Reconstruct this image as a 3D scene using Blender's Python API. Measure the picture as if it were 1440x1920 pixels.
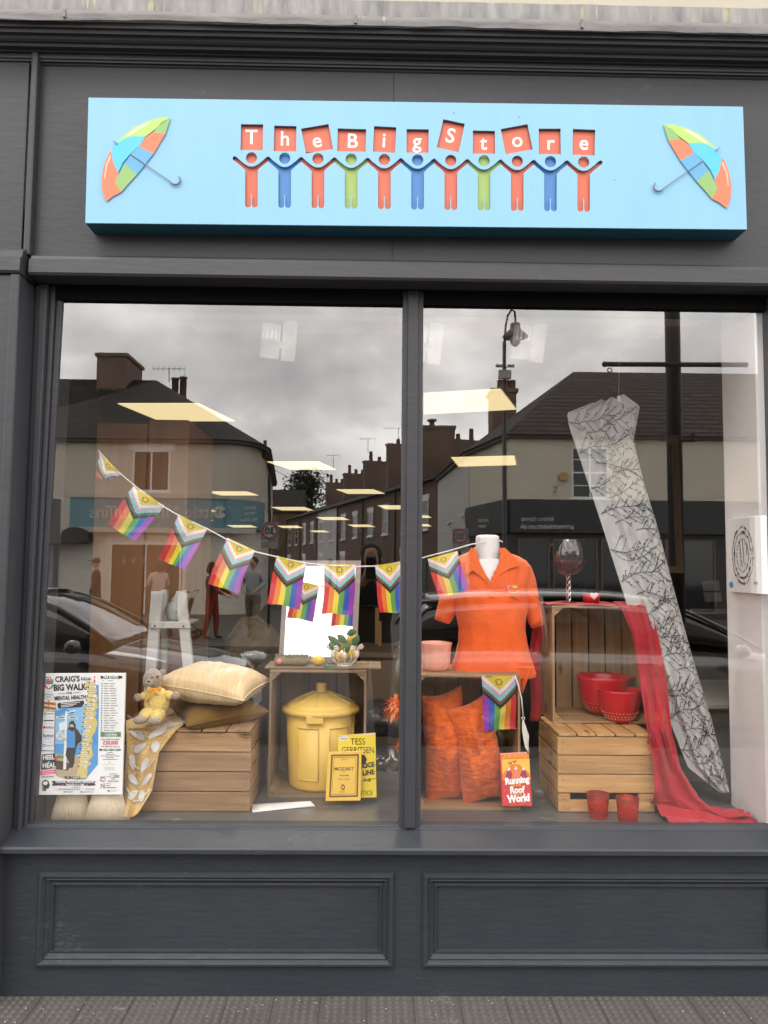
import bpy, bmesh, math, random
from mathutils import Vector, Matrix, noise
random.seed(7)
R_ = math.radians
S = bpy.context.scene
for o in list(bpy.data.objects): bpy.data.objects.remove(o)

# ------------------------------------------------------------------ camera
F = 1443.0                                    # focal length in photo pixels
CAM = Vector((0, -2.69, 1.45))
_p, _y, _r = R_(4.034), R_(-0.921), R_(0.530)
_rz = Matrix.Rotation(_y, 3, 'Z')
FW = _rz @ Vector((0, math.cos(_p), math.sin(_p)))
_right = _rz @ Vector((1, 0, 0)); _up = _right.cross(FW)
RT = math.cos(_r) * _right + math.sin(_r) * _up
UP = -math.sin(_r) * _right + math.cos(_r) * _up
cd = bpy.data.cameras.new('camera'); cam = bpy.data.objects.new('camera', cd); S.collection.objects.link(cam)
cam.matrix_world = Matrix(((RT.x, UP.x, -FW.x, CAM.x), (RT.y, UP.y, -FW.y, CAM.y), (RT.z, UP.z, -FW.z, CAM.z), (0, 0, 0, 1)))
cd.sensor_fit = 'VERTICAL'; cd.sensor_height = 36; cd.sensor_width = 27; cd.lens = F / 1920 * 36
cd.clip_start = 0.005; cd.clip_end = 1000
S.camera = cam

# ------------------------------------------------------------------ world: overcast sky over a Nishita sky
SUN_EL, SUN_AZ = 52, 200                      # azimuth clockwise from +Y
W = bpy.data.worlds.new('World'); S.world = W; W.use_nodes = True
nt = W.node_tree; nt.nodes.clear(); N = nt.nodes.new; L = nt.links.new
out = N('ShaderNodeOutputWorld'); bg = N('ShaderNodeBackground'); bg.inputs[1].default_value = 0.12
sky = N('ShaderNodeTexSky'); sky.sky_type = 'NISHITA'; sky.sun_disc = False
sky.sun_elevation = R_(SUN_EL); sky.sun_rotation = R_(SUN_AZ); sky.air_density = 1.5; sky.dust_density = 3
tc = N('ShaderNodeTexCoord'); mp = N('ShaderNodeMapping'); mp.inputs['Scale'].default_value = (1, 1, 1.7)
L(tc.outputs['Generated'], mp.inputs[0])
n1 = N('ShaderNodeTexNoise'); n1.inputs['Scale'].default_value = 3.1; n1.inputs['Detail'].default_value = 8; n1.inputs['Roughness'].default_value = .56; n1.inputs['Distortion'].default_value = .15
L(mp.outputs[0], n1.inputs[0])
cr = N('ShaderNodeValToRGB'); e = cr.color_ramp.elements
e[0].position = .36; e[0].color = (19, 18.6, 18.6, 1); e[1].position = .64; e[1].color = (44, 42.5, 41, 1)
m_ = e.new(.50); m_.color = (28, 27.2, 26.4, 1)
L(n1.outputs[0], cr.inputs[0])
mx = N('ShaderNodeMix'); mx.data_type = 'RGBA'; mx.inputs[0].default_value = .93
L(sky.outputs[0], mx.inputs[6]); L(cr.outputs[0], mx.inputs[7]); L(mx.outputs[2], bg.inputs[0]); L(bg.outputs[0], out.inputs[0])
ld = bpy.data.lights.new('sun', 'SUN'); ld.energy = 0.9; ld.angle = R_(18); ld.color = (1, .96, .9)
sun = bpy.data.objects.new('sun', ld); S.collection.objects.link(sun)
az, el = R_(SUN_AZ), R_(SUN_EL)
sun.rotation_euler = Vector((math.sin(az) * math.cos(el), math.cos(az) * math.cos(el), math.sin(el))).to_track_quat('Z', 'Y').to_euler()
S.view_settings.view_transform = 'Standard'; S.view_settings.look = 'None'
S.view_settings.exposure = 0.0; S.view_settings.gamma = 1
S.cycles.use_denoising = True; S.cycles.max_bounces = 10; S.cycles.transparent_max_bounces = 16; S.cycles.glossy_bounces = 5
S.cycles.sample_clamp_indirect = 6

# ------------------------------------------------------------------ pixel -> world helpers (photo pixel, depth plane)
def P(px, py, Y=0.0):
    d = RT * (px - 720) + UP * (960 - py) + FW * F
    return CAM + d * ((Y - CAM.y) / d.y)
def PZ(px, py, Z):
    d = RT * (px - 720) + UP * (960 - py) + FW * F
    return CAM + d * ((Z - CAM.z) / d.z)
def zz(py, Y=0.0, px=720): return P(px, py, Y).z
def xx(px, Y=0.0, py=1000): return P(px, py, Y).x
def lerp(a, b, t): return a + (b - a) * t

# ------------------------------------------------------------------ materials
MAT = {}
def newmat(name):
    m = bpy.data.materials.new(name); m.use_nodes = True; t = m.node_tree
    b = t.nodes['Principled BSDF']; return m, t, b
def mat(name, col, rough=.5, metal=0., col2=None, ns=6., st=(1, 1, 1), bump=0., bs=None, bst=None, island=0., sheen=0., emit=None, es=0., coat=0., contrast=.25, scuff=None, spec=.5):
    if name in MAT: return MAT[name]
    m, t, b = newmat(name); n = t.nodes.new; l = t.links.new
    b.inputs['Roughness'].default_value = rough; b.inputs['Metallic'].default_value = metal
    b.inputs['Specular IOR Level'].default_value = spec
    b.inputs['Base Color'].default_value = (*col, 1)
    if sheen: b.inputs['Sheen Weight'].default_value = sheen
    if coat: b.inputs['Coat Weight'].default_value = coat
    if emit: b.inputs['Emission Color'].default_value = (*emit, 1); b.inputs['Emission Strength'].default_value = es
    if col2 or bump or island or scuff:
        c = n('ShaderNodeTexCoord'); mpn = n('ShaderNodeMapping'); mpn.inputs['Scale'].default_value = st
        l(c.outputs['Object'], mpn.inputs[0])
        vec = mpn.outputs[0]
        if island:
            g = n('ShaderNodeNewGeometry'); ad = n('ShaderNodeVectorMath'); ad.operation = 'ADD'
            sc = n('ShaderNodeVectorMath'); sc.operation = 'SCALE'; sc.inputs[3].default_value = 37
            cmb = n('ShaderNodeCombineXYZ')
            for i in range(3): l(g.outputs['Random Per Island'], cmb.inputs[i])
            l(cmb.outputs[0], sc.inputs[0]); l(sc.outputs[0], ad.inputs[0]); l(mpn.outputs[0], ad.inputs[1]); vec = ad.outputs[0]
        no = n('ShaderNodeTexNoise'); no.inputs['Scale'].default_value = ns; no.inputs['Detail'].default_value = 6; no.inputs['Roughness'].default_value = .6
        l(vec, no.inputs[0])
        last = None
        if col2:
            r = n('ShaderNodeValToRGB'); r.color_ramp.elements[0].position = .5 - contrast; r.color_ramp.elements[1].position = .5 + contrast
            r.color_ramp.elements[0].color = (*col, 1); r.color_ramp.elements[1].color = (*col2, 1)
            l(no.outputs[0], r.inputs[0]); last = r.outputs[0]
        if island:
            hs = n('ShaderNodeHueSaturation'); mr = n('ShaderNodeMapRange'); mr.inputs[3].default_value = 1 - island; mr.inputs[4].default_value = 1 + island
            l(g.outputs['Random Per Island'], mr.inputs[0]); l(mr.outputs[0], hs.inputs['Value'])
            if last: l(last, hs.inputs['Color'])
            else: hs.inputs['Color'].default_value = (*col, 1)
            last = hs.outputs[0]
        if scuff:
            ms = n('ShaderNodeMapping'); ms.inputs['Scale'].default_value = scuff[1]; l(c.outputs['Object'], ms.inputs[0])
            s1 = n('ShaderNodeTexNoise'); s1.inputs['Scale'].default_value = scuff[2]; s1.inputs['Detail'].default_value = 5; l(ms.outputs[0], s1.inputs[0])
            s2 = n('ShaderNodeTexNoise'); s2.inputs['Scale'].default_value = 5.5; l(c.outputs['Object'], s2.inputs[0])
            mu = n('ShaderNodeMath'); mu.operation = 'MULTIPLY'; l(s1.outputs[0], mu.inputs[0]); l(s2.outputs[0], mu.inputs[1])
            rr = n('ShaderNodeValToRGB'); rr.color_ramp.elements[0].position = scuff[3]; rr.color_ramp.elements[1].position = scuff[3] + .06
            l(mu.outputs[0], rr.inputs[0]); mm = n('ShaderNodeMix'); mm.data_type = 'RGBA'; l(rr.outputs[0], mm.inputs[0])
            if last: l(last, mm.inputs[6])
            else: mm.inputs[6].default_value = (*col, 1)
            mm.inputs[7].default_value = (*scuff[0], 1); last = mm.outputs[2]
        if last: l(last, b.inputs['Base Color'])
        if bump:
            bm_ = n('ShaderNodeBump'); bm_.inputs['Strength'].default_value = bump; bm_.inputs['Distance'].default_value = .01
            mb = n('ShaderNodeMapping'); mb.inputs['Scale'].default_value = bst or st; l(c.outputs['Object'], mb.inputs[0])
            nb = n('ShaderNodeTexNoise'); nb.inputs['Scale'].default_value = bs or ns * 3; nb.inputs['Detail'].default_value = 5
            l(mb.outputs[0], nb.inputs[0]); l(nb.outputs[0], bm_.inputs['Height']); l(bm_.outputs[0], b.inputs['Normal'])
    MAT[name] = m; return m
def brickmat(name, c1, c2, mortar, bw=.225, rh=.075, ms=.006, rough=.9, bump=.4, zs=1.0):
    m, t, b = newmat(name); n = t.nodes.new; l = t.links.new
    c = n('ShaderNodeTexCoord'); s = n('ShaderNodeSeparateXYZ'); l(c.outputs['Object'], s.inputs[0])
    a = n('ShaderNodeMath'); a.operation = 'ADD'; l(s.outputs[0], a.inputs[0]); l(s.outputs[1], a.inputs[1])
    zmul = n('ShaderNodeMath'); zmul.operation = 'MULTIPLY'; zmul.inputs[1].default_value = zs; l(s.outputs[2], zmul.inputs[0])
    cb = n('ShaderNodeCombineXYZ'); l(a.outputs[0], cb.inputs[0]); l(zmul.outputs[0], cb.inputs[1])
    br = n('ShaderNodeTexBrick'); br.inputs['Scale'].default_value = 1; br.inputs['Brick Width'].default_value = bw; br.inputs['Row Height'].default_value = rh
    br.inputs['Mortar Size'].default_value = ms; br.inputs['Color1'].default_value = (*c1, 1); br.inputs['Color2'].default_value = (*c2, 1); br.inputs['Mortar'].default_value = (*mortar, 1)
    l(cb.outputs[0], br.inputs[0])
    no = n('ShaderNodeTexNoise'); no.inputs['Scale'].default_value = 1.3; no.inputs['Detail'].default_value = 5; l(c.outputs['Object'], no.inputs[0])
    mr = n('ShaderNodeMapRange'); mr.inputs[3].default_value = .6; mr.inputs[4].default_value = 1.4; l(no.outputs[0], mr.inputs[0])
    hs = n('ShaderNodeHueSaturation'); l(mr.outputs[0], hs.inputs['Value']); l(br.outputs[0], hs.inputs['Color']); l(hs.outputs[0], b.inputs['Base Color'])
    b.inputs['Roughness'].default_value = rough
    bp = n('ShaderNodeBump'); bp.inputs['Strength'].default_value = bump; bp.invert = True; bp.inputs['Distance'].default_value = .01
    l(br.outputs['Fac'], bp.inputs['Height']); l(bp.outputs[0], b.inputs['Normal'])
    MAT[name] = m; return m
def glassmat(name, f0=.15, tint=(1, 1, 1), rough=0.0, gl=(1, 1, 1)):
    m = bpy.data.materials.new(name); m.use_nodes = True; t = m.node_tree; t.nodes.clear(); n = t.nodes.new; l = t.links.new
    o = n('ShaderNodeOutputMaterial'); mxs = n('ShaderNodeMixShader'); tr = n('ShaderNodeBsdfTransparent'); g = n('ShaderNodeBsdfGlossy')
    tr.inputs[0].default_value = (*tint, 1); g.inputs[0].default_value = (*gl, 1); g.inputs['Roughness'].default_value = rough
    lw = n('ShaderNodeLayerWeight'); lw.inputs[0].default_value = .5
    pw = n('ShaderNodeMath'); pw.operation = 'POWER'; pw.inputs[1].default_value = 5; l(lw.outputs['Facing'], pw.inputs[0])
    mr = n('ShaderNodeMapRange'); mr.inputs[3].default_value = f0; mr.inputs[4].default_value = 1; l(pw.outputs[0], mr.inputs[0])
    l(mr.outputs[0], mxs.inputs[0]); l(tr.outputs[0], mxs.inputs[1]); l(g.outputs[0], mxs.inputs[2]); l(mxs.outputs[0], o.inputs[0])
    MAT[name] = m; return m
def dotted(name, col, dcol, scale, rad, rough=.5, ringz=None):
    m, t, b = newmat(name); n = t.nodes.new; l = t.links.new
    c = n('ShaderNodeTexCoord'); v = n('ShaderNodeTexVoronoi'); v.inputs['Scale'].default_value = scale; l(c.outputs['Object'], v.inputs[0])
    r = n('ShaderNodeValToRGB'); r.color_ramp.interpolation = 'CONSTANT'; r.color_ramp.elements[0].color = (*dcol, 1); r.color_ramp.elements[1].position = rad; r.color_ramp.elements[1].color = (*col, 1)
    l(v.outputs['Distance'], r.inputs[0]); l(r.outputs[0], b.inputs['Base Color']); b.inputs['Roughness'].default_value = rough
    MAT[name] = m; return m

paint = mat('grey_paint', (.036, .036, .042), .42, spec=.35, col2=(.046, .046, .052), ns=3, bump=.13, bs=34, bst=(.5, .5, 1.6), scuff=((.055, .055, .06), (5, 5, 9), 6, .41))
paint_lo = mat('grey_paint_worn', (.025, .029, .036), .44, spec=.35, col2=(.034, .038, .046), ns=4, bump=.2, bs=30, bst=(.4, .4, 2.2), scuff=((.055, .06, .066), (9, 9, 60), 5, .39))
black = mat('black_gap', (.01, .01, .011), .7)
lead = mat('lead_sheet', (.11, .105, .105), .55, col2=(.20, .19, .185), ns=5, st=(1, 1, 3), bump=.6, bs=9, scuff=((.32, .30, .25), (6, 1, 1), 5, .38))
lead_streaked = mat('lead_streaked', (.09, .088, .092), .6, col2=(.23, .22, .20), ns=9, st=(3, 1, .5), bump=.4, bs=9, contrast=.2, scuff=((.27, .25, .14), (12, 1, .6), 4, .35))
cream_wall = mat('cream_render', (.42, .38, .30), .9, col2=(.48, .44, .36), ns=3, bump=.2, bs=20)
sign_blue = mat('sign_blue', (.205, .43, .615), .5, col2=(.225, .46, .645), ns=2, st=(4, 1, .6), bump=.04, bs=20)
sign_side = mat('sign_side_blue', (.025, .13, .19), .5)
sred = mat('sign_red', (.62, .12, .06), .4); sblu = mat('sign_royal_blue', (.045, .19, .48), .4); sgrn = mat('sign_lime', (.30, .43, .11), .4)
swhite = mat('sign_white', (.9, .9, .88), .4)
white = mat('white_paint', (.78, .77, .74), .45, col2=(.72, .71, .68), ns=5)
wallwhite = mat('white_plaster', (.74, .71, .69), .8, col2=(.68, .65, .63), ns=2.5, bump=.15, bs=40)
floor_grey = mat('display_grey_board', (.085, .085, .088), .32, col2=(.125, .122, .12), ns=5, bump=.05, bs=60, scuff=((.24, .235, .22), (1, 1, 1), 14, .37))
def wood(name, a, b, axis, isl=.18, rough=.7):
    st = {'x': (1, 12, 12), 'y': (12, 1, 12), 'z': (12, 12, 1)}[axis]
    return mat(name, a, rough, col2=b, ns=3.2, st=st, bump=.35, bs=5, bst=st, island=isl, contrast=.22, scuff=((a[0] * .28, a[1] * .24, a[2] * .22), tuple(s * .6 for s in st), 4.5, .375))
WA = ((.25, .14, .068), (.40, .245, .125)); WB = ((.38, .20, .075), (.60, .355, .145)); WM = ((.26, .15, .07), (.40, .25, .125))
wood_old_x = wood('old_wood', *WA, 'x'); wood_old_y = wood('old_wood_deep', *WA, 'y'); wood_old_z = wood('old_wood_upright', *WA, 'z')
WD = ((.20, .135, .08), (.33, .23, .14))
wood_dk_x = wood('weathered_wood', *WD, 'x'); wood_dk_y = wood('weathered_wood_deep', *WD, 'y'); wood_dk_z = wood('weathered_wood_upright', *WD, 'z')
wood_mid_x = wood('worn_wood', *WM, 'x'); wood_mid_y = wood('worn_wood_deep', *WM, 'y'); wood_mid_z = wood('worn_wood_upright', *WM, 'z')
wood_new_x = wood('pine', *WB, 'x'); wood_new_y = wood('pine_deep', *WB, 'y'); wood_new_z = wood('pine_upright', *WB, 'z')
nailm = mat('nail_steel', (.08, .06, .05), .5, metal=.6)
brick = brickmat('red_brick', (.20, .085, .055), (.12, .06, .045), (.22, .19, .16))
brick_far = brickmat('brown_brick', (.165, .088, .058), (.09, .056, .042), (.21, .17, .13), ms=.010)
slate = brickmat('slate_tiles', (.040, .030, .025), (.020, .017, .015), (.008, .007, .006), bw=.32, rh=.16, ms=.018, bump=1)
tiles = brickmat('clay_tiles', (.066, .045, .034), (.040, .030, .024), (.008, .007, .006), bw=.9, rh=.20, ms=.035, bump=1)
painted_brick = mat('painted_brick', (.62, .57, .48), .9, col2=(.70, .65, .56), ns=4, bump=1, bs=9)
asphalt = mat('asphalt', (.035, .034, .033), .9, col2=(.05, .048, .046), ns=3, bump=.6, bs=80)
pane_glass = glassmat('window_glass', .168)
dark_glass = mat('dark_glass', (.012, .013, .015), .06, spec=.8)

# ------------------------------------------------------------------ mesh builder
COL = S.collection
class MB:
    def __init__(s): s.v = []; s.f = []; s.m = []; s.sm = []
    def add(s, vs, fs, m=0, smooth=False):
        o = len(s.v); s.v += [tuple(v) for v in vs]
        for f in fs: s.f.append(tuple(i + o for i in f)); s.m.append(m); s.sm.append(smooth)
        return s
    def box(s, x0, x1, y0, y1, z0, z1, m=0, M=None):
        vs = [Vector((x, y, z)) for x in (x0, x1) for y in (y0, y1) for z in (z0, z1)]
        if M: vs = [M @ v for v in vs]
        return s.add(vs, [(0, 1, 3, 2), (4, 6, 7, 5), (0, 4, 5, 1), (2, 3, 7, 6), (0, 2, 6, 4), (1, 5, 7, 3)], m)
    def poly(s, pts, m=0): return s.add(pts, [tuple(range(len(pts)))], m)
    def prism(s, pts, off, m=0):
        n = len(pts); off = Vector(off); a = [Vector(p) for p in pts]; b = [p + off for p in a]
        return s.add(a + b, [tuple(range(n)), tuple(range(2 * n - 1, n - 1, -1))] + [(i, i + n, (i + 1) % n + n, (i + 1) % n) for i in range(n)], m)
    def profx(s, prof, x0, x1, m=0): return s.prism([(x0, y, z) for y, z in prof], (x1 - x0, 0, 0), m)
    def tube(s, path, r, n=8, m=0, cap=True, smooth=True, flat=None):
        path = [Vector(p) for p in path]; k = len(path); rs = r if isinstance(r, (list, tuple)) else [r] * k
        rings = []; up = None
        for i, p in enumerate(path):
            t = (path[min(i + 1, k - 1)] - path[max(i - 1, 0)]).normalized()
            if up is None: up = Vector((0, 0, 1)) if abs(t.z) < .9 else Vector((0, 1, 0))
            a = t.cross(up).normalized(); b = a.cross(t).normalized(); up = b
            rings.append([p + (a * math.cos(2 * math.pi * j / n) + b * math.sin(2 * math.pi * j / n) * (flat or 1)) * rs[i] for j in range(n)])
        vs = [v for q in rings for v in q]
        fs = [(i * n + j, i * n + (j + 1) % n, (i + 1) * n + (j + 1) % n, (i + 1) * n + j) for i in range(k - 1) for j in range(n)]
        if cap: fs += [tuple(range(n - 1, -1, -1)), tuple((k - 1) * n + j for j in range(n))]
        return s.add(vs, fs, m, smooth)
    def lathe(s, prof, c, n=24, m=0, M=None, sx=1, sy=1, wob=None):
        c = Vector(c); vs = []
        for r, z in prof:
            for j in range(n):
                a = 2 * math.pi * j / n; q = r * (1 + (wob(a, z) if wob else 0))
                v = Vector((q * math.cos(a) * sx, q * math.sin(a) * sy, z)); vs.append((M @ v if M else v) + c)
        k = len(prof)
        return s.add(vs, [(i * n + j, i * n + (j + 1) % n, (i + 1) * n + (j + 1) % n, (i + 1) * n + j) for i in range(k - 1) for j in range(n)], m, True)
    def ball(s, c, r, n=12, m=0, M=None, disp=0):
        c = Vector(c); rr = r if isinstance(r, (tuple, list)) else (r, r, r); vs = []; k = n
        for i in range(k + 1):
            th = math.pi * i / k
            for j in range(2 * n):
                a = math.pi * j / n
                v = Vector((math.sin(th) * math.cos(a), math.sin(th) * math.sin(a), math.cos(th)))
                d = 1 + (disp * noise.noise(v * 2.3 + c * 5) if disp else 0)
                v = Vector((v.x * rr[0], v.y * rr[1], v.z * rr[2])) * d; vs.append((M @ v if M else v) + c)
        q = 2 * n
        return s.add(vs, [(i * q + j, i * q + (j + 1) % q, (i + 1) * q + (j + 1) % q, (i + 1) * q + j) for i in range(k) for j in range(q)], m, True)
    def grid(s, fn, nu, nv, m=0, smooth=True, mf=None):
        vs = [fn(i / nu, j / nv) for j in range(nv + 1) for i in range(nu + 1)]; o = len(s.v); s.v += [tuple(v) for v in vs]
        for j in range(nv):
            for i in range(nu):
                a = o + j * (nu + 1) + i; s.f.append((a, a + 1, a + nu + 2, a + nu + 1)); s.m.append(mf((i + .5) / nu, (j + .5) / nv) if mf else m); s.sm.append(smooth)
        return s
    def txt(s, body, fn, size, m=0, align='CENTER', bold=0., res=3):
        vs, fs = text2d(body, align, bold, res)
        return s.add([fn(x * size, y * size) for x, y in vs], fs, m)
    def mirror(s): s.v = [(x, -y, z) for x, y, z in s.v]; return s
    def build(s, name, mats, parent=None, bevel=0, solid=0, sub=0, weld=False, smooth_all=False):
        me = bpy.data.meshes.new(name); me.from_pydata(s.v, [], s.f)
        ms = mats if isinstance(mats, (list, tuple)) else [mats]
        for mm in ms: me.materials.append(mm)
        for p, i, q in zip(me.polygons, s.m, s.sm): p.material_index = min(i, len(ms) - 1); p.use_smooth = q or smooth_all
        bm = bmesh.new(); bm.from_mesh(me)
        if weld: bmesh.ops.remove_doubles(bm, verts=bm.verts, dist=1e-5)
        bmesh.ops.recalc_face_normals(bm, faces=bm.faces); bm.to_mesh(me); bm.free()
        o = bpy.data.objects.new(name, me); COL.objects.link(o)
        if parent:
            o.parent = parent
            if parent.type == 'EMPTY': o.matrix_parent_inverse = Matrix.Translation(-Vector(parent.location))
        if solid: q = o.modifiers.new('thickness', 'SOLIDIFY'); q.thickness = solid; q.offset = 0
        if sub: q = o.modifiers.new('smooth', 'SUBSURF'); q.levels = sub; q.render_levels = sub
        if bevel: q = o.modifiers.new('bevel', 'BEVEL'); q.width = bevel; q.segments = 2; q.limit_method = 'ANGLE'
        return o
_tc = {}
def text2d(body, align, bold, res):
    k = (body, align, bold, res)
    if k in _tc: return _tc[k]
    c = bpy.data.curves.new('t', 'FONT'); c.body = body; c.align_x = align; c.align_y = 'CENTER'; c.offset = bold; c.resolution_u = res; c.fill_mode = 'FRONT'
    o = bpy.data.objects.new('t', c); COL.objects.link(o); bpy.context.view_layer.update()
    me = bpy.data.meshes.new_from_object(o.evaluated_get(bpy.context.evaluated_depsgraph_get()))
    r = ([(v.co.x, v.co.y) for v in me.vertices], [tuple(p.vertices) for p in me.polygons])
    bpy.data.objects.remove(o); bpy.data.curves.remove(c); bpy.data.meshes.remove(me); _tc[k] = r; return r
def pxt(cx, cy, Y, ang=0., mir=False, sq=1.0):
    ca, sa = math.cos(R_(ang)), math.sin(R_(ang))
    def f(u, v):
        u *= sq
        a, b = u * ca - v * sa, u * sa + v * ca
        return P(cx - a, cy - b, Y) if mir else P(cx + a, cy - b, Y)
    return f
def sheet_with_holes(name, outer, holes, Y, th, m, parent):
    from mathutils.geometry import delaunay_2d_cdt
    loops = [[P(px, py, Y) for px, py in lp] for lp in [outer] + holes]; pts, edges = [], []
    for lp in loops:
        o = len(pts); n = len(lp); pts += [Vector((p.x, p.z)) for p in lp]; edges += [(o + i, o + (i + 1) % n) for i in range(n)]
    vs, _, fs, *_r = delaunay_2d_cdt(pts, edges, [], 0, 1e-6)
    def inside(x, z, lp):
        c = False; n = len(lp)
        for i in range(n):
            a, b_ = lp[i], lp[i - 1]
            if (a.z > z) != (b_.z > z) and x < (b_.x - a.x) * (z - a.z) / (b_.z - a.z) + a.x: c = not c
        return c
    b = MB(); keep = []
    for f in fs:
        x = sum(vs[i].x for i in f) / len(f); z = sum(vs[i].y for i in f) / len(f)
        if inside(x, z, loops[0]) and not any(inside(x, z, h) for h in loops[1:]): keep.append(tuple(f))
    b.add([(v.x, Y, v.y) for v in vs], keep)
    for lp in loops:
        n = len(lp)
        for i in range(n): p, q = lp[i], lp[(i + 1) % n]; b.poly([(p.x, Y, p.z), (q.x, Y, q.z), (q.x, Y + th, q.z), (p.x, Y + th, p.z)])
    return b.build(name, m, parent)
def tag(o, label=None, cat=None, group=None, kind=None):
    if label: o['label'] = label
    if cat: o['category'] = cat
    if group: o['group'] = group
    if kind: o['kind'] = kind
    return o
def thing(name, loc, label, cat, group=None):
    o = bpy.data.objects.new(name, None); COL.objects.link(o); o.location = loc; o.empty_display_size = .1
    return tag(o, label, cat, group)
def struct(o): o['kind'] = 'structure'; return o

# ================================================================== SHOP FRONT
YF = -.08                                      # fascia board face
front = thing('wooden_shopfront', (0, 0, 0), 'dark grey painted wooden shopfront with two tall panes above moulded stall riser panels', 'shopfront')
XL, XR = -3.2, 3.4
zT = zz(135, YF); zB = zz(490, YF)
b = MB(); b.box(P(66, 300, YF).x, XR, YF, .1, zB, zT); fascia = b.build('fascia_board', paint, front)
jx = P(738, 200, YF).x
b = MB(); b.box(jx - .0012, jx + .0012, YF - .0012, YF + .01, zB, zT); b.build('joint_line', black, fascia)
# left fascia end panel with moulding
b = MB(); b.box(XL, P(52, 300, YF).x - .004, YF - .01, .1, zB + .005, zT + .05); b.build('fascia_end_panel', paint, front, bevel=.002)
b = MB(); xm = P(60, 300, YF - .02).x
b.box(xm - .012, xm + .012, YF - .035, YF + .05, zB - .01, zT + .04); b.build('fascia_upright_moulding', paint, front, bevel=.006)
# upper mouldings + cornice (profile y,z)
YC = YF - .13
pr = [(-.1, 137), (0, 137), (.006, 133), (.008, 128.5), (.016, 127.5), (.018, 122.5), (.023, 121.5), (.025, 112), (.034, 110), (.036, 106.5), (.045, 104), (.058, 99.5), (.062, 92.5), (.070, 90.5), (.078, 85), (.082, 79), (.096, 74), (.10, 66), (.110, 63), (.114, 52)]
prof = [(YF - d, zz(py, YF - d) if d >= 0 else zT - .004) for d, py in pr] + [(.1, zz(52, YC) + .02)]
MB().profx(prof, XL, XR).build('cornice', paint, front)
zc = zz(30, YC); zl_ = zz(49, YC)
# architrave above the window
zA = zz(524, YF - .05); 
prof = [(.1, zB), (YF - .012, zB), (YF - .018, zB - .008), (YF - .03, zB - .012), (YF - .034, zB - .024), (YF - .046, zB - .028), (YF - .05, zA + .008), (YF - .044, zA), (.0, zA + .002), (.1, zA + .002)]
MB().profx(prof, xx(66, YF, 490), XR).build('architrave', paint, front)
prof2 = [(y - .03 if y < .05 else y, z + (.006 if z > zB - .02 else -.006)) for y, z in prof]
MB().profx(prof2, XL, xx(50, YF - .03, 490)).build('pilaster_capital', paint, front)
# head of window (recessed lintel; shadow under the architrave painted in as near-black)
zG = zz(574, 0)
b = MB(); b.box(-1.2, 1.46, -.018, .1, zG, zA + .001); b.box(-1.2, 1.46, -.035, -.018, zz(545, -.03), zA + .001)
b.build('window_head', mat('head_shade_black', (.006, .006, .007), .9, spec=.1), front, bevel=.003)
# left pilaster
XP = -1.188
b = MB(); b.box(XL, XP - .022, -.145, .1, 0, zA - .006); b.box(XP - .034, XP, -.152, .1, .0, zA - .006); b.build('pilaster', paint, front, bevel=.006)
b = MB(); b.box(XL, XP + .01, -.16, .05, 0, .03); b.build('pilaster_base', paint_lo, front, bevel=.004)
# left jamb mouldings
b = MB(); GL = -1.132; GT = -1.100
def slant(b, xa, xb0, xb1, y0, y1, z0, z1, xa1=None): b.prism([(xa, y0, z0), (xb0, y0, z0), (xb1, y0, z1), (xa1 if xa1 is not None else xa, y0, z1)], (0, y1 - y0, 0))
b.box(XP, XP + .020, -.03, .1, .55, zA); slant(b, XP + .02, XP + .030, XP + .048, -.045, .1, .55, zA); slant(b, XP + .030, XP + .042, XP + .066, -.022, .1, .55, zA, XP + .048); slant(b, XP + .042, GL, GT, -.01, .1, .55, zA, XP + .066)
b.build('window_jamb', paint, front, bevel=.004)
# mullion
ML, MR = xx(752, -.02), xx(791.5, -.02)
b = MB(); b.box(ML, MR, -.022, .045, .55, zA); b.box(ML + .018, MR - .018, -.034, -.022, .57, zA); b.build('mullion', paint, front, bevel=.004)
# right jamb: pale inner lining and dark outer post
GR = 1.405
b = MB(); b.box(GR, GR + .35, -.06, .06, 0.5, zA); b.build('door_post', paint, front, bevel=.006)
# panes
b = MB(); b.poly([(GL, 0, .57), (ML + .012, 0, .57), (ML + .012, 0, zG), (GL, 0, zG)]); b.build('window_pane', pane_glass, front)
b = MB(); b.poly([(MR - .012, 0, .57), (GR, 0, .57), (GR, 0, zG), (MR - .012, 0, zG)]); b.build('window_pane', pane_glass, front)
# sill
zS = zz(1543, 0)
prof = [(.02, zS), (-.018, zS - .002), (-.022, zS - .012), (-.032, zS - .014), (-.10, zS - .034), (-.122, zS - .040), (-.127, zS - .046), (-.127, zS - .060), (-.12, zS - .066), (.02, zS - .07)]
MB().profx(prof, XP - .0, XR).build('sill', paint_lo, front, bevel=.0015)
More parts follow.
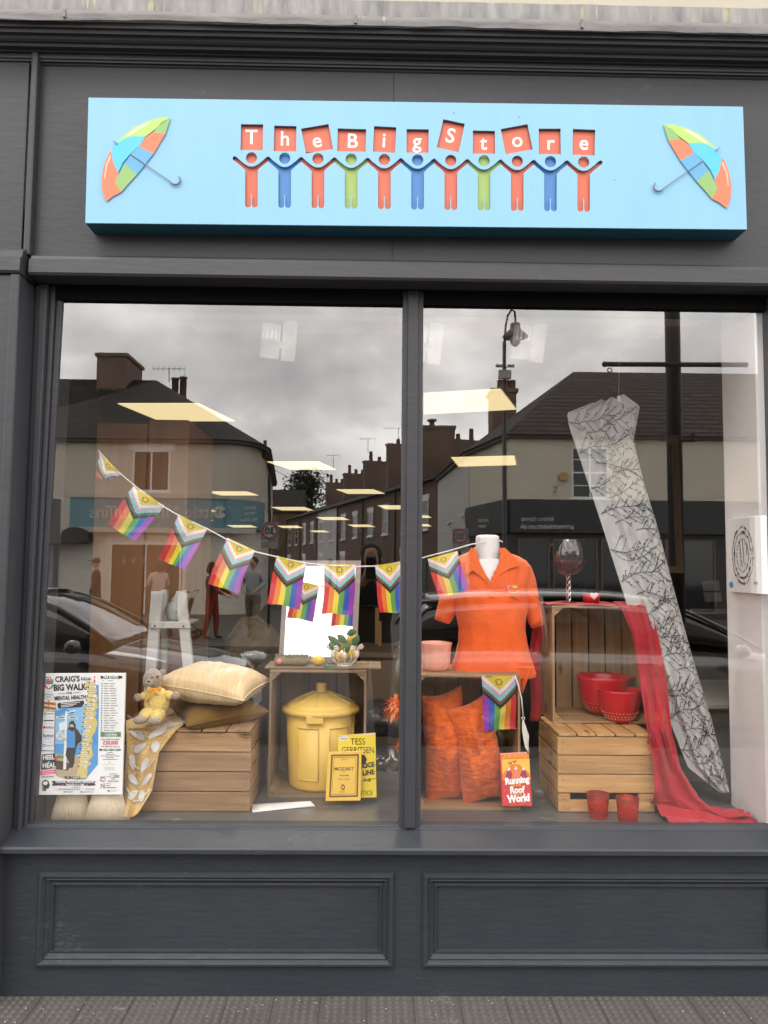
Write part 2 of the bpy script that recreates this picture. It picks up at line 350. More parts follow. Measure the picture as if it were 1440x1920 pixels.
# stall riser
YR = -.072; zR = zS - .066
x0, x1 = xx(72, YR, 1700), xx(739, YR, 1700); x2 = xx(792, YR, 1700); x3 = x2 + 1.20
zt, zb = zz(1635, YR), zz(1812, YR)
b = MB(); b.box(XP - .02, x0, YR, .1, 0, zR); b.box(x1, x2, YR, .1, 0, zR); b.box(x3, XR, YR, .1, 0, zR)
b.box(x0, x1, YR, .1, zt, zR); b.box(x2, x3, YR, .1, zt, zR); b.box(x0, x1, YR, .1, 0, zb); b.box(x2, x3, YR, .1, 0, zb)
b.build('stall_riser', paint_lo, front)
def mould(x0, x1, z0, z1):
    steps = [(-.004, YR + .002), (0, YR - .008), (.006, YR - .016), (.013, YR - .017), (.018, YR - .010), (.022, YR - .004), (.026, YR - .006), (.034, YR + .004), (.038, YR + .006), (.042, YR + .002), (.046, YR + .002), (.050, YR + .014)]
    b = MB(); n = len(steps); loops = []
    for d, y in steps: loops.append([(x0 + d, y, z0 + d), (x1 - d, y, z0 + d), (x1 - d, y, z1 - d), (x0 + d, y, z1 - d)])
    vs = [v for q in loops for v in q]
    b.add(vs, [(i * 4 + j, i * 4 + (j + 1) % 4, (i + 1) * 4 + (j + 1) % 4, (i + 1) * 4 + j) for i in range(n - 1) for j in range(4)])
    o = b.build('panel_moulding', paint_lo, front)
    q = MB(); q.box(x0 + .045, x1 - .045, YR + .013, .09, z0 + .045, z1 - .045); q.build('recessed_panel', paint_lo, front)
mould(x0, x1, zb, zt); mould(x2, x3, zb, zt)
# lead flashing over the cornice + wall above
ztop = zz(1.5, .03)
b = MB()
def leadf(u, v):
    x = lerp(XL, XR, u); w = .008 * noise.noise(Vector((x * 2.2, 3, 0))) + .005 * noise.noise(Vector((x * 9, 1, 0)))
    pts = [(.054, ztop + .02), (.03, ztop), (.02, zc + .05), (-.10, zc + .022), (YC + .012, zc + .006), (YC - .004, zc - .004), (YC - .002, zl_ + w)]
    k = v * 6; i = min(5, int(k)); f = k - i; a, c = pts[i], pts[i + 1]
    return Vector((x, lerp(a[0], c[0], f) + .004 * noise.noise(Vector((x * 7, v * 3, 5))), lerp(a[1], c[1], f)))
b.grid(leadf, 160, 12, mf=lambda u, v: 1 if v < .5 else 0); fl = b.build('lead_flashing', [lead, lead_streaked], front)
for px in (92, 665, 1110): 
    x = P(px, 30, -.33).x; b = MB(); b.box(x - .004, x + .004, YC - .009, YC - .003, zl_ + .004, zc - .002); b.build('lead_seam', lead, fl)
b = MB(); b.box(XL - 5, XR + 5, .055, .4, zc + .1, 8.2); tag(b.build('building_wall', cream_wall), 'cream rendered upper wall above the lead flashing of the shop', 'wall')
b = MB(); b.box(XL - 5, XL, .0, .4, 0, zc + .1); b.build('neighbour_wall', cream_wall); tag(bpy.data.objects['neighbour_wall'], 'plain wall of the neighbouring premises beside the shopfront', 'wall')
b = MB(); b.box(XR, XR + 5, .0, .4, 0, zc + .1); o = b.build('neighbour_wall', cream_wall); tag(o, 'plain rendered wall beyond the door post of the shop', 'wall')

# ================================================================== SIGN
YS = -.172
sg = thing('shop_sign', (0, YF, zz(430, YF)), 'light blue box sign with umbrellas and row of cut-out people holding letter tiles', 'sign')
C4 = [(166, 183), (1393, 200), (1400.5, 430), (160, 418)]
def z3(q, ox, oy, k=3.79): return [(ox + x / k, oy + y / k) for x, y in q]
tl = [[(120, 48), (278, 50), (275, 235), (117, 232)], [(357, 58), (515, 62), (512, 243), (353, 240)], [(548, 80), (742, 47), (775, 225), (583, 257)], [(808, 78), (1010, 84), (1006, 245), (805, 242)], [(1067, 62), (1224, 70), (1215, 252), (1058, 244)], [(1298, 83), (1455, 85), (1453, 252), (1297, 250)]]
tr_ = [[(195, 13), (347, 45), (302, 248), (148, 213)], [(404, 93), (561, 96), (562, 260), (404, 257)], [(602, 83), (793, 48), (830, 228), (638, 262)], [(872, 80), (1028, 80), (1030, 263), (873, 262)], [(1115, 82), (1274, 88), (1270, 272), (1113, 265)]]
tilesq = [z3(q, 420, 220) for q in tl] + [z3(q, 780, 220) for q in tr_]
lc = [(195, 145), (433, 155), (660, 168), (912, 172), (1137, 167), (1372, 172)], [(245, 135), (480, 185), (718, 165), (955, 185), (1193, 185)]
lcen = z3(lc[0], 420, 220) + z3(lc[1], 780, 220)
def figc(i): return 471.5 + 62.3 * i, 220 + 3 * i / 3.79     # centre x px and y origin px
K = 1 / 3.79
def arc(cx, cy, r, a0, a1, n): return [(cx + r * math.cos(R_(lerp(a0, a1, i / n))), cy - r * math.sin(R_(lerp(a0, a1, i / n)))) for i in range(n + 1)]
top, bot = [], []
U = [(-100, 287), (-85, 302), (-60, 322), (-40, 337), (-20, 347), (0, 350), (20, 347), (40, 337), (60, 322), (85, 302), (100, 287), (110, 280)]
for i in range(11):
    cx, oy = figc(i)
    if i == 0: top += [(cx + x * K, oy + y * K) for x, y in [(-135, 290), (-130, 279), (-120, 275), (-110, 279)]]
    top += [(cx + x * K, oy + y * K) for x, y in U]
    if i < 10: top.append((cx + 118 * K, oy + 277 * K)); top.append((cx + 127 * K, oy + 281 * K))
    else: top += [(cx + x * K, oy + y * K) for x, y in [(120, 275), (130, 279), (135, 290), (130, 300)]]
    foot = [(45, 375), (45, 620)] + [(x, y) for x, y in arc(24, 620, 21, 0, -180, 8)] + [(3, 550), (-3, 550)] + [(x, y) for x, y in arc(-24, 620, 21, 0, -180, 8)] + [(-45, 375)]
    lft = ([(70, 350), (100, 326), (118, 312)] if i < 10 else [(70, 350), (100, 326), (130, 300)])
    seq = list(reversed(lft)) + foot + [(-70, 350), (-100, 326)] + ([(-132, 300)] if i == 0 else [])
    bot.append([(cx + x * K, oy + y * K) for x, y in seq])
chain = top[:-1] + [q for s_ in reversed(bot) for q in s_]
heads = [[(x, y) for x, y in arc(figc(i)[0], figc(i)[1] + 288 * K, 40 * K, 0, 345, 23)] for i in range(11)]
sheet_with_holes('face_panel', C4, tilesq + heads + [chain], YS, .006, sign_blue, sg)
a4 = [P(x, y, YS + .0065) for x, y in C4]; bx0, bx1 = (a4[0].x + a4[3].x) / 2, (a4[1].x + a4[2].x) / 2; bz0, bz1 = (a4[2].z + a4[3].z) / 2, (a4[0].z + a4[1].z) / 2
b = MB(); n4 = [Vector((p.x, 0, p.z)) for p in a4]
for i in range(4):
    p, q = a4[i], a4[(i + 1) % 4]; dz = Vector((0, YF - YS - .0065, 0)); b.poly([p, q, q + dz, p + dz])
b.build('box_casing', sign_side, sg)
b = MB(); b.poly([v + Vector((0, .02, 0)) for v in a4]); b.build('backing_board', mat('sign_back', (.03, .06, .08), .6), sg)
colr = [sred, sblu, sred, sgrn, sred, sblu, sred, sgrn, sred, sblu, sred]
YB = YS + .0115
for i in range(11):
    q = tilesq[i]; c = (sum(p[0] for p in q) / 4, sum(p[1] for p in q) / 4)
    qq = [(c[0] + (x - c[0]) * 1.06, c[1] + (y - c[1]) * 1.06) for x, y in q]
    b = MB(); b.poly([P(x, y, YB) for x, y in qq])
    an = -math.degrees(math.atan2(q[2][1] - q[3][1], q[2][0] - q[3][0]))
    b.txt('TheBigStore'[i], pxt(*lcen[i], YB - .001, an), 38, 1, bold=.012, res=6); b.build('letter_tile', [sred, swhite], sg)
    cx, oy = figc(i); xa = cx - (135 if i == 0 else 118.5) * K - (2 if i == 0 else 0); xb = cx + (135 if i == 10 else 118.5) * K + (2 if i == 10 else 0)
    b = MB(); b.poly([P(x, y, YB) for x, y in [(xa, oy + 242 * K), (xb, oy + 242 * K), (xb, oy + 660 * K), (xa, oy + 660 * K)]]); b.build('cutout_figure', colr[i], sg)
gD = mat('print_dark_green', (.22, .40, .13), .4); bL = mat('print_sky_blue', (.07, .46, .84), .4); bD = mat('print_steel_blue', (.09, .33, .56), .4); rD = mat('print_coral', (.76, .17, .08), .4); gx = mat('print_grey', (.16, .17, .22), .4); gH = mat('print_pale_green', (.38, .56, .13), .4); rH = mat('print_pale_coral', (.9, .42, .3), .4)
UMB = [(2, [(640, 441), (600, 442), (550, 455), (500, 478), (455, 515), (440, 535), (470, 518), (500, 510), (545, 512), (575, 490), (610, 460)]),
       (0, [(640, 441), (605, 460), (575, 495), (620, 502)]),
       (1, [(440, 535), (470, 518), (500, 510), (545, 512), (522, 548), (490, 575), (460, 610), (443, 648), (425, 610), (418, 575), (425, 552)]),
       (3, [(575, 495), (620, 502), (597, 540), (575, 577), (522, 549), (545, 515)]),
       (4, [(522, 549), (575, 577), (545, 615), (513, 655), (470, 615), (490, 577)]),
       (0, [(470, 615), (513, 655), (480, 690), (455, 720), (430, 678), (450, 645)]),
       (6, [(418, 562), (418, 580), (427, 615), (445, 650), (432, 680), (455, 720), (425, 735), (398, 756), (383, 715), (381, 670), (390, 620), (405, 580)])]
def umbrella(fn, label):
    b = MB(); Yu = YS - .0045
    for k, (c, pl) in enumerate(UMB): b.poly([P(*fn(x, y), Yu) for x, y in pl], c)
    for k, pl in enumerate([[(560, 457), (510, 480), (470, 512), (480, 512), (520, 488), (562, 463)], [(412, 580), (396, 620), (390, 670), (395, 672), (402, 622), (418, 590)]]): b.poly([P(*fn(x, y), Yu - .0006) for x, y in pl], 7 + k)
    ln = [(488, 577), (632, 676), (645, 688), (656, 692), (667, 690), (675, 682), (676, 671), (670, 661)]
    b.tube([P(*fn(x, y), Yu - .002) for x, y in ln], [.0016] * 2 + [.003] * 6, 6, 5); b.tube([P(*fn(x, y), Yu - .002) for x, y in [(424, 528), (440, 540)]], .0016, 6, 5)
    o = b.build('umbrella_print', [gD, bL, gH, rD, bD, gx, rD, mat('p1', (.7, .84, .45), .4), rH], sg); o['label'] = label
umbrella(lambda x, y: (x / 2, y / 2), 'umbrella print opening to the upper right')
umbrella(lambda x, y: (720 + (1047 + (640 - x) * .985) / 2, (y + 25) / 2), 'umbrella print opening to the upper left')
for x, y in ((851, 211), (973, 219), (1152, 337), (1292, 253)): b = MB(); b.ball(P(x, y, YS - .0015), .0016, 5); b.build('screw', black, sg)

# ================================================================== GROUND
GP = .05
pav = mat('pavement_concrete', (.058, .051, .046), .9, col2=(.092, .082, .074), ns=7, bump=.5, bs=70, scuff=((.15, .135, .12), (1, 1, 1), 26, .385))
b = MB(); b.box(-14, 14, -3.3, -.06, -.3, -.001 + GP); b.box(-14, 14, -3.45, -3.304, -.3, -.004 + GP)
o = b.build('pavement', pav); struct(o)
b = MB(); T_ = .15
for i in range(-9, 11):
    b.box(i * T_ - .0016, i * T_ + .0016, -.9, -.06, -.01 + GP, .0005 + GP)
for yj in (-.38, -.70): b.box(-1.4, 1.55, yj - .0016, yj + .0016, -.01 + GP, .0005 + GP)
o = b.build('pavement_joints', mat('joint_dirt', (.045, .04, .035), .95)); struct(o)
b = MB(); p_ = .0245; j = 0
while .085 + j * p_ < .62:
    y = -(.085 + j * p_); i = -54
    while i * p_ < 1.45:
        x = i * p_
        if abs(((x / T_) + .5) % 1 - .5) * T_ > .009 and abs(abs(y) - .38) > .008:
            r = .0080; q = 8
            vs = [(x + r * k * math.cos(2 * math.pi * a / q), y + r * k * math.sin(2 * math.pi * a / q), zq + GP) for k, zq in ((1, -.001), (.72, .0030)) for a in range(q)]
            b.add(vs, [(a, (a + 1) % q, q + (a + 1) % q, q + a) for a in range(q)] + [tuple(range(q, 2 * q))], 0)
        i += 1
    j += 1
o = b.build('pavement_studs', mat('stud_concrete', (.072, .064, .058), .85, col2=(.105, .095, .086), ns=9)); o['kind'] = 'structure'
b = MB()
for i in range(150):
    x, y = random.uniform(-1.3, 1.4), random.uniform(-.5, -.08) ** 1
    r = random.uniform(.001, .0028); b.ball((x, y, r * .5 + .001 + GP), (r, r * random.uniform(.6, 1.4), r * .6), 3)
tag(b.build('grit', mat('grit', (.42, .38, .33), .9)), 'scattered pale grit and crumbs on the studded pavement', 'grit', kind='stuff')
b = MB(); b.box(-120, 120, -300, -3.45, -.35, -.25); struct(b.build('road', asphalt))
b = MB(); b.poly([(-30, -3.5, -.245), (30, -3.5, -.245), (30, -3.62, -.245), (-30, -3.62, -.245)]); b.poly([(-30, -3.7, -.245), (30, -3.7, -.245), (30, -3.82, -.245), (-30, -3.82, -.245)])
struct(b.build('road_marking', mat('yellow_line', (.6, .42, .05), .8)))
b = MB(); b.box(-60, 60, -60, -12.5, -.24, -.13); struct(b.build('far_pavement', pav))
b = MB(); b.box(-400, 400, -600, 40, -.5, -.36); struct(b.build('ground', asphalt))

# ================================================================== INTERIOR
ZF = .56
b = MB(); b.box(-1.25, GR + .03, .012, .98, .5, ZF); o = b.build('display_platform', floor_grey, bevel=.002); tag(o, 'grey painted display platform inside the window that everything stands on', 'display platform')
b = MB(); b.box(-6, 6, .98, 26, -.05, -.001); struct(b.build('floor', mat('shop_carpet', (.05, .045, .042), .9, col2=(.07, .062, .055), ns=30)))
b = MB(); b.box(-6, 6, .1, 26, 2.67, 2.75); struct(b.build('ceiling', mat('ceiling_tile', (.42, .40, .37), .9)))
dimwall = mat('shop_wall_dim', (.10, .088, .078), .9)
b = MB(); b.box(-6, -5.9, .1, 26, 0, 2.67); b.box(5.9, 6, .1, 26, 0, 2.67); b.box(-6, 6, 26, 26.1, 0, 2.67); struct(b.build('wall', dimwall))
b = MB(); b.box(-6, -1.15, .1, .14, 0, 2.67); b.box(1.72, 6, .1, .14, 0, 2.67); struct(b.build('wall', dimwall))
# bulkhead and cove over the window
cw = mat('cove_white', (.62, .60, .58), .8)
b = MB(); b.box(-1.1, 1.4, .16, .30, 2.52, 2.67); b.box(-.98, 1.4, .5, .56, 2.50, 2.60); b.box(-.86, 1.4, .9, 1.0, 2.58, 2.67)
tag(b.build('ceiling_cove', cw), 'white stepped coving across the top inside of the window', 'coving')
# white return wall on the right
b = MB(); xw = 1.375; b.box(xw, xw + .34, .014, .275, ZF + .001, 2.67); struct(b.build('white_return_wall', wallwhite))
b = MB(); b.box(1.30, 1.9, .6, 1.2, .0, zz(1322, .55)); b.box(1.26, 1.9, .5, 1.2, zz(1322, .55), zz(1312, .55)); 
tag(b.build('window_seat', mat('taupe_paint', (.33, .31, .29), .6, col2=(.38, .36, .34)), bevel=.004), 'taupe boxed ledge in the corner behind the branch print curtain', 'ledge')
# brown wardrobe and dark partition on the left
wd = mat('brown_veneer', (.34, .15, .055), .45, col2=(.46, .22, .085), ns=3, st=(6, 6, .5))
yw = 1.0
b = MB(); b.box(xx(168, yw, 1200), xx(262, yw, 1200), yw, yw + .6, 0, zz(800, yw)); wr = b.build('cabinet_side', wd)
wt = thing('wardrobe', (xx(250, yw, 1200), yw + .3, 0), 'tall brown wooden wardrobe behind the white plant stand', 'wardrobe'); wr.parent = wt; wr.matrix_parent_inverse = Matrix.Translation(-Vector(wt.location))
b = MB(); b.box(xx(262, yw, 1200) + .003, xx(342, yw, 1200), yw + .02, yw + .6, 0, zz(790, yw)); b.build('door', wd, wt, bevel=.01)
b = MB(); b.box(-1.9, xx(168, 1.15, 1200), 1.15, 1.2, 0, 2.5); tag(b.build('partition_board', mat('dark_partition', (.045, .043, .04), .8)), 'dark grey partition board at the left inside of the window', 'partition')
# wood framed picture at the right, floor length
fx = [P(1228, 800, 1.7), P(1282, 1075, 1.7)]
pf = thing('framed_mirror', (1.5, 1.7, .0), 'tall brown wooden framed mirror leaning behind the branch print curtain', 'mirror')
b = MB(); A = lambda px, py: P(px, py, 1.7)
fr = [A(1180, 820), A(1272, 815), A(1282, 1075), A(1190, 1070)]; fi = [A(1190, 832), A(1260, 828), A(1270, 1062), A(1200, 1058)]
for i in range(4): b.prism([fr[i], fr[(i + 1) % 4], fi[(i + 1) % 4], fi[i]], (0, .03, 0))
b.build('frame', wood_dk_z, pf); b = MB(); b.poly([p + Vector((0, .02, 0)) for p in fi]); b.build('glass', mat('mirror_dim', (.05, .05, .05), .3, metal=.3), pf)
for nm, q, lb in (('notice', [(1317, 1090), (1348, 1088), (1352, 1107), (1320, 1108)], 'upper small framed notice on the dim back wall'), ('notice', [(1320, 1111), (1352, 1111), (1354, 1128), (1323, 1129)], 'lower small framed notice on the dim back wall')):
    b = MB(); b.prism([P(x, y, 1.6) for x, y in q], (0, .01, 0)); o = b.build(nm, mat('notice_grey', (.30, .29, .27), .7, col2=(.2, .19, .18), ns=60)); tag(o, lb, 'notice')
b = MB(); b.box(xx(1300, 1.75, 1140), 2.4, 1.75, 1.8, zz(1150, 1.75, 1300), zz(1142, 1.75, 1300)); tag(b.build('wall_rail', mat('taupe_paint', (.3, .3, .3))), 'pale wall rail below the two small notices', 'rail')
# furniture glimpsed at the back
b = MB(); b.box(xx(678, 1.6), xx(752, 1.6), 1.6, 2.1, 0, zz(1232, 1.6)); b.build('body', mat('card_tan', (.33, .23, .14), .7)); cb = bpy.data.objects['body']
cbt = thing('low_cabinet', (cb.data.vertices[0].co.x, 1.6, 0), 'low tan cabinet behind the mirror with a pale front', 'cabinet'); cb.parent = cbt; cb.matrix_parent_inverse = Matrix.Translation(-Vector(cbt.location))
b = MB(); b.box(xx(676, 1.58), xx(756, 1.58), 1.57, 2.1, zz(1232, 1.6), zz(1222, 1.6)); b.build('top', wood_dk_x, cbt)
b = MB(); b.box(xx(712, 1.9), xx(717, 1.9), 1.9, 1.93, zz(1222, 1.9), zz(1165, 1.9)); b.box(xx(705, 2.0), xx(712, 2.0), 2.0, 2.1, zz(1225, 2), zz(1140, 2)); tag(b.build('wooden_post', wood_new_z), 'short pale wooden uprights standing on the low cabinet', 'posts')
# ceiling panels
panel_e = mat('lit_panel', (.9, .9, .85), .5, emit=(1.0, .80, .42), es=1.02)
PX = [((220, 757), (372, 757), (440, 790), (300, 790), 'large lit ceiling panel at the front, overlapping the reflected slate roof'),
      ((795, 738), (938, 730), (968, 768), (795, 777), 'large lit ceiling panel at the front just right of the mullion'),
      ((500, 866), (598, 866), (630, 881), (543, 881), 'lit ceiling panel in the second row, left of the mullion'),
      ((846, 858), (964, 855), (968, 872), (860, 875), 'lit ceiling panel in the second row, right of the mullion'),
      ((296, 880), (312, 880), (323, 885), (300, 886), 'small sliver of lit ceiling panel beside the wardrobe'),
      ((386, 922), (463, 922), (485, 929), (415, 929), 'lit ceiling panel in the third row above the teal fascia'),
      ((630, 918), (700, 918), (722, 926), (652, 926), 'lit ceiling panel in the third row nearest the brick terrace'),
      ((508, 951), (570, 951), (588, 957), (528, 957), 'lit ceiling panel in the fourth row, middle'),
      ((708, 948), (750, 948), (770, 955), (724, 955), 'lit ceiling panel in the fourth row cut by the mullion'),
      ((335, 953), (390, 953), (404, 959), (352, 959), 'lit ceiling panel in the fourth row behind the bunting string'),
      ((593, 970), (642, 970), (655, 975), (607, 975), 'lit ceiling panel in the fifth row, middle'),
      ((366, 973), (388, 973), (400, 976), (372, 976), 'lit ceiling panel in the fifth row, small one at the left'),
      ((520, 986), (558, 986), (568, 990), (530, 990), 'lit ceiling panel in the sixth row beside the round speed sign'),
      ((652, 984), (690, 984), (704, 988), (664, 988), 'lit ceiling panel in the sixth row before the terrace windows'),
      ((425, 985), (470, 985), (482, 989), (438, 989), 'lit ceiling panel in the sixth row over the teal fascia'),
      ((790, 967), (802, 967), (809, 971), (790, 971), 'upper of two small lit panel slivers right of the mullion'),
      ((790, 983), (802, 983), (809, 987), (790, 987), 'lower of two small lit panel slivers right of the mullion'),
      ((580, 995), (608, 995), (618, 998), (590, 998), 'lit ceiling panel in the far row, left one'),
      ((625, 1002), (655, 1002), (663, 1005), (634, 1005), 'lit ceiling panel in the farthest row, right one'),
      ((520, 1003), (548, 1003), (556, 1006), (530, 1006), 'lit ceiling panel in the farthest row, left one')]
for a, c, d, e_, lb in PX:
    Z = 2.655; q = [PZ(x, y, Z) for x, y in (a, c, d, e_)]
    if max(v.y for v in q) > 25.5: continue
    t = thing('ceiling_light', (q[0].x, q[0].y, Z), lb, 'ceiling light', 'lit square ceiling panels inside the shop')
    b = MB(); b.poly(q); b.build('diffuser', panel_e, t)
    b = MB(); ce = sum(q, Vector()) / 4; o4 = [ce + (v - ce) * 1.05 + Vector((0, 0, .004)) for v in q]; b.prism(o4, (0, 0, .01)); b.build('frame', white, t)
# track spotlights
def spot(cx, cy, label, s=1.0, w=1):
    Y = .75; c = P(cx, cy, Y); t = thing('spotlight', (c.x, Y, c.z), label, 'spotlight', 'white ceiling spotlights at the top of the window')
    s = .82; r = .052 * s
    M = Matrix.Rotation(R_(5), 3, 'Y') @ Matrix.Rotation(R_(12), 3, 'X')
    b = MB(); b.lathe([(0, -.075), (r, -.075), (r * 1.02, -.06), (r, 0), (r, .0), (r * .9, .005), (r * .9, .012)], c, 20, 0, M); b.build('lamp_head', mat('spot_white', (.93, .92, .9), .5, emit=(1, .97, .9), es=.1), t)
    b = MB()
    for k in range(12): 
        a = 2 * math.pi * k / 12; q = M @ Vector((r * .86 * math.cos(a), r * .86 * math.sin(a), 0)); e2 = M @ Vector((r * .86 * math.cos(a), r * .86 * math.sin(a), .075)); b.tube([c + q, c + e2], .006, 4)
    b.lathe([(0, .012), (r * .55, .012), (r * .55, .08), (0, .08)], c, 12, 0, M); b.build('heat_sink', MAT['spot_white'], t)
    lq = bpy.data.lights.new('added_spot_beam', 'SPOT'); lq.energy = 52; lq.spot_size = R_(95); lq.spot_blend = .9; lq.shadow_soft_size = .05; lq.color = (1, .90, .74)  # spot lamp added below the fitting to brighten the window display
    lo_ = bpy.data.objects.new('added_spot_beam', lq); COL.objects.link(lo_); lo_.location = c + M @ Vector((0, 0, -.09)); lo_.rotation_euler = (Vector((0, .62, 1))).to_track_quat('Z', 'Y').to_euler(); lo_.parent = t; lo_.matrix_parent_inverse = Matrix.Translation(-Vector(t.location))
    b = MB(); c2 = c + Vector((.10 * s, .03, .0)); b.lathe([(0, -.08), (.032, -.08), (.032, .10), (0, .10)], c2, 16, 0, M); b.tube([c + Vector((.03, 0, -.02)), c2], .014, 8); b.tube([c2 + Vector((0, 0, .08)), (c2.x, c2.y, 2.67)], .012, 8); b.build('driver', MAT['spot_white'], t)
spot(507, 640, 'white ceiling spotlight showing against the cloud reflection, left pane')
spot(978, 642, 'white ceiling spotlight beside the reflected street lantern, right pane')
spot(783, 645, 'white ceiling spotlight mostly hidden behind the mullion')

# ================================================================== CRATES
def crate(label, x0, x1, y0, y1, z0, z1, kind, wx, wy, wz, n=4, handle=False, group='wooden apple crates'):
    t = thing('wooden_crate', ((x0 + x1) / 2, (y0 + y1) / 2, z0), label, 'crate', group); th = .009; rnd = random.Random(int(x0 * 1000))
    j = lambda: rnd.uniform(-.0015, .0015)
    def nails(b, x, y, z):  b.tube([(x, y - .0012, z), (x, y + .004, z)], .0022, 6, 1)
    if kind == 'closed':      # upside-down crate: long planks front and back, slats on top
        h = (z1 - z0 - .010) / n
        def side(name, ya, yb, skip=None):
            b = MB()
            for k in range(n):
                za, zb_ = z0 + k * h + .002, z0 + (k + 1) * h - .002
                if skip == k:
                    b.box(x0, x0 + .045, ya, yb, za, zb_); b.box(x1 - .06, x1, ya, yb, za, zb_); b.box(x0, x1, ya + .0004, yb, za, za + (zb_ - za) * .66)
                else: b.box(x0 + j(), x1 + j(), ya + j() / 2, yb, za, zb_)
                if name == 'front_panel':
                    for xn in (x0 + .018, x1 - .018):
                        for zn in (.3, .7): nails(b, xn + j() * 2, ya - .001, lerp(za, zb_, zn))
            return b.build(name, [wx, nailm], t, bevel=.0012)
        side('front_panel', y0, y0 + th, 0 if handle else None); side('back_panel', y1 - th, y1)
        for xa, nm in ((x0 + .001, 'end_panel'), (x1 - th - .001, 'end_panel')):
            b = MB()
            for k in range(n): b.box(xa, xa + th, y0 + th + .001, y1 - th - .001, z0 + k * h + .004, z0 + (k + 1) * h - .004)
            b.build(nm, wy, t, bevel=.0012)
        b = MB(); ns = 5; w = (x1 - x0) / ns
        for k in range(ns): b.box(x0 + k * w + .003, x0 + (k + 1) * w - .003, y0 - .002, y1 + .002, z1 - .009, z1 + j())
        b.build('base_slats', wy, t, bevel=.0012)
        for xa in (x0 + .011, x1 - .036):
            for ya in (y0 + .011, y1 - .036): b = MB(); b.prism([(xa, ya, z0 + .004), (xa + .025, ya, z0 + .004), (xa + .025, ya + .025, z0 + .004), (xa, ya + .025, z0 + .004)], (0, 0, z1 - z0 - .016)); b.build('corner_post', wz, t)
    else:                     # standing on its side, open to the street; slats form the back
        b = MB(); b.box(x0, x1, y0, y0 + (y1 - y0) * .48, z1 - th, z1); b.box(x0, x1, y0 + (y1 - y0) * .51, y1, z1 - th, z1 + .001); b.build('upper_panel', wx, t, bevel=.0012)
        b = MB(); b.box(x0, x1, y0, y0 + (y1 - y0) * .48, z0, z0 + th); b.box(x0, x1, y0 + (y1 - y0) * .51, y1, z0, z0 + th); b.build('lower_panel', wx, t, bevel=.0012)
        for xa in (x0, x1 - th):
            b = MB(); m_ = 3; d = (y1 - y0) / m_
            for k in range(m_): b.box(xa, xa + th, y0 + k * d + .001, y0 + (k + 1) * d - .001, z0 + th + .001, z1 - th - .001)
            b.build('side_panel', wz, t, bevel=.0012)
        b = MB(); ns = n; w = (x1 - x0 - .02) / ns
        for k in range(ns): b.box(x0 + .01 + k * w + .0035, x0 + .01 + (k + 1) * w - .0035, y1 - .009, y1 + j(), z0 + .003, z1 - .003)
        b.build('back_slats', wz, t, bevel=.001)
        c = .032
        for xa, sx in ((x0 + th + .0005, 1), (x1 - th - .0005, -1)):
            for za, sz in ((z0 + th + .0005, 1), (z1 - th - .0005, -1)):
                b = MB(); b.prism([(xa, y0 + .003, za), (xa + sx * c, y0 + .003, za), (xa, y0 + .003, za + sz * c)], (0, y1 - y0 - .02, 0))
                for f in (.25, .5): nails(b, xa + sx * c * f, y0 + .002, za + sz * c * .25)
                b.build('corner_block', [wx, nailm], t)
    return t
cA = dict(x0=xx(1046, .18, 1440), x1=xx(1227, .18, 1440), y0=.18, y1=.50, z0=ZF, z1=zz(1374, .18))
cA['z1'] = P(1130, 1376, .18).z
crate('pine crate lying upside down beneath the open crate, slot in its lowest plank', kind='closed', wx=wood_new_x, wy=wood_new_y, wz=wood_new_z, n=4, handle=True, **cA)
zB1 = cA['z1'] + .002
crate('tall open crate standing on the pine crate with two red bowls inside', xx(1036, .36, 1250), xx(1216, .36, 1250), .36, .66, zB1, P(1110, 1136, .36).z, 'open', wood_mid_x, wood_mid_y, wood_mid_z, n=5)
cC = dict(x0=xx(236, .17, 1440), x1=xx(470, .17, 1440), y0=.17, y1=.60, z0=ZF, z1=P(400, 1368, .17).z)
crate('upturned old crate of four broad planks under the two cushions', kind='closed', wx=wood_old_x, wy=wood_old_y, wz=wood_old_z, n=4, **cC)
YD = .34
cD = dict(x0=xx(503, YD, 1400), x1=xx(686, YD, 1400), y0=YD, y1=YD + .30, z0=ZF, z1=P(600, 1257, YD).z)
crate('dark weathered crate standing open around the yellow dustbin', kind='open', wx=wood_dk_x, wy=wood_dk_y, wz=wood_dk_z, n=3, **cD)
YE = .20
cE = dict(x0=xx(776, YE, 1400), x1=xx(976, YE, 1400), y0=YE, y1=YE + .30, z0=ZF, z1=P(880, 1265, YE).z)
crate('open pale crate holding two orange cushions under the orange shirt', kind='open', wx=wood_old_x, wy=wood_old_y, wz=wood_old_z, n=4, **cE)

# ================================================================== LEFT DISPLAY
# pleated lampshades
cream_fab = mat('cream_pleated_fabric', (.66, .55, .38), .8, col2=(.72, .62, .45), ns=8)
def pleated(px0, px1, pxt0, pxt1, Y, label):
    c = (P((px0 + px1) / 2, 1530, Y)); r = (P(px1, 1530, Y).x - P(px0, 1530, Y).x) / 2; rt = (P(pxt1, 1490, Y).x - P(pxt0, 1490, Y).x) / 2
    zt_ = P(700, 1478, Y).z; b = MB(); n = 72
    pr = [(r, ZF + .002), (lerp(r, rt, .5), lerp(ZF, zt_, .5)), (rt, zt_)]
    b.lathe([(q, z) for q, z in pr], (c.x, Y + r * .42, 0), n * 4, sy=.42, wob=lambda a, z: .035 * math.sin(a * n / 2))
    o = b.build('pleated_lampshade', cream_fab, solid=.0015); tag(o, label, 'lampshade', 'cream pleated lampshades')
pleated(90, 165, 108, 150, .055, 'cream pleated lampshade in the window corner, furthest left')
pleated(152, 236, 172, 216, .035, 'cream pleated lampshade under the right half of the charity poster')
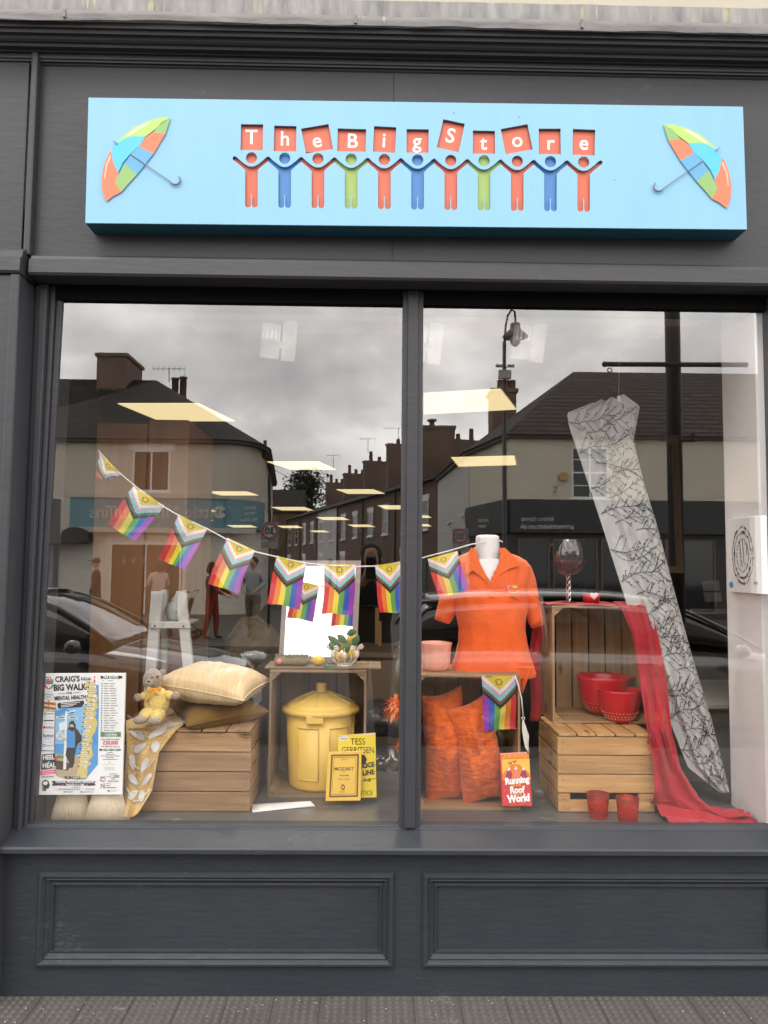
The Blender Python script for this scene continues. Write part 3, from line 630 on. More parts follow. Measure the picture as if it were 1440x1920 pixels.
# poster board
YP = .028; Z = lambda x, y, k=0, oy=1240: P(60 + x / 6, oy + y / 6, YP - .00035 * k)
pc = dict(w=(.86, .86, .85), k=(.045, .045, .05), r=(.72, .05, .09), b=(.10, .33, .68), s=(.28, .55, .82), y=(.72, .56, .20), g=(.12, .26, .12), p=(.80, .16, .26), n=(.09, .065, .055), o=(.62, .26, .09), f=(.72, .42, .30), sa=(.50, .42, .28), pk=(.6, .5, .45), lg=(.45, .45, .46), nv=(.03, .17, .42))
pcn = list(pc); pm = [mat('print_' + {'w': 'white', 'k': 'charcoal', 'r': 'red', 'b': 'blue', 's': 'pale_blue', 'y': 'yellow', 'g': 'green', 'p': 'pink', 'n': 'brown', 'o': 'orange', 'f': 'skin', 'sa': 'sand', 'pk': 'beige', 'lg': 'mid_grey', 'nv': 'navy'}[k], v, .5) for k, v in pc.items()]
ix = {k: i for i, k in enumerate(pcn)}
po = thing('charity_poster', P(150, 1490, YP), 'white charity walk poster board with blue photo and map, standing on the lampshades', 'poster')
b = MB(); b.prism([Z(112, 138), Z(1050, 134), Z(1012, 1500), Z(58, 1503)], (0, .012, 0)); b.build('board', pm[0], po, bevel=.001)
b = MB()
def pp(c, pts, k=1): b.poly([Z(x, y, k) for x, y in pts], ix[c])
def pb(c, x0, y0, x1, y1, k=1, sk=0): pp(c, [(x0, y0), (x1, y0 - sk), (x1, y1 - sk), (x0, y1)], k)
def pt(c, s, x, y, size, k=3, ang=0, bold=.02, sq=1., al='CENTER'):
    ca, sa = math.cos(R_(ang)), math.sin(R_(ang))
    def fn(u, v): u *= sq; return Z(x + u * ca - v * sa, y - (u * sa + v * ca), k)
    b.txt(s, fn, size, ix[c], al, bold, 2)
def wig(c, x0, y0, x1, y1, k=2):
    n = 7; pts = [(lerp(x0, x1, i / n), y0 + (3 if i % 2 else -2)) for i in range(n + 1)] + [(x1 + 12, y0 + 12), (x1 - 4, (y0 + y1) / 2), (x1 + 14, y1 - 8)] + [(lerp(x1, x0, i / n), y1 + (3 if i % 2 else -2)) for i in range(n + 1)] + [(x0 - 12, y1 - 10), (x0 + 4, (y0 + y1) / 2), (x0 - 14, y0 + 10)]
    b.poly([Z(x, y, k) for x, y in pts], ix[c])
# photo: sky, sea, ground
pp('s', [(262, 540), (380, 515), (560, 505), (735, 420), (735, 940), (250, 940)], 1); pp('b', [(262, 560), (380, 530), (420, 560), (300, 620), (262, 610)], 2)
pp('b', [(250, 930), (600, 930), (600, 1060), (245, 1040)], 2); pp('sa', [(240, 1035), (520, 1060), (600, 1180), (590, 1300), (400, 1330), (270, 1290)], 2); pp('n', [(255, 1110), (380, 1130), (470, 1180), (400, 1230), (270, 1215)], 3)
pp('g', [(280, 1055), (380, 1065), (370, 1090), (290, 1090)], 3)
pp('w', [(300, 700), (370, 670), (370, 760), (310, 790)], 2); pp('b', [(640, 300), (750, 260), (752, 560), (745, 900), (742, 1160), (600, 1330), (500, 1330), (560, 1000), (600, 600)], 2)
rnd = random.Random(3); lp, rp = [], []
for i in range(34):
    y = 225 + i * 33; cxm = lerp(665, 690, max(0, 1 - abs(i - 6) / 6)) if i < 12 else lerp(680, 560, (i - 12) / 22); w = 65 + 30 * noise.noise(Vector((i * .7, 2, 0)))
    wl = w + rnd.uniform(-16, 10) + (22 if 8 < i < 16 else 0); lp.append((cxm - wl, y)); rp.append((cxm + w * .8 + rnd.uniform(-22, 18), y))
for i in range(33): pp('y', [lp[i], rp[i], rp[i + 1], lp[i + 1]], 3)
for i in range(60):
    q = rnd.randrange(33); x = rnd.uniform(lp[q][0], rp[q][0]); y = 225 + q * 33 + rnd.uniform(0, 30); s_ = rnd.uniform(6, 15); pp(rnd.choice(['g', 'sa', 'sa', 'o', 'sa', 'g']), [(x - s_, y), (x, y - s_ * .7), (x + s_, y + 2), (x, y + s_ * .7)], 4)
for i in range(20):
    y = 240 + i * 49.5; x = lerp(690, 600, min(1, i / 12)) if i < 13 else lerp(600, 570, (i - 13) / 7); b.poly([Z(x - 48 + 8 * math.cos(a), y + 8 * math.sin(a), 5) for a in [j * .785 for j in range(8)]], ix['k']); pb('w', x - 28, y - 10, x + 45 + rnd.uniform(-18, 12), y + 12, 5); pb('k', x - 22, y - 2, x + 32 + rnd.uniform(-14, 6), y + 4, 6)
# signpost + walker
pp('w', [(375, 560), (397, 560), (384, 1215), (350, 1218)], 4); pp('w', [(395, 575), (480, 545), (488, 562), (398, 610)], 5); pp('w', [(275, 615), (395, 622), (395, 652), (275, 640)], 5); pp('w', [(415, 615), (505, 630), (515, 655), (415, 640)], 5)
for q in ([(405, 585), (470, 562), (472, 572), (405, 596)], [(290, 622), (362, 626), (362, 636), (290, 632)], [(425, 622), (495, 634), (495, 644), (425, 632)]): pp('k', q, 6)
b.poly([Z(313 + 45 * math.cos(j * .524), 838 + 45 * math.sin(j * .524), 4) for j in range(12)], ix['w'])
for y in (815, 838, 858): pb('r' if y > 850 else 'k', 285, y, 340, y + 7, 5, 3)
pp('n', [(392, 770), (412, 745), (480, 742), (520, 775), (560, 850), (555, 900), (510, 935), (500, 970), (400, 975), (388, 880)], 5); pp('b', [(395, 775), (415, 765), (478, 765), (486, 860), (480, 970), (402, 970), (390, 880)], 6)
pp('k', [(388, 975), (495, 972), (478, 1080), (478, 1190), (420, 1200), (415, 1130), (378, 1060)], 5); pp('n', [(428, 1060), (440, 1130), (436, 1060)], 6)
pp('n', [(420, 690), (440, 668), (468, 668), (492, 720), (485, 765), (455, 790), (425, 775), (412, 735)], 6); pp('f', [(424, 712), (452, 704), (470, 720), (468, 748), (440, 760), (424, 740)], 7); pp('n', [(422, 742), (440, 738), (468, 742), (462, 778), (438, 782), (426, 770)], 8)
pp('f', [(415, 1205), (440, 1195), (440, 1235), (400, 1245)], 6); pp('f', [(470, 1150), (500, 1150), (478, 1215), (460, 1220)], 6); pp('f', [(362, 870), (378, 860), (380, 890), (366, 895)], 6)
# headline
pt('k', "CRAIG'S", 398, 202, 88, ang=1.5, bold=.035, sq=.88); pt('k', 'BIG WALK', 425, 295, 98, ang=2, bold=.045, sq=.80); pt('k', 'FOR', 420, 358, 34, bold=.03); pb('k', 292, 364, 380, 369, 2, 4); pb('k', 465, 352, 552, 357, 2, 4)
pt('k', 'MENTAL HEALTH', 430, 410, 62, k=7, ang=3, bold=.03, sq=.74)
pp('k', [(290, 470), (580, 440), (590, 470), (555, 512), (300, 530), (285, 505)], 6); 
for y in (474, 494, 512): pb('w', 325, y, 540 - (y - 474) * 2, y + 7, 7, 18)
wig('k', 560, 180, 655, 212, 5); pt('w', 'START!', 608, 196, 30, 7, bold=.03)
pp('r', [(692, 235), (697, 170), (708, 165), (712, 235)], 5); pp('w', [(695, 205), (710, 205), (711, 190), (696, 190)], 6)
# logos left
for i, c in enumerate(('b', 'r', 'g')):
    x = 150 + i * 36; b.poly([Z(x + 11 * math.cos(j * .785), 208 + 11 * math.sin(j * .785), 3) for j in range(8)], ix[c]); pp(c, [(x - 22, 195), (x - 8, 222), (x + 8, 222), (x + 22, 195), (x + 15, 245), (x - 15, 245)], 3)
pb('k', 130, 248, 235, 256, 3); pp('r', [(128, 262), (140, 290), (180, 312), (225, 305), (180, 298), (150, 262)], 3); pp('g', [(180, 312), (225, 300), (248, 262), (232, 262), (210, 290)], 4); pt('k', 'the big', 182, 180, 22)
b.poly([Z(190 + 52 * math.cos(j * .4), 390 + 50 * math.sin(j * .4), 2) for j in range(16)], ix['lg']); b.poly([Z(192 + 44 * math.cos(j * .4), 388 + 43 * math.sin(j * .4), 3) for j in range(16)], ix['w']); pt('k', 'LANDS', 190, 375, 26, 4); pt('k', 'END', 190, 404, 26, 4)
pb('o', 178, 440, 196, 548, 3); pp('o', [(110, 452), (270, 462), (272, 502), (110, 478)], 4); pp('o', [(112, 498), (275, 515), (272, 552), (112, 528)], 4); pp('n', [(130, 465), (255, 478), (255, 484), (130, 471)], 5); pp('n', [(130, 512), (255, 530), (255, 536), (130, 518)], 5)
pp('n', [(108, 552), (262, 560), (258, 1012), (98, 1010)], 2); pp('w', [(122, 560), (256, 566), (248, 1004), (110, 1000)], 3)
for x, y, s_, c in ((150, 590, 18, 'g'), (138, 742, 14, 'r'), (135, 946, 18, 'b')): b.poly([Z(x + s_ * math.cos(j * .785), y + s_ * math.sin(j * .785), 4) for j in range(8)], ix[c])
for x, y, s_ in ((150, 590, 9), (135, 946, 9)): b.poly([Z(x + s_ * math.cos(j * .785), y + s_ * math.sin(j * .785), 5) for j in range(8)], ix['w'])
pb('k', 172, 586, 245, 594, 4); pb('k', 132, 660, 245, 672, 4); pt('k', 'HullGo', 195, 745, 34, 4); pt('nv', 'lumo', 183, 835, 58, 4, bold=.03); pb('lg', 135, 868, 215, 876, 4); pt('nv', 'metapower', 200, 947, 22, 4)
for y in (628, 700, 790, 905): pb('lg', 125, y, 245, y + 2, 4)
pp('k', [(112, 1048), (258, 1036), (275, 1200), (100, 1222)], 3); pt('w', 'HEEL', 186, 1082, 70, 5, ang=3, bold=.04, sq=.85); pt('w', 'to', 190, 1130, 26, 5); pt('w', 'HEAL', 192, 1172, 74, 5, ang=3, bold=.04, sq=.85)
pp('p', [(92, 1232), (272, 1215), (270, 1262), (95, 1282)], 4); pb('w', 110, 1245, 250, 1250, 5, 10); pb('w', 115, 1264, 235, 1269, 5, 8); pt('k', '#HeelToHeal', 180, 1298, 24, 4, ang=3)
b.poly([Z(x, y, 5) for x, y in [(272, 1110), (255, 1085), (258, 1065), (272, 1075), (286, 1062), (292, 1082)]], ix['r'])
pp('k', [(108, 1380), (120, 1345), (155, 1330), (188, 1350), (196, 1380), (202, 1400), (192, 1410), (188, 1430), (160, 1435), (158, 1460), (120, 1460), (125, 1420)], 3); pp('w', [(120, 1375), (135, 1352), (165, 1350), (180, 1370), (165, 1390), (135, 1392)], 4); pp('g', [(112, 1420), (132, 1408), (138, 1430), (142, 1458), (118, 1460)], 5)
wig('k', 235, 1345, 705, 1398, 3); pt('w', 'TOGETHER, WE CAN MAKE A DIFFERENCE', 480, 1358, 28, 5, bold=.04, sq=.80); pt('w', 'ONE STEP AT A TIME.', 485, 1388, 26, 5, bold=.04, sq=.85); pb('p', 338, 1382, 352, 1394, 5); pb('p', 612, 1382, 626, 1394, 5)
pt('k', 'FOR MORE INFO', 495, 1418, 14, 3); pb('lg', 240, 1428, 710, 1430, 2); pb('lg', 240, 1448, 710, 1450, 2); pb('k', 295, 1436, 540, 1441, 3); pb('k', 600, 1436, 700, 1441, 3); pt('k', '@heeltoheal', 405, 1468, 20, 3); pt('k', '@heeltoheal.com', 615, 1468, 20, 3)
wig('k', 375, 1292, 435, 1318, 6); pt('w', 'KEY', 405, 1305, 18, 8); wig('k', 455, 1295, 530, 1322, 6); pt('w', 'FINISH!', 492, 1309, 22, 8, bold=.03)
# right column
wig('k', 778, 163, 1010, 195, 2); pt('w', 'THE ROUTE', 885, 179, 32, 4, bold=.04)
pb('k', 790, 215, 805, 220, 2); pb('k', 855, 215, 912, 220, 2)
for i in range(20):
    y = 250 + i * 27.7; b.poly([Z(788 - i * .4 + 8 * math.cos(j * 1.05), y + 8 * math.sin(j * 1.05), 2) for j in range(6)], ix['k']); l1 = rnd.uniform(40, 75); l2 = rnd.uniform(35, 80)
    pb('k', 808, y - 3, 808 + l1, y + 3, 2); pb('k', 822 + l1, y - 3, 822 + l1 + l2, y + 3, 2); pb('lg', 775, y + 13, 1000, y + 14, 2)
pb('g', 770, 795, 1000, 850, 2); pt('w', '~1,200 MILES', 885, 825, 26, 3, bold=.04); pb('w', 815, 802, 930, 806, 3); pb('w', 810, 840, 950, 844, 3)
pt('k', 'HELP CRAIG TO RAISE', 882, 880, 21, 2); pt('r', '£20,000', 882, 918, 58, 3, bold=.03, sq=.9); pt('k', 'FOR MENTAL HEALTH', 882, 960, 21, 2); wig('k', 765, 985, 992, 1006, 2); pt('w', '16 WEEKS TO FINISH', 882, 996, 20, 4)
for i, l in enumerate((60, 105, 210, 90, 165)): pb('k', 878 - l / 2, 1022 + i * 20, 878 + l / 2, 1028 + i * 20, 2)
pt('lg', 'LIMITED FUND', 872, 1160, 22, 2, bold=0); b.poly([Z(872 + 7 * math.cos(j * 1.05), 1138 + 7 * math.sin(j * 1.05), 2) for j in range(6)], ix['k'])
for i, l in enumerate((130, 110, 130)): pb('lg', 870 - l / 2, 1190 + i * 15, 870 + l / 2, 1195 + i * 15, 2)
for i, c in enumerate(('b', 'r', 'b')): pp(c, [(766 + i * 20, 1292), (776 + i * 20, 1300), (786 + i * 20, 1292), (782 + i * 20, 1320), (770 + i * 20, 1320)], 2)
pp('r', [(758, 1325), (770, 1345), (800, 1358), (830, 1350), (790, 1345), (775, 1325)], 2); pp('lg', [(800, 1340), (832, 1322), (830, 1335), (805, 1350)], 3)
pt('k', '~1,200', 912, 1295, 50, 3, bold=.01); pb('k', 870, 1262, 955, 1267, 2); pb('k', 888, 1322, 938, 1328, 2); pb('lg', 850, 1340, 975, 1360, 2)
pt('k', '70', 795, 1410, 64, 3, bold=.01); pb('k', 835, 1395, 880, 1401, 2); pb('k', 835, 1418, 948, 1425, 2); pb('k', 800, 1375, 895, 1379, 2)
b.poly([Z(x, y, 2) for x, y in [(862, 1472), (845, 1455), (850, 1446), (862, 1452), (874, 1446), (880, 1455)]], ix['nv']); pb('lg', 888, 1448, 970, 1452, 2); pb('lg', 888, 1462, 940, 1466, 2)
b.build('printed_sheet', pm, po)
# white plant stand (ladder) with vase
Yl = .68
st = thing('plant_stand', (xx(315, Yl, 1300), Yl, ZF), 'white painted wooden A-frame stand with screwed crossbar behind the cushions', 'plant stand')
def slab(name, q, Y, th, m, par): 
    b = MB(); b.prism([P(x, y, Y) for x, y in q], (0, th, 0)); return b.build(name, m, par, bevel=.002)
slab('leg', [(283, 1109), (303, 1109), (289, 1300), (269, 1300)], Yl, .03, white, st); slab('leg', [(329, 1109), (347, 1107), (366, 1300), (347, 1300)], Yl, .03, white, st)
slab('leg', [(302, 1106), (313, 1106), (312, 1280), (303, 1280)], Yl + .22, .03, white, st)
cbar = slab('crossbar', [(282, 1166), (355, 1166), (357, 1178), (281, 1178)], Yl - .012, .011, white, st)
for x, y in ((290, 1174), (344, 1174)): b = MB(); c = P(x, y, Yl - .014); b.tube([c, c + Vector((0, .004, 0))], .0045, 8); b.build('screw', nailm, cbar)
b = MB(); p0, p1 = P(284, 1166, Yl), P(358, 1166, Yl); b.box(p0.x + .02, p1.x - .02, Yl + .032, Yl + .24, p0.z - .012, p0.z - .002); b.build('shelf', white, st)
c = P(328, 1164, Yl + .12); b = MB(); s_ = .0024
b.lathe([(0, -.002), (.028, 0), (.036, .012), (.045, .035), (.043, .055), (.028, .078), (.018, .086), (.020, .094), (.014, .100), (.006, .108), (.007, .114), (0, .118)], (c.x, Yl + .12, p0.z), 24)
tag(b.build('vase', mat('pale_green_ceramic', (.60, .64, .58), .25, coat=.5)), 'pale green lidded ceramic vase on the shelf of the white stand', 'vase')
# cushions
def cushion(name, corners, Y, thick, m, label, cat='cushion', group=None, depth=None, crease=0, tilt=0, seed=1, axes=None, piping=None):
    # corners TL TR BR BL in photo px at depth Y (the facing outline); bulges out both sides
    q = [P(x, y, Y + (tilt if i < 2 else 0)) for i, (x, y) in enumerate(corners)] if axes is None else axes
    nrm = (q[1] - q[0]).cross(q[3] - q[0]).normalized()
    b = MB()
    def mk(sg):
        def f(u, v):
            pin = 1 - .10 * (math.sin(math.pi * u) * (abs(2 * v - 1) ** 3) + 0)
            uu = .5 + (u - .5) * (1 - .07 * math.sin(math.pi * v)); vv = .5 + (v - .5) * (1 - .09 * math.sin(math.pi * u))
            p = (q[0].lerp(q[1], uu)).lerp(q[3].lerp(q[2], uu), vv)
            h = (max(0, math.sin(math.pi * u)) * max(0, math.sin(math.pi * v))) ** .55
            w = noise.noise(Vector((u * 2.4 + seed, v * 3.0, seed))) * .38 + noise.noise(Vector((u * 7 + seed, v * 7, seed * 2))) * .14 + noise.noise(Vector((u * 17, v * 17, seed))) * .05
            return p + nrm * sg * thick * .5 * h * (1 + w * (1 + crease))
        return f
    b.grid(mk(1), 40, 40); b.grid(mk(-1), 40, 40)
    o = b.build(name, m, None, weld=True)
    tag(o, label, cat, group); return o
def flat_cushion(name, cx, y0, y1, x0, x1, z0, z1, m, label, rot=0, seed=1, dz=0, piping=None):
    # lies flat: plan rectangle, puffed upward and downward
    b = MB(); zc_ = (z0 + z1) / 2; M = Matrix.Rotation(R_(rot), 3, 'Z'); c = Vector(((x0 + x1) / 2, (y0 + y1) / 2, zc_))
    hx, hy, hz = (x1 - x0) / 2, (y1 - y0) / 2, (z1 - z0) / 2
    def mk(sg):
        def f(u, v):
            a, d = 2 * u - 1, 2 * v - 1
            X = a * hx * (1 - .10 * (1 - d * d)); Yy = d * hy * (1 - .10 * (1 - a * a))
            h = (max(0, math.sin(math.pi * u)) * max(0, math.sin(math.pi * v))) ** .45
            w = noise.noise(Vector((u * 2.6 + seed, v * 3, seed))) * .22 + noise.noise(Vector((u * 7 + seed, v * 7, 1))) * .06
            return M @ Vector((X, Yy, sg * hz * h * (1 + w) + dz * a * .5)) + c
        return f
    b.grid(mk(1), 44, 44); b.grid(mk(-1), 44, 44); o = b.build(name, m, None, weld=True)
    if piping:
        pts = []
        f = mk(1)
        for i in range(41): pts.append(f(i / 40, 0))
        for i in range(1, 41): pts.append(f(1, i / 40))
        for i in range(1, 41): pts.append(f(1 - i / 40, 1))
        for i in range(1, 41): pts.append(f(0, 1 - i / 40))
        q = MB(); q.tube(pts, .0035, 6); q.build('piping', piping, o)
    return tag(o, label, 'cushion')
def fabric(name, a, c2, st, bump=.5, bs=60, sheen=.3, rough=.9, ns=5, contrast=.25, scuff=None): return mat(name, a, rough, col2=c2, ns=ns, st=st, bump=bump, bs=bs, bst=st, sheen=sheen, contrast=contrast, scuff=scuff)
must = fabric('mustard_velvet', (.12, .058, .007), (.22, .115, .018), (1, 1, 1), .2, 20, .2, .7)
creamc = fabric('cream_chenille', (.56, .36, .15), (.66, .52, .33), (14, 1.2, 1.2), .6, 8, .3)
zc1 = cC['z1']; X = lambda px, Y, py: P(px, py, Y).x
def corner_cushion(c, thick, m, label, seed, piping):
    b = MB(); nrm = (c[1] - c[0]).cross(c[3] - c[0]).normalized(); nrm = nrm if nrm.z > 0 else -nrm
    def mk(sg):
        def f(u, v):
            a, d = 2 * u - 1, 2 * v - 1; uu = .5 + .5 * a * (1 - .09 * (1 - d * d)); vv = .5 + .5 * d * (1 - .09 * (1 - a * a))
            p = (c[0].lerp(c[1], uu)).lerp(c[3].lerp(c[2], uu), vv); h = (max(0, math.sin(math.pi * u)) * max(0, math.sin(math.pi * v))) ** .42
            w = noise.noise(Vector((u * 2.6 + seed, v * 3, seed))) * .25 + noise.noise(Vector((u * 7 + seed, v * 7, 1))) * .10 + .05 * noise.noise(Vector((u * 19, v * 17, seed)))
            return p + nrm * sg * thick * .5 * h * (1 + w)
        return f
    b.grid(mk(1), 56, 56); b.grid(mk(-1), 56, 56); o = b.build('cushion', m, None, weld=True); f = mk(1)
    pts = [f(i / 40, 0) for i in range(41)] + [f(1, i / 40) for i in range(1, 41)] + [f(1 - i / 40, 1) for i in range(1, 41)] + [f(0, 1 - i / 40) for i in range(1, 41)]
    q = MB(); q.tube(pts, .0028, 6); q.build('piping', piping, o); return tag(o, label, 'cushion')
corner_cushion([P(318, 1324, .44), P(350, 1362, .12), P(505, 1334, .34), P(440, 1305, .62)], .135, must, 'mustard brown velvet cushion lying beneath the cream cushion', 3, must)
corner_cushion([P(282, 1281, .20), P(456, 1314, .12), P(509, 1276, .40), P(360, 1254, .56)], .150, creamc, 'cream ribbed cushion on top of the pair on the old crate', 9, mat('cream_piping', (.66, .52, .32), .9))
# throw draped over crate
thr = fabric('yellow_throw', (.66, .42, .14), (.76, .54, .24), (1, 1, 1), .7, 120, .3, .95, ns=40)
thw = mat('throw_leaf', (.66, .64, .60), .95, col2=(.74, .72, .68), ns=40)
def throwf(u, v, off=0):
    # v: 0 top on crate, 1 floor; cols in photo px (left,right) with depth
    key = [(0, 262, 345, 1344, .34), (.10, 236, 352, 1352, .24), (.22, 236, 328, 1372, .155), (.42, 238, 298, 1410, .13), (.62, 234, 290, 1450, .125), (.8, 232, 284, 1482, .12), (1, 226, 258, 1524, .075)]
    for i in range(len(key) - 1):
        if v <= key[i + 1][0]: break
    a, c = key[i], key[i + 1]; t = (v - a[0]) / (c[0] - a[0]); t = min(1, t)
    xl, xr, y, Y = [lerp(a[k], c[k], t) for k in (1, 2, 3, 4)]
    fold = .010 * math.sin(u * 7 + v * 3) + .006 * math.sin(u * 13 - v * 5)
    p = P(lerp(xl, xr, u), y + 10 * math.sin(u * 3.1) * v, Y - off + fold * (.4 + v))
    return p
b = MB(); b.grid(lambda u, v: throwf(u, v), 24, 60); tw = b.build('throw_blanket', thr, solid=.005); tag(tw, 'mustard yellow throw with white leaf pattern hanging down the left of the old crate', 'blanket')
b = MB()
def leafp(cu, cv, ang, ln, wd):
    pts = []
    for i in range(12):
        t = i / 12 * 2 * math.pi; a = ln * math.cos(t); w = wd * math.sin(t) * (1 - .25 * math.cos(t))
        pts.append((cu + (a * math.cos(ang) - w * math.sin(ang)), cv + (a * math.sin(ang) + w * math.cos(ang)) * .35))
    if all(0.02 < p[0] < .98 and .01 < p[1] < .99 for p in pts):
        n = len(pts); ctr = throwf(cu, cv, .009); b.add([ctr] + [throwf(p[0], p[1], .009) for p in pts], [(0, 1 + i, 1 + (i + 1) % n) for i in range(n)], 0, True)
for cu, cv, a in [(.25, .24, .7), (.62, .22, 2.2), (.35, .36, -.7), (.78, .36, .9), (.2, .50, 1.2), (.6, .52, 1.9), (.3, .66, .6), (.75, .66, 2.4), (.35, .8, -.6), (.7, .82, .8), (.5, .93, 1.5), (.2, .12, .4), (.8, .12, 2.6)]: leafp(cu, cv, a, .20, .10)
for k in range(3):
    pts = [throwf(.08 + .84 * t, .16 + .30 * k + .10 * math.sin(t * 3), .008) for t in [i / 14 for i in range(15)]]; b.tube(pts, .0035, 5, flat=.4)
b.build('leaf_pattern', thw, tw)
# teddy
ty = fabric('teddy_yellow_suit', (.70, .50, .12), (.76, .58, .19), (1, 1, 1), .6, 90, .4); tb = fabric('teddy_beige_fur', (.30, .23, .17), (.40, .32, .24), (1, 1, 1), .8, 120, .6)
c = P(292, 1310, .16); Yt = .16
td = thing('teddy_bear', (c.x, Yt, zc1), 'beige teddy bear in a pale yellow suit with orange bow on the crate corner', 'teddy bear')
def pb3(px, py, dy=0): return P(px, py, Yt + dy)
b = MB(); b.ball(pb3(294, 1316), (.045, .038, .056), 14, disp=.1)
for s_, hp, kp in ((-1, (283, 1332), (265, 1349)), (1, (300, 1334), (291, 1350))): b.tube([pb3(*hp, .0), pb3((hp[0] + kp[0]) / 2, (hp[1] + kp[1]) / 2, -.03), pb3(*kp, -.065)], [.026, .026, .022], 12)
b.tube([pb3(284, 1300), pb3(272, 1304, -.01), pb3(262, 1308, -.02)], [.018, .017, .015], 10); b.tube([pb3(308, 1301), pb3(318, 1304, -.01), pb3(326, 1304, -.02)], [.018, .017, .015], 10)
b.build('suit', ty, td, sub=1)
b = MB(); b.ball(pb3(287, 1275, .0), (.036, .034, .040), 14, disp=.06); b.ball(pb3(280, 1281, -.032), (.017, .014, .014), 8); b.ball(pb3(283, 1259, .005), (.011, .006, .012), 8); b.ball(pb3(305, 1260, .01), (.012, .006, .012), 8); b.build('head', tb, td)
b = MB(); b.ball(pb3(285, 1271, -.031), .0035, 6); b.ball(pb3(295, 1269, -.028), .0035, 6); b.ball(pb3(279, 1278, -.043), (.005, .003, .0035), 6); b.build('face', black, td)
for q, dy in (((262, 1350), -.075), ((290, 1352), -.075)): b = MB(); b.ball(pb3(*q, dy), (.024, .020, .015), 10, disp=.1); b.build('foot', tb, td)
for q in ((258, 1308), (330, 1304)): b = MB(); b.ball(pb3(*q, -.025), (.014, .014, .015), 8); b.build('paw', tb, td)
b = MB()
for s_ in (-1, 1): b.poly([pb3(289, 1292, -.04), pb3(289 + s_ * 12, 1286, -.045), pb3(289 + s_ * 14, 1292, -.047), pb3(289 + s_ * 11, 1299, -.045)])
b.ball(pb3(289, 1292, -.042), .005, 6); b.tube([pb3(289, 1294, -.042), pb3(282, 1306, -.045), pb3(276, 1316, -.04)], .003, 5); b.tube([pb3(290, 1294, -.042), pb3(296, 1304, -.045)], .003, 5); b.build('bow', mat('orange_ribbon', (.75, .33, .04), .4), td)
# white paper sheet on platform
b = MB(); q = [PZ(468, 1508, ZF + .003), PZ(582, 1502, ZF + .022), PZ(592, 1512, ZF + .002), PZ(474, 1523, ZF + .001)]
b.grid(lambda u, v: q[0].lerp(q[1], u).lerp(q[3].lerp(q[2], u), v) + Vector((0, 0, .006 * math.sin(u * 3.1) * math.sin(v * 3))), 8, 6); tag(b.build('paper_sheet', white, solid=.001), 'loose white paper sheet curling on the grey platform', 'paper')

# ================================================================== MIDDLE DISPLAY
yel = mat('bin_yellow', (.80, .52, .10), .42, col2=(.86, .58, .13), ns=4, bump=.05, bs=30)
Yb = YD + .155
c0, c1 = P(541, 1478, YD + .06), P(663, 1478, YD + .06); bc = P(601, 1400, Yb); d_ = lambda pxw: pxw / F * (Yb + 2.69)
zb0 = ZF + .011; zrim = P(601, 1330, Yb).z; zlid = P(601, 1296, Yb).z; r0, r1 = d_(57), d_(64)
bt = thing('dustbin', (bc.x, Yb, zb0), 'yellow plastic dustbin with ribbed round lid inside the weathered crate', 'bin')
b = MB(); b.lathe([(0, zb0), (r0 * .96, zb0), (r0, zb0 + .012), (r0 * 1.01, zb0 + .04), (r1, zrim), (r1 * .93, zrim)], (bc.x, Yb, 0), 48)
b.build('body', yel, bt)
# raised panels on the body
for a0 in (-126, -72, -18):
    b = MB()
    def fr(t, z, k=1.0): 
        a = R_(a0 + t * 36); r = lerp(r0 * 1.01, r1, (z - zb0) / (zrim - zb0)) + .0018 * k; return Vector((bc.x + r * math.cos(a), Yb + r * math.sin(a), z))
    za, zb_ = zb0 + .045, zrim - .05
    pts = [fr(i / 8, zb_) for i in range(9)] + [fr(1, lerp(zb_, za, i / 4)) for i in range(1, 5)] + [fr(1 - i / 8, za) for i in range(1, 9)] + [fr(0, lerp(za, zb_, i / 4)) for i in range(1, 5)]
    b.tube(pts, .0022, 6); b.build('moulded_panel', yel, bt)
b = MB(); rl = d_(71); zl = zrim
b.lathe([(r1 * .98, zl - .012), (rl, zl - .004), (rl * 1.01, zl + .006), (rl * .99, zl + .014), (rl * .9, zl + .018), (rl * .88, zl + .026), (rl * .85, zl + .031), (rl * .55, zl + .050), (rl * .3, zl + .066), (rl * .2, zl + .072), (0, zl + .073)], (bc.x, Yb, 0), 48)
lid = b.build('lid', yel, bt)
b = MB()
for k in range(10):
    a = R_(k * 36 + 12); u = Vector((math.cos(a), math.sin(a), 0)); b.tube([Vector((bc.x, Yb, 0)) + u * (rl * q) + Vector((0, 0, zl + h)) for q, h in ((.84, .032), (.55, .051), (.3, .067), (.2, .073))], .0022, 6)
b.build('lid_rib', yel, lid)
b = MB(); b.lathe([(.027, 0), (.022, .006), (.021, .034), (.018, .037), (0, .037)], (bc.x, Yb, zl + .071), 8); b.build('knob', yel, lid)
b = MB(); hx = P(591, 1336, .2).x * 1.07; b.box(xx(574, Yb - r1, 1340), xx(607, Yb - r1, 1340), Yb - rl * .99, Yb - r1 + .01, zl - .030, zl + .002); b.build('handle', yel, bt, bevel=.004)
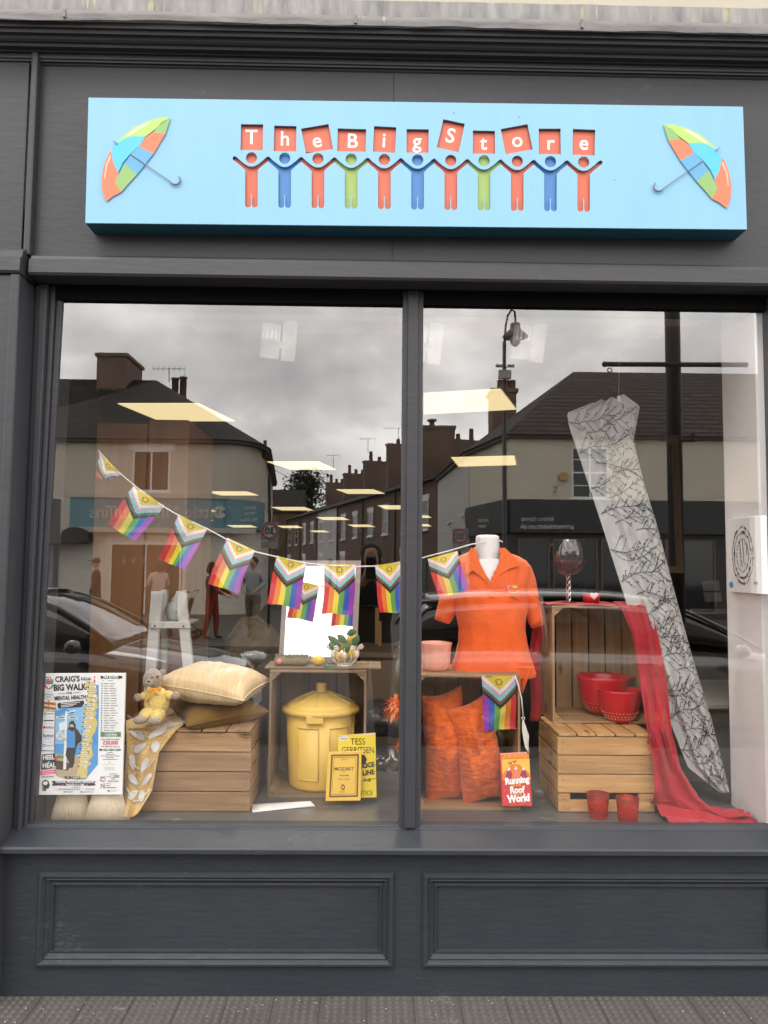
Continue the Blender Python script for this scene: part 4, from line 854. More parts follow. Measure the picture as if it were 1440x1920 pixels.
# mirror board standing behind, tilted to the sky
mirg = bpy.data.materials.new('mirror_silver'); mirg.use_nodes = True; pb_ = mirg.node_tree.nodes['Principled BSDF']; pb_.inputs['Metallic'].default_value = 1; pb_.inputs['Roughness'].default_value = .02; pb_.inputs['Base Color'].default_value = (.93, .93, .92, 1)
Ym = YD + .14; TL = math.tan(R_(8))
zlow = P(600, 1236, Ym).z
def MP(px, py, k=0):
    d = RT * (px - 720) + UP * (960 - py) + FW * F       # ray meets the tilted mirror plane y = Ym + (z-zlow)*TL - k
    t = (Ym - k + (CAM.z - zlow) * TL - CAM.y) / (d.y - d.z * TL); return CAM + d * t
mt = thing('table_mirror', (MP(600, 1238).x, Ym, zlow), 'rectangular mirror in a grey-brown frame tilted up at the bright sky', 'mirror')
fo = [(534, 1051), (677, 1051), (668, 1243), (522, 1243)]; fi = [(541, 1060), (667, 1060), (658, 1232), (531, 1232)]
b = MB()
for i in range(4): b.prism([MP(*fo[i], .012), MP(*fo[(i + 1) % 4], .012), MP(*fi[(i + 1) % 4], .012), MP(*fi[i], .012)], (0, .02, 0))
b.build('frame', mat('driftwood_frame', (.30, .25, .23), .6, col2=(.40, .34, .31), ns=6, st=(8, 1, 8)), mt)
b = MB(); b.poly([MP(x, y, .004) for x, y in fi]); b.build('mirror_glass', mirg, mt)
# dark slate tray/plank on the crate
zd1 = cD['z1']
b = MB(); b.box(xx(495, YD, 1250), xx(715, YD, 1250), YD + .02, YD + .20, zd1 + .001, zd1 + .012); tag(b.build('plank', wood_dk_x, bevel=.004), 'dark narrow plank lying along the top of the weathered crate', 'plank')
zk = zd1 + .0125
def K3(px, py, dy=.055): return P(px, py, YD + dy)
# scrubbing brush
br_ = thing('scrubbing_brush', K3(545, 1256), 'green-brown scrubbing brush with a pink dot at its end', 'brush')
b = MB(); p0, p1 = K3(514, 1250, .045), K3(580, 1250, .045); zc_ = zk + .018
pts = [(lerp(p0.x, p1.x, t), YD + .045, zc_) for t in (0, .04, .12, .5, .88, .96, 1)]; b.tube(pts, [.006, .014, .018, .018, .018, .014, .006], 14); b.build('block', mat('brush_green', (.20, .17, .10), .7, col2=(.30, .25, .15), ns=20), br_)
b = MB()
for i in range(420):
    x = random.uniform(p0.x + .004, p1.x - .004); y = YD + .045 + random.uniform(-.016, .016); h = random.uniform(.006, .013); z = zc_ + math.sqrt(max(0, .018 ** 2 - (y - YD - .045) ** 2)) * .9
    b.tube([(x, y, z), (x + random.uniform(-.003, .003), y, z + h)], .0007, 3, cap=False)
b.build('bristles', mat('bristle', (.35, .29, .2), .8), br_)
b = MB(); cdot = Vector((p0.x + .022, YD + .0255, zc_)); b.lathe([(0, 0), (.011, 0), (.011, .003), (0, .003)], cdot, 16, 0, Matrix.Rotation(R_(90), 3, 'X')); b.build('dot', mat('pink_dot', (.80, .25, .28), .5), br_)
lem = mat('lemon', (.86, .55, .07), .45, col2=(.90, .62, .10), ns=8, bump=.4, bs=90); leafm = mat('dark_leaf', (.05, .12, .04), .5, col2=(.10, .20, .07), ns=12); wirew = mat('cream_wire', (.80, .76, .66), .4)
def lemon(b, c, r, M=None): 
    M = M or Matrix.Identity(3); b.lathe([(0, -1.42), (.16, -1.36), (.30, -1.15), (.75, -.72), (.97, -.25), (.98, .2), (.8, .65), (.35, 1.08), (.18, 1.22), (0, 1.26)], c, 20, 0, M @ Matrix.Rotation(R_(90), 3, 'Y') @ Matrix.Scale(r, 3))
b = MB(); lemon(b, K3(597, 1245, .05) * 1, .0205); lo = b.build('lemon', lem); tag(lo, 'single yellow lemon lying between the brush and the wire basket', 'lemon')
lz = min(v.co.z for v in lo.data.vertices); lo.location.z = zk - lz
# wire basket with lemons
bcn = K3(646, 1255, .058); bk = thing('wire_basket', (bcn.x, bcn.y, zk), 'small cream wire flower basket filled with lemons and leaves', 'basket')
b = MB(); cx, cy = bcn.x, bcn.y
b.lathe([(.030, zk), (.031, zk + .006), (.027, zk + .006), (.027, zk)], (cx, cy, 0), 24)
for k in range(12):
    a = 2 * math.pi * k / 12; u = Vector((math.cos(a), math.sin(a), 0)); o_ = Vector((cx, cy, zk))
    pts = [o_ + u * r + Vector((0, 0, z)) for r, z in ((.028, .004), (.045, .018), (.056, .04), (.056, .062), (.064, .074))]; b.tube(pts, .0018, 6)
    if k % 2 == 0:
        e = pts[-1]; 
        for j in range(5): a2 = 2 * math.pi * j / 5; b.ball(e + Vector((math.cos(a2) * .006, -.002, math.sin(a2) * .006)), (.005, .003, .005), 5)
    else:
        b.ball(o_ + u * .053 + Vector((0, 0, .045)), (.011, .011, .014), 7)
b.build('wire_frame', wirew, bk)
def K4(px, py, dy=.1): return P(px, py, YD + dy - .042)
lemons = [((660, 1200), .10, .022, 70), ((641, 1208), .09, .020, 30), ((657, 1224), .075, .020, 80), ((640, 1232), .12, .020, 0)]
for (px, py), dy, r, a in lemons: b = MB(); lemon(b, K4(px, py, dy), r, Matrix.Rotation(R_(a), 3, 'Y')); tag(b.build('lemon', lem), {0: 'lemon low inside the wire basket', 30: 'left upper lemon in the wire basket', 70: 'topmost lemon of the wire basket, under a leaf', 80: 'front lemon in the wire basket above the white blossoms'}[a], 'lemon', 'lemons in the wire basket')
b = MB()
def leafat(b, base, tip, w, bend=.006):
    base, tip = Vector(base), Vector(tip); d = tip - base; s_ = d.cross(Vector((0, 1, 0))).normalized() * w
    fn = lambda u, v: base + d * v + s_ * (2 * u - 1) * (math.sin(math.pi * min(1, v * .97 + .02)) ** .8) + Vector((0, -bend * math.sin(math.pi * v) + .004 * abs(2 * u - 1), 0)); b.grid(fn, 4, 8)
for a, c in (((640, 1212), (614, 1192)), ((650, 1205), (632, 1190)), ((662, 1212), (672, 1190)), ((648, 1228), (652, 1200)), ((632, 1218), (616, 1205)), ((626, 1262), (608, 1244)), ((650, 1190), (668, 1182))): leafat(b, K4(*a, .055), K4(*c, .06), .014)
b.build('leaf', leafm, bk)
# books
def book(label, q, Y, th, cov, pages, lean=.02, name='book'):
    t = thing(name, tuple(P(q[3][0], q[3][1], Y)), label, 'book'); pts = [P(x, y, Y + (lean if i < 2 else 0)) for i, (x, y) in enumerate(q)]
    b = MB(); b.prism(pts, (0, .0014, 0)); b.prism([p + Vector((0, th, 0)) for p in pts], (0, .0014, 0)); b.prism([pts[0], pts[3], pts[3] + Vector((-.0016, 0, 0)), pts[0] + Vector((-.0016, 0, 0))], (0, th + .0014, 0)); b.build('cover', cov, t, bevel=.0005)
    b = MB(); c_ = sum(pts, Vector()) / 4; b.prism([c_ + (p - c_) * .985 + Vector((0, .0018, 0)) for p in pts], (0, th - .0025, 0)); b.build('pages', pages, t)
    def mp(x, y, k=1):      # photo px -> cover plane
        f = (y - (q[0][1] + q[1][1]) / 2) / ((q[2][1] + q[3][1] - q[0][1] - q[1][1]) / 2); return P(x, y, Y + lean * (1 - f) - .0006 * k)
    return t, mp
pages = mat('book_pages', (.72, .66, .52), .8, col2=(.62, .55, .42), ns=60, st=(60, 60, 1))
yb2 = mat('book_yellow', (.82, .60, .02), .4, col2=(.88, .68, .06), ns=6); yb1 = mat('book_ochre', (.78, .48, .06), .6, col2=(.83, .54, .09), ns=6)
def mpt(b, mp, s, x, y, size, m, k=2, bold=.0, sq=1., ang=0):
    ca, sa = math.cos(R_(ang)), math.sin(R_(ang)); b.txt(s, lambda u, v: mp(x + (u * sq) * ca - v * sa, y - ((u * sq) * sa + v * ca), k), size, m, 'CENTER', bold, 3)
G = lambda x, y: (480 + x / 3.31, 980 + y / 3.31)
t, mp = book('yellow crime paperback with black police line lettering, behind the small ochre book', [(633, 1382), (704, 1377), (706, 1495), (640, 1497)], .275, .03, yb2, pages)
b = MB()
mpt(b, mp, 'TESS', 671, 1391, 17, 0, sq=.82); mpt(b, mp, 'GERRITSEN', 671, 1407, 17, 0, sq=.72); mpt(b, mp, 'POLICE', 684, 1436, 13, 0, bold=.04, sq=.85, ang=8); mpt(b, mp, 'LINE', 691, 1449, 13, 0, bold=.04, sq=.85, ang=8); mpt(b, mp, 'THE', 688, 1463, 8, 0, bold=.02); mpt(b, mp, 'APPRENTICE', 672, 1487, 12, 0, sq=.80)
for q in ([(676, 1414), (684, 1416), (688, 1424), (684, 1434), (678, 1432)],): b.poly([mp(*p, 3) for p in q], 0)
for y in (1433, 1446, 1459): b.tube([mp(676, y + 6, 2), mp(706, y, 2)], .0009, 4, 0)
b.poly([mp(*p, 2) for p in ((637, 1382), (652, 1381), (652, 1388), (637, 1389))], 1); mpt(b, mp, 'NO.8', 644.5, 1385, 5, 0, 3, .02)
b.build('cover_print', [mat('ink_black', (.03, .025, .02), .5), swhite], t)
t, mp = book('slim ochre music score with bordered cover leaning in front of the crime paperback', [(616, 1411), (678, 1409), (676, 1501), (611, 1502)], .235, .012, yb1, pages)
b = MB()
def ring(q1, q2, m, k): 
    for i in range(4): b.poly([mp(*q1[i], k), mp(*q1[(i + 1) % 4], k), mp(*q2[(i + 1) % 4], k), mp(*q2[i], k)], m)
ring([(621, 1415), (673, 1414), (671, 1494), (617, 1495)], [(624, 1418), (670, 1417), (668, 1491), (620, 1492)], 0, 1)
ring([(626, 1420), (668, 1419), (666, 1489), (622, 1490)], [(626.6, 1420.8), (667.4, 1419.8), (665.4, 1488.2), (622.6, 1489.2)], 0, 1)
mpt(b, mp, 'MOZART', 645, 1442, 9, 0, bold=.01); mpt(b, mp, 'REQUIEM', 645, 1454, 4.2, 0, bold=.01); mpt(b, mp, 'K 626', 644, 1448, 3, 0); mpt(b, mp, 'EDITION', 646, 1424, 3, 0); mpt(b, mp, 'VOCAL SCORE', 644, 1461, 3.4, 0)
b.poly([mp(643 + 3.6 * math.cos(a), 1476 + 5.6 * math.sin(a), 2) for a in [i * .52 for i in range(12)]], 0); b.poly([mp(643 + 1.6 * math.cos(a), 1476 + 3 * math.sin(a), 3) for a in [i * .52 for i in range(12)]], 1); mpt(b, mp, 'LEIPZIG', 642, 1485, 3.2, 0)
b.build('cover_print', [mat('ink_brown', (.16, .07, .015), .6), yb1], t)
# orange flower heads
orm = mat('orange_petals', (.80, .16, .05), .6, col2=(.85, .28, .06), ns=10)
def flower(cx, cy, Y, r, label):
    b = MB(); c = P(cx, cy, Y); rr = random.Random(int(cx))
    for i in range(170):
        d = Vector((rr.gauss(0, 1), rr.gauss(0, 1), rr.gauss(0, 1))).normalized(); ln = r * rr.uniform(.7, 1.08); e = c + d * ln + Vector((0, 0, -.15 * r)); s_ = d.cross(Vector((.3, .5, .8))).normalized() * r * .065
        m_ = c + d * ln * .6 + Vector((0, 0, .06 * r)); b.add([c + s_ * .4, m_ + s_, e, m_ - s_, c - s_ * .4], [(0, 1, 2, 3, 4)], 0)
    b.ball(c, r * .35, 8); c2 = c; return tag(b.build('artificial_flower', orm), label, 'flower', 'spiky orange flowers')
f1 = flower(742, 1326, .26, .060, 'large spiky orange flower half hidden by the left of the mullion'); f2 = flower(752, 1398, .30, .032, 'small spiky orange flower below the large one at the mullion')
b = MB(); b.tube([P(746, 1326, .27), P(752, 1400, .30), (P(752, 1500, .3).x, .3, ZF)], .003, 6); tag(b.build('flower_stem', leafm), 'thin green stem carrying the orange flowers beside the mullion', 'stem')
# plastic wrapped bags behind
bagm = mat('black_polythene', (.06, .06, .062), .22, bump=1, bs=9, col2=(.13, .125, .12), ns=4)
for i, (px, py, rx, rz, Y) in enumerate(((722, 1345, .15, .085, 1.05), (735, 1450, .17, .12, .86))):
    b = MB(); c = P(px, py, Y); b.ball(c, (rx, .14, rz), 22, disp=.22); tag(b.build('plastic_bag', bagm), ('upper black polythene bag behind the weathered crate', 'lower black polythene bag behind the weathered crate')[i], 'bag', 'black plastic bags at the back')
# straw bag in the dim back
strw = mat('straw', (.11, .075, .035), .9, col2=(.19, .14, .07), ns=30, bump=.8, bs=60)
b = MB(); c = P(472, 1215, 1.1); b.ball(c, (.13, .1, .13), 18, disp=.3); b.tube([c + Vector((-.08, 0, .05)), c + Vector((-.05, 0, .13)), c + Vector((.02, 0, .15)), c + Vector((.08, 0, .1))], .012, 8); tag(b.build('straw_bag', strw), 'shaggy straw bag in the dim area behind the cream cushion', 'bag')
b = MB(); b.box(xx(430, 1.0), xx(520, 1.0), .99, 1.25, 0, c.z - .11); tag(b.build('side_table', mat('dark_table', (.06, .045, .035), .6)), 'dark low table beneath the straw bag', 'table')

# ================================================================== BUNTING
fl_cols = [(.62, .03, .035), (.80, .22, .03), (.80, .66, .05), (.12, .38, .08), (.04, .11, .50), (.33, .05, .45), (.02, .02, .02), (.16, .09, .04), (.22, .60, .70), (.75, .38, .45), (.82, .80, .80), (.72, .55, .04), (.25, .10, .02)]
fmats = []
for nm, cc in zip(('red', 'orange', 'yellow', 'green', 'blue', 'purple', 'black', 'brown', 'sky', 'pink', 'white', 'gold', 'ring'), fl_cols):
    m, t_, bb = newmat('flag_' + nm); bb.inputs['Base Color'].default_value = (*cc, 1); bb.inputs['Roughness'].default_value = .8; bb.inputs['Sheen Weight'].default_value = .2
    tl_ = t_.nodes.new('ShaderNodeBsdfTranslucent'); tl_.inputs[0].default_value = (*cc, 1); ms_ = t_.nodes.new('ShaderNodeMixShader'); ms_.inputs[0].default_value = .3
    t_.links.new(bb.outputs[0], ms_.inputs[1]); t_.links.new(tl_.outputs[0], ms_.inputs[2]); t_.links.new(ms_.outputs[0], t_.nodes['Material Output'].inputs[0]); fmats.append(m)
def fcol(u, v, flip=False):
    d = v + .565 * abs(u - .5) / 1.0          # chevron coordinate: apex value b at u=.5
    if (abs(math.hypot((u - .5) * .62, (v - .115)) - .052)) < .0085: return 12
    for lim, k in ((.262, 11), (.345, 10), (.40, 9), (.475, 8), (.54, 7), (.61, 6)):
        if d < lim: return k
    i = min(5, int(u * 6)); return 5 - i if flip else i
def flag(q, Y, parent, label, flip=False, wave=.006, sd=0, dY=(0, 0, 0, 0), nu=48, nv=64, vm=1.0):
    c = [P(x, y, Y + dY[i]) for i, (x, y) in enumerate(q)]
    b = MB(); b.grid(lambda u, v: c[0].lerp(c[1], u).lerp(c[3].lerp(c[2], u), v) + Vector((.004 * math.sin(v * 5 + sd * 2) * v, 2 * wave * math.sin(u * 5 + v * 4 + sd) * (.3 + v) + .012 * noise.noise(Vector((u * 2.2, v * 2.5, sd * 3.1))), .003 * math.sin(u * 6 + sd) * v)), nu, nv, mf=lambda u, v: fcol(u, v * vm, flip))
    o = b.build('flag', fmats, parent); 
    if label: o['label'] = label
    return o
YBn = .16
bu = thing('pride_bunting', tuple(P(450, 1000, YBn)), 'string of progress pride flags swagging across both panes on white tape', 'bunting')
spts = [(184, 843), (215, 878), (256, 912), (300, 945), (340, 968), (388, 990), (425, 1010), (478, 1033), (520, 1043), (575, 1055), (620, 1059), (672, 1061), (710, 1060), (750, 1053), (790, 1045), (840, 1032), (885, 1019), (936, 1012), (943, 1015)]
Yst = lambda x: YBn + (.0 if x < 800 else min(.20, (x - 800) * .0016))
b = MB(); ps = [P(x, y, Yst(x)) for x, y in spts]
b.grid(lambda u, v: (lambda i, f: ps[i].lerp(ps[i + 1], f) + Vector((0, 0, -.005 * v)))(min(17, int(u * 18)), u * 18 - min(17, int(u * 18))), 90, 1); b.build('string', white, bu, solid=.0008)
FL = [([(185, 845), (227, 887), (180, 925), (186, 880)], 'flag folded up at the left end', 1), ([(252, 910), (308, 948), (254, 1016), (200, 983)], 'flag hanging crooked', 2),
      ([(335, 964), (388, 992), (349, 1069), (300, 1048)], None, 3), ([(426, 1008), (478, 1032), (446, 1114), (389, 1093)], None, 4),
      ([(519, 1042), (575, 1056), (560, 1142), (499, 1130)], None, 5), ([(608, 1058), (666, 1058), (663, 1152), (605, 1151)], 'flag hanging straight in front of the mirror', 6),
      ([(703, 1060), (755, 1053), (760, 1147), (712, 1150)], 'flag cut off by the mullion', 7), ([(802, 1048), (857, 1033), (878, 1106), (820, 1121)], 'flag on the right pane in front of the orange shirt', 8)]
for q, lb, sd in FL:
    if sd == 1: 
        # partly folded flag: chevron half shows
        c = [P(x, y, YBn) for x, y in ((185, 845), (228, 888), (215, 930), (184, 897))]
    flag(q if sd != 1 else [(185, 846), (228, 888), (208, 900), (182, 898)], Yst(q[0][0]) + .001, bu, lb, sd=sd, wave=.004, vm=.5 if sd == 1 else 1.0)
# separate flag on the pale crate (seen from behind, colours reversed)
fo_ = thing('pride_flag', tuple(P(936, 1265, YE - .01)), 'single progress pride flag hung over the pale crate edge, violet stripe at its left', 'flag')
flag([(903, 1267), (966, 1267), (969, 1366), (908, 1371)], YE - .006, fo_, None, flip=True, wave=.003)
b = MB(); b.tube([P(x, y, YE - .012) for x, y in ((966, 1267), (972, 1285), (978, 1310), (981, 1345))], .0025, 5, flat=.4); b.tube([P(x, y, YE - .012) for x, y in ((981, 1349), (988, 1375), (992, 1412))], .002, 5, flat=.4)
b.lathe([(.004, -.001), (.007, 0), (.004, .001)], P(981, 1347, YE - .012), 12, 0, Matrix.Rotation(R_(90), 3, 'X')); b.build('cord', white, fo_)
b = MB(); q = [P(x, y, YE - .01) for x, y in ((979, 1350), (984, 1356), (992, 1380), (990, 1410), (984, 1400), (979, 1370))]; b.prism(q, (0, .002, 0)); b.build('tape_end', mat('satin_white', (.72, .70, .62), .35), fo_)

# ================================================================== RIGHT DISPLAY
zE = cE['z1']
# pink pot
pk = mat('pink_ceramic', (.80, .32, .24), .35, col2=(.84, .38, .28), ns=5, coat=.3)
Yp = YE + .12; c = P(817, 1262, Yp); rp_ = (P(848, 1230, Yp).x - P(790, 1230, Yp).x) / 2; hz = P(817, 1204, Yp).z - zE
b = MB(); lob = lambda a, z: .05 * abs(math.cos(a * 5)) - .03
b.lathe([(0, .001), (rp_ * .72, .001), (rp_ * .80, .006), (rp_ * .90, hz * .18), (rp_ * .92, hz * .5), (rp_ * .96, hz * .8), (rp_ * 1.03, hz * .97), (rp_ * 1.02, hz), (rp_ * .93, hz * .97), (rp_ * .85, hz * .5), (0, hz * .2)], (c.x, Yp, zE), 80, wob=lob)
tag(b.build('plant_pot', pk), 'pink scalloped ceramic pot on the pale crate beside the mullion', 'pot')
# mannequin + polo shirt
orng = fabric('orange_pique', (.80, .105, .008), (.86, .125, .012), (1, 1, 1), .25, 160, .15, .85)
Yk = YE + .17
mq = thing('mannequin_torso', tuple(P(915, 1262, Yk)), 'white headless mannequin torso wearing the orange polo shirt', 'mannequin')
b = MB(); c = P(915, 1050, Yk)
def sec(cxp, py, wpx, dep, n=24): 
    c = P(cxp, py, Yk); w = wpx / F * (Yk + 2.69) / 2; return [(c.x + w * math.cos(2 * math.pi * j / n), Yk + dep * math.sin(2 * math.pi * j / n), c.z) for j in range(n)]
def loft(b, secs, m=0, cap=True, skip=None):
    n = len(secs[0]); vs = [v for q in secs for v in q]; k = len(secs)
    fs = [(i * n + j, i * n + (j + 1) % n, (i + 1) * n + (j + 1) % n, (i + 1) * n + j) for i in range(k - 1) for j in range(n)]
    if cap: fs += [tuple(range(n - 1, -1, -1)), tuple((k - 1) * n + j for j in range(n))]
    if skip: fs = [f for f in fs if not skip(sum((Vector(vs[i]) for i in f), Vector()) / len(f))]
    b.add(vs, fs, m, True)
b = MB(); loft(b, [sec(914, 1003, 8, .008), sec(914, 1003.5, 34, .032), sec(914, 1006, 43, .042), sec(914, 1012, 44.5, .044), sec(914, 1040, 45, .045), sec(914, 1058, 50, .050), sec(916, 1075, 62, .058), sec(917, 1095, 100, .066), sec(917, 1130, 118, .07), sec(920, 1200, 100, .07), sec(920, 1255, 110, .06)])
b.build('torso', mat('mannequin_white', (.78, .76, .75), .45), mq)
sh = thing('polo_shirt', tuple(P(915, 1262, Yk)), 'bright orange polo shirt with small chest logo on the mannequin', 'shirt')
b = MB(); n = 48
# left edge, right edge, depth by row
rows = [(1028, 889, 941, .050), (1033, 884, 946, .056), (1038, 874, 958, .066), (1043, 862, 972, .072), (1051, 852, 986, .080), (1062, 846, 994, .086), (1080, 846, 994, .094), (1100, 848, 991, .100), (1125, 850, 989, .102), (1143, 852, 988, .102), (1160, 857, 984, .101), (1180, 861, 983, .100), (1205, 860, 987, .098), (1225, 855, 992, .094), (1243, 849, 998, .094), (1255, 846, 1002, .090), (1262, 850, 1004, .085), (1268, 870, 1002, .08)]
def srow(r, i):
    py, xl, xr, dep = r; n = 160; out_ = []
    c = P((xl + xr) / 2, py, Yk); w = (P(xr, py, Yk).x - P(xl, py, Yk).x) / 2
    for j in range(n):
        a = 2 * math.pi * j / n; ca, sa = math.cos(a), math.sin(a)
        e = .78 if i > 4 else .9
        x = w * math.copysign(abs(ca) ** e, ca); y = dep * math.copysign(abs(sa) ** e, sa)
        fx = 1 + .0; fold = 0
        if py > 1150: fold = .0025 * math.sin(a * 9 + py * .02) * (py - 1150) / 100
        fold += .006 * noise.noise(Vector((ca * 4, py * .03, sa * 2)))
        out_.append((c.x + x, Yk + y + (fold if sa < 0 else 0), c.z))
    return out_
import bisect
def smooth_rows(rows, k=5):
    out_ = []
    for i in range(len(rows) - 1):
        for t in range(k): out_.append(tuple(lerp(a, c, t / k) for a, c in zip(rows[i], rows[i + 1])))
    return out_ + [rows[-1]]
sr = smooth_rows(rows)
def inV(c):
    if c.y > Yk: return False
    q = [P(x, y, c.y) for x, y in ((889, 1020), (943, 1020), (938, 1052), (921, 1090), (917, 1090), (896, 1056))]; ok = True; sg_ = None
    for i in range(len(q)):
        a_, b_ = q[i], q[(i + 1) % len(q)]; cr_ = (b_.x - a_.x) * (c.z - a_.z) - (b_.z - a_.z) * (c.x - a_.x)
        if sg_ is None: sg_ = cr_ > 0
        elif (cr_ > 0) != sg_: return False
    return True
loft(b, [srow(r, i / 5) for i, r in enumerate(sr)], cap=False, skip=inV)
body = b.build('body', orng, sh, solid=.0015)
# V opening seen at the neck: white chest insert + placket
b = MB()
def FY(x, y, k): return P(x, y, Yk - .098 - .001 * k)
b.grid(lambda u, v: FY(lerp(893, 937, u) if v < .01 else lerp(lerp(891, 918, v), lerp(941, 922, v), u), lerp(1048, 1089, v), -6 - 10 * (u - .5) ** 2 - 26 * (1 - v)), 8, 10); b.build('chest', MAT['mannequin_white'], mq)
def sleeve(name, pts, rad, dep):
    b = MB(); secs = []
    for (x, y), (ex, ey), dp in zip(*[iter([])] * 3) if False else []: pass
    for k, (a, c) in enumerate(pts):
        A_, C_ = P(*a, Yk), P(*c, Yk); mid = (A_ + C_) / 2; h = (C_ - A_) / 2; n = 24
        secs.append([tuple(mid + h * math.cos(2 * math.pi * j / n) + Vector((0, dep * (1 - .1 * k) * math.sin(2 * math.pi * j / n), 0))) for j in range(n)])
    loft(b, secs, cap=False); return b.build(name, orng, sh, solid=.002)
sleeve('sleeve', [((871, 1042), (864, 1084)), ((856, 1047), (862, 1110)), ((844, 1062), (861, 1130)), ((832, 1092), (858, 1142)), ((824, 1122), (853, 1152)), ((817, 1152), (846, 1165)), ((815, 1161), (841, 1170))], 0, .062)
sleeve('sleeve', [((965, 1042), (972, 1084)), ((980, 1048), (975, 1110)), ((994, 1060), (978, 1130)), ((1003, 1084), (983, 1145)), ((1008, 1110), (988, 1155)), ((1015, 1150), (993, 1172)), ((1020, 1169), (997, 1178))], 0, .062)
for a in ([(814, 1158), (842, 1167), (841, 1171), (814, 1162)], [(996, 1174), (1020, 1166), (1021, 1170), (997, 1179)]): pass
# collar
b = MB()
for q in ([(884, 1026), (893, 1034), (902, 1060), (919, 1092), (916, 1096), (900, 1080), (887, 1070), (874, 1078), (872, 1060), (876, 1040)], [(945, 1026), (938, 1034), (936, 1055), (920, 1090), (923, 1095), (936, 1080), (952, 1068), (974, 1061), (966, 1045), (954, 1034)]):
    b.prism([P(x, y, Yk - .060 - max(0, min(.040, (y - 1026) * .00085))) for x, y in q], (0, .004, 0))
b.build('collar', mat('orange_collar', (.74, .12, .012), .85), sh, bevel=.0015)
b = MB(); cs_ = P(914, 1040, Yk + .006); b.grid(lambda u, v: cs_ + Vector((.054 * math.cos(-.35 + u * 3.84), .054 * math.sin(-.35 + u * 3.84), -.012 + .034 * v + .012 * math.sin(u * 3.14))), 24, 3); b.build('collar_stand', orng, sh, solid=.003)
b = MB(); b.prism([P(x, y, Yk - .1025) for x, y in ((915, 1090), (925, 1090), (926, 1121), (916, 1121))], (0, .003, 0)); pl = b.build('placket', orng, sh, bevel=.001)
b = MB(); 
for y in (1100, 1114): c = P(920, y, Yk - .1035); b.ball(c, (.0035, .0015, .0035), 6)
b.build('button', mat('orange_button', (.6, .1, .02), .3), pl)
b = MB(); lg = lambda x, y: P(780 + x / 3.31, 980 + y / 3.31, Yk - .0985)
for x, c_ in ((575, 0), (590, 1), (605, 2), (622, 3)): b.poly([lg(x + dx, 395 + dy) for dx, dy in ((-9, -10), (0, 0), (9, -10), (7, 12), (-7, 12))], c_)
b.poly([lg(x, y) for x, y in ((568, 412), (580, 430), (605, 440), (630, 432), (640, 410), (628, 424), (604, 430), (582, 420))], 4); b.poly([lg(x, y) for x, y in ((588, 458), (610, 464), (632, 478), (630, 481), (608, 469), (587, 462))], 5)
b.build('chest_logo', [mat('logo_blue', (.25, .4, .75), .6), mat('logo_lilac', (.7, .5, .7), .6), mat('logo_yellow', (.85, .6, .1), .6), mat('logo_green', (.4, .6, .2), .6), mat('logo_coral', (.85, .3, .12), .6), mat('logo_dark', (.12, .05, .06), .6)], sh)
# shirt tail hanging at right
b = MB(); b.grid(lambda u, v: P(lerp(lerp(962, 972, v), lerp(1003, 980, v ** .7), u), lerp(1250, lerp(1290, 1300, u), v) , Yk - .085 + .02 * math.sin(u * 4) * v + .03 * v), 12, 12); b.build('shirt_tail', orng, sh, solid=.002)
# orange cushions
oc = mat('orange_corduroy', (.50, .062, .006), .9, col2=(.82, .165, .022), ns=26, st=(1, 1, 3), bump=1, bs=34, bst=(1, 1, 2.5), sheen=.3, contrast=.22)
cushion('cushion', [(790, 1304), (866, 1282), (882, 1500), (798, 1514)], YE + .12, .17, oc, 'orange corduroy cushion at the left inside the pale crate', seed=4, group='orange cushions in the pale crate')
cushion('cushion', [(836, 1330), (918, 1292), (956, 1496), (870, 1516)], YE + .075, .17, oc, 'orange corduroy cushion leaning in front, right inside the pale crate', seed=7, group='orange cushions in the pale crate')
# running book
rdm = mat('cover_crimson', (.62, .03, .055), .4, col2=(.70, .06, .05), ns=4); 
t, mp = book('red and orange paperback with mountain picture leaning at the pale crate foot', [(938, 1415), (990, 1412), (998, 1511), (943, 1511)], .155, .022, rdm, pages)
b = MB(); Gx = lambda x, y: (780 + x / 3.31, 980 + y / 3.31)
def m2(pts, m, k): b.poly([mp(*Gx(x, y), k) for x, y in pts], m)
m2([(526, 1437), (700, 1433), (712, 1600), (536, 1600)], 0, 1); m2([(532, 1470), (704, 1466), (708, 1560), (640, 1500), (590, 1500), (536, 1560)], 1, 1.6)
for cx_, h_, c_ in ((578, 1515, 3), (668, 1512, 3), (620, 1508, 2)): m2([(cx_ - 30, 1590), (cx_, h_), (cx_ + 32, 1590)], c_, 2 + (c_ == 2) * .5); m2([(cx_ - 9, h_ + 24), (cx_, h_), (cx_ + 9, h_ + 24), (cx_ + 3, h_ + 18), (cx_ - 3, h_ + 26)], 4, 3.2)
def w2(s, x, y, size, m, ang=0, bold=.03, sq=.8): cx_, cy_ = Gx(x, y); mpt(b, mp, s, cx_, cy_, size, m, 4, bold, sq, ang)
w2('JESS BUTTERWORTH', 612, 1450, 7.2, 1, 2, .02, .62); w2('Running', 627, 1600, 17, 4, 6, .05, .82); w2('ON THE', 620, 1630, 6.5, 1, 4); w2('Roof', 627, 1660, 17, 4, 4, .05); w2('OF THE', 628, 1686, 6.5, 1, 4); w2('World', 637, 1712, 19, 4, 5, .06)
for x, y in ((585, 1490), (612, 1480)): m2([(x - 14, y - 4), (x, y + 2), (x + 10, y - 10), (x + 6, y + 8), (x - 6, y + 8)], 5, 4)
rr = random.Random(5)
for i in range(34): x, y = rr.uniform(545, 705), rr.uniform(1590, 1745); m2([(x - 2, y), (x, y - 2), (x + 2, y), (x, y + 2)], 4, 3.6)
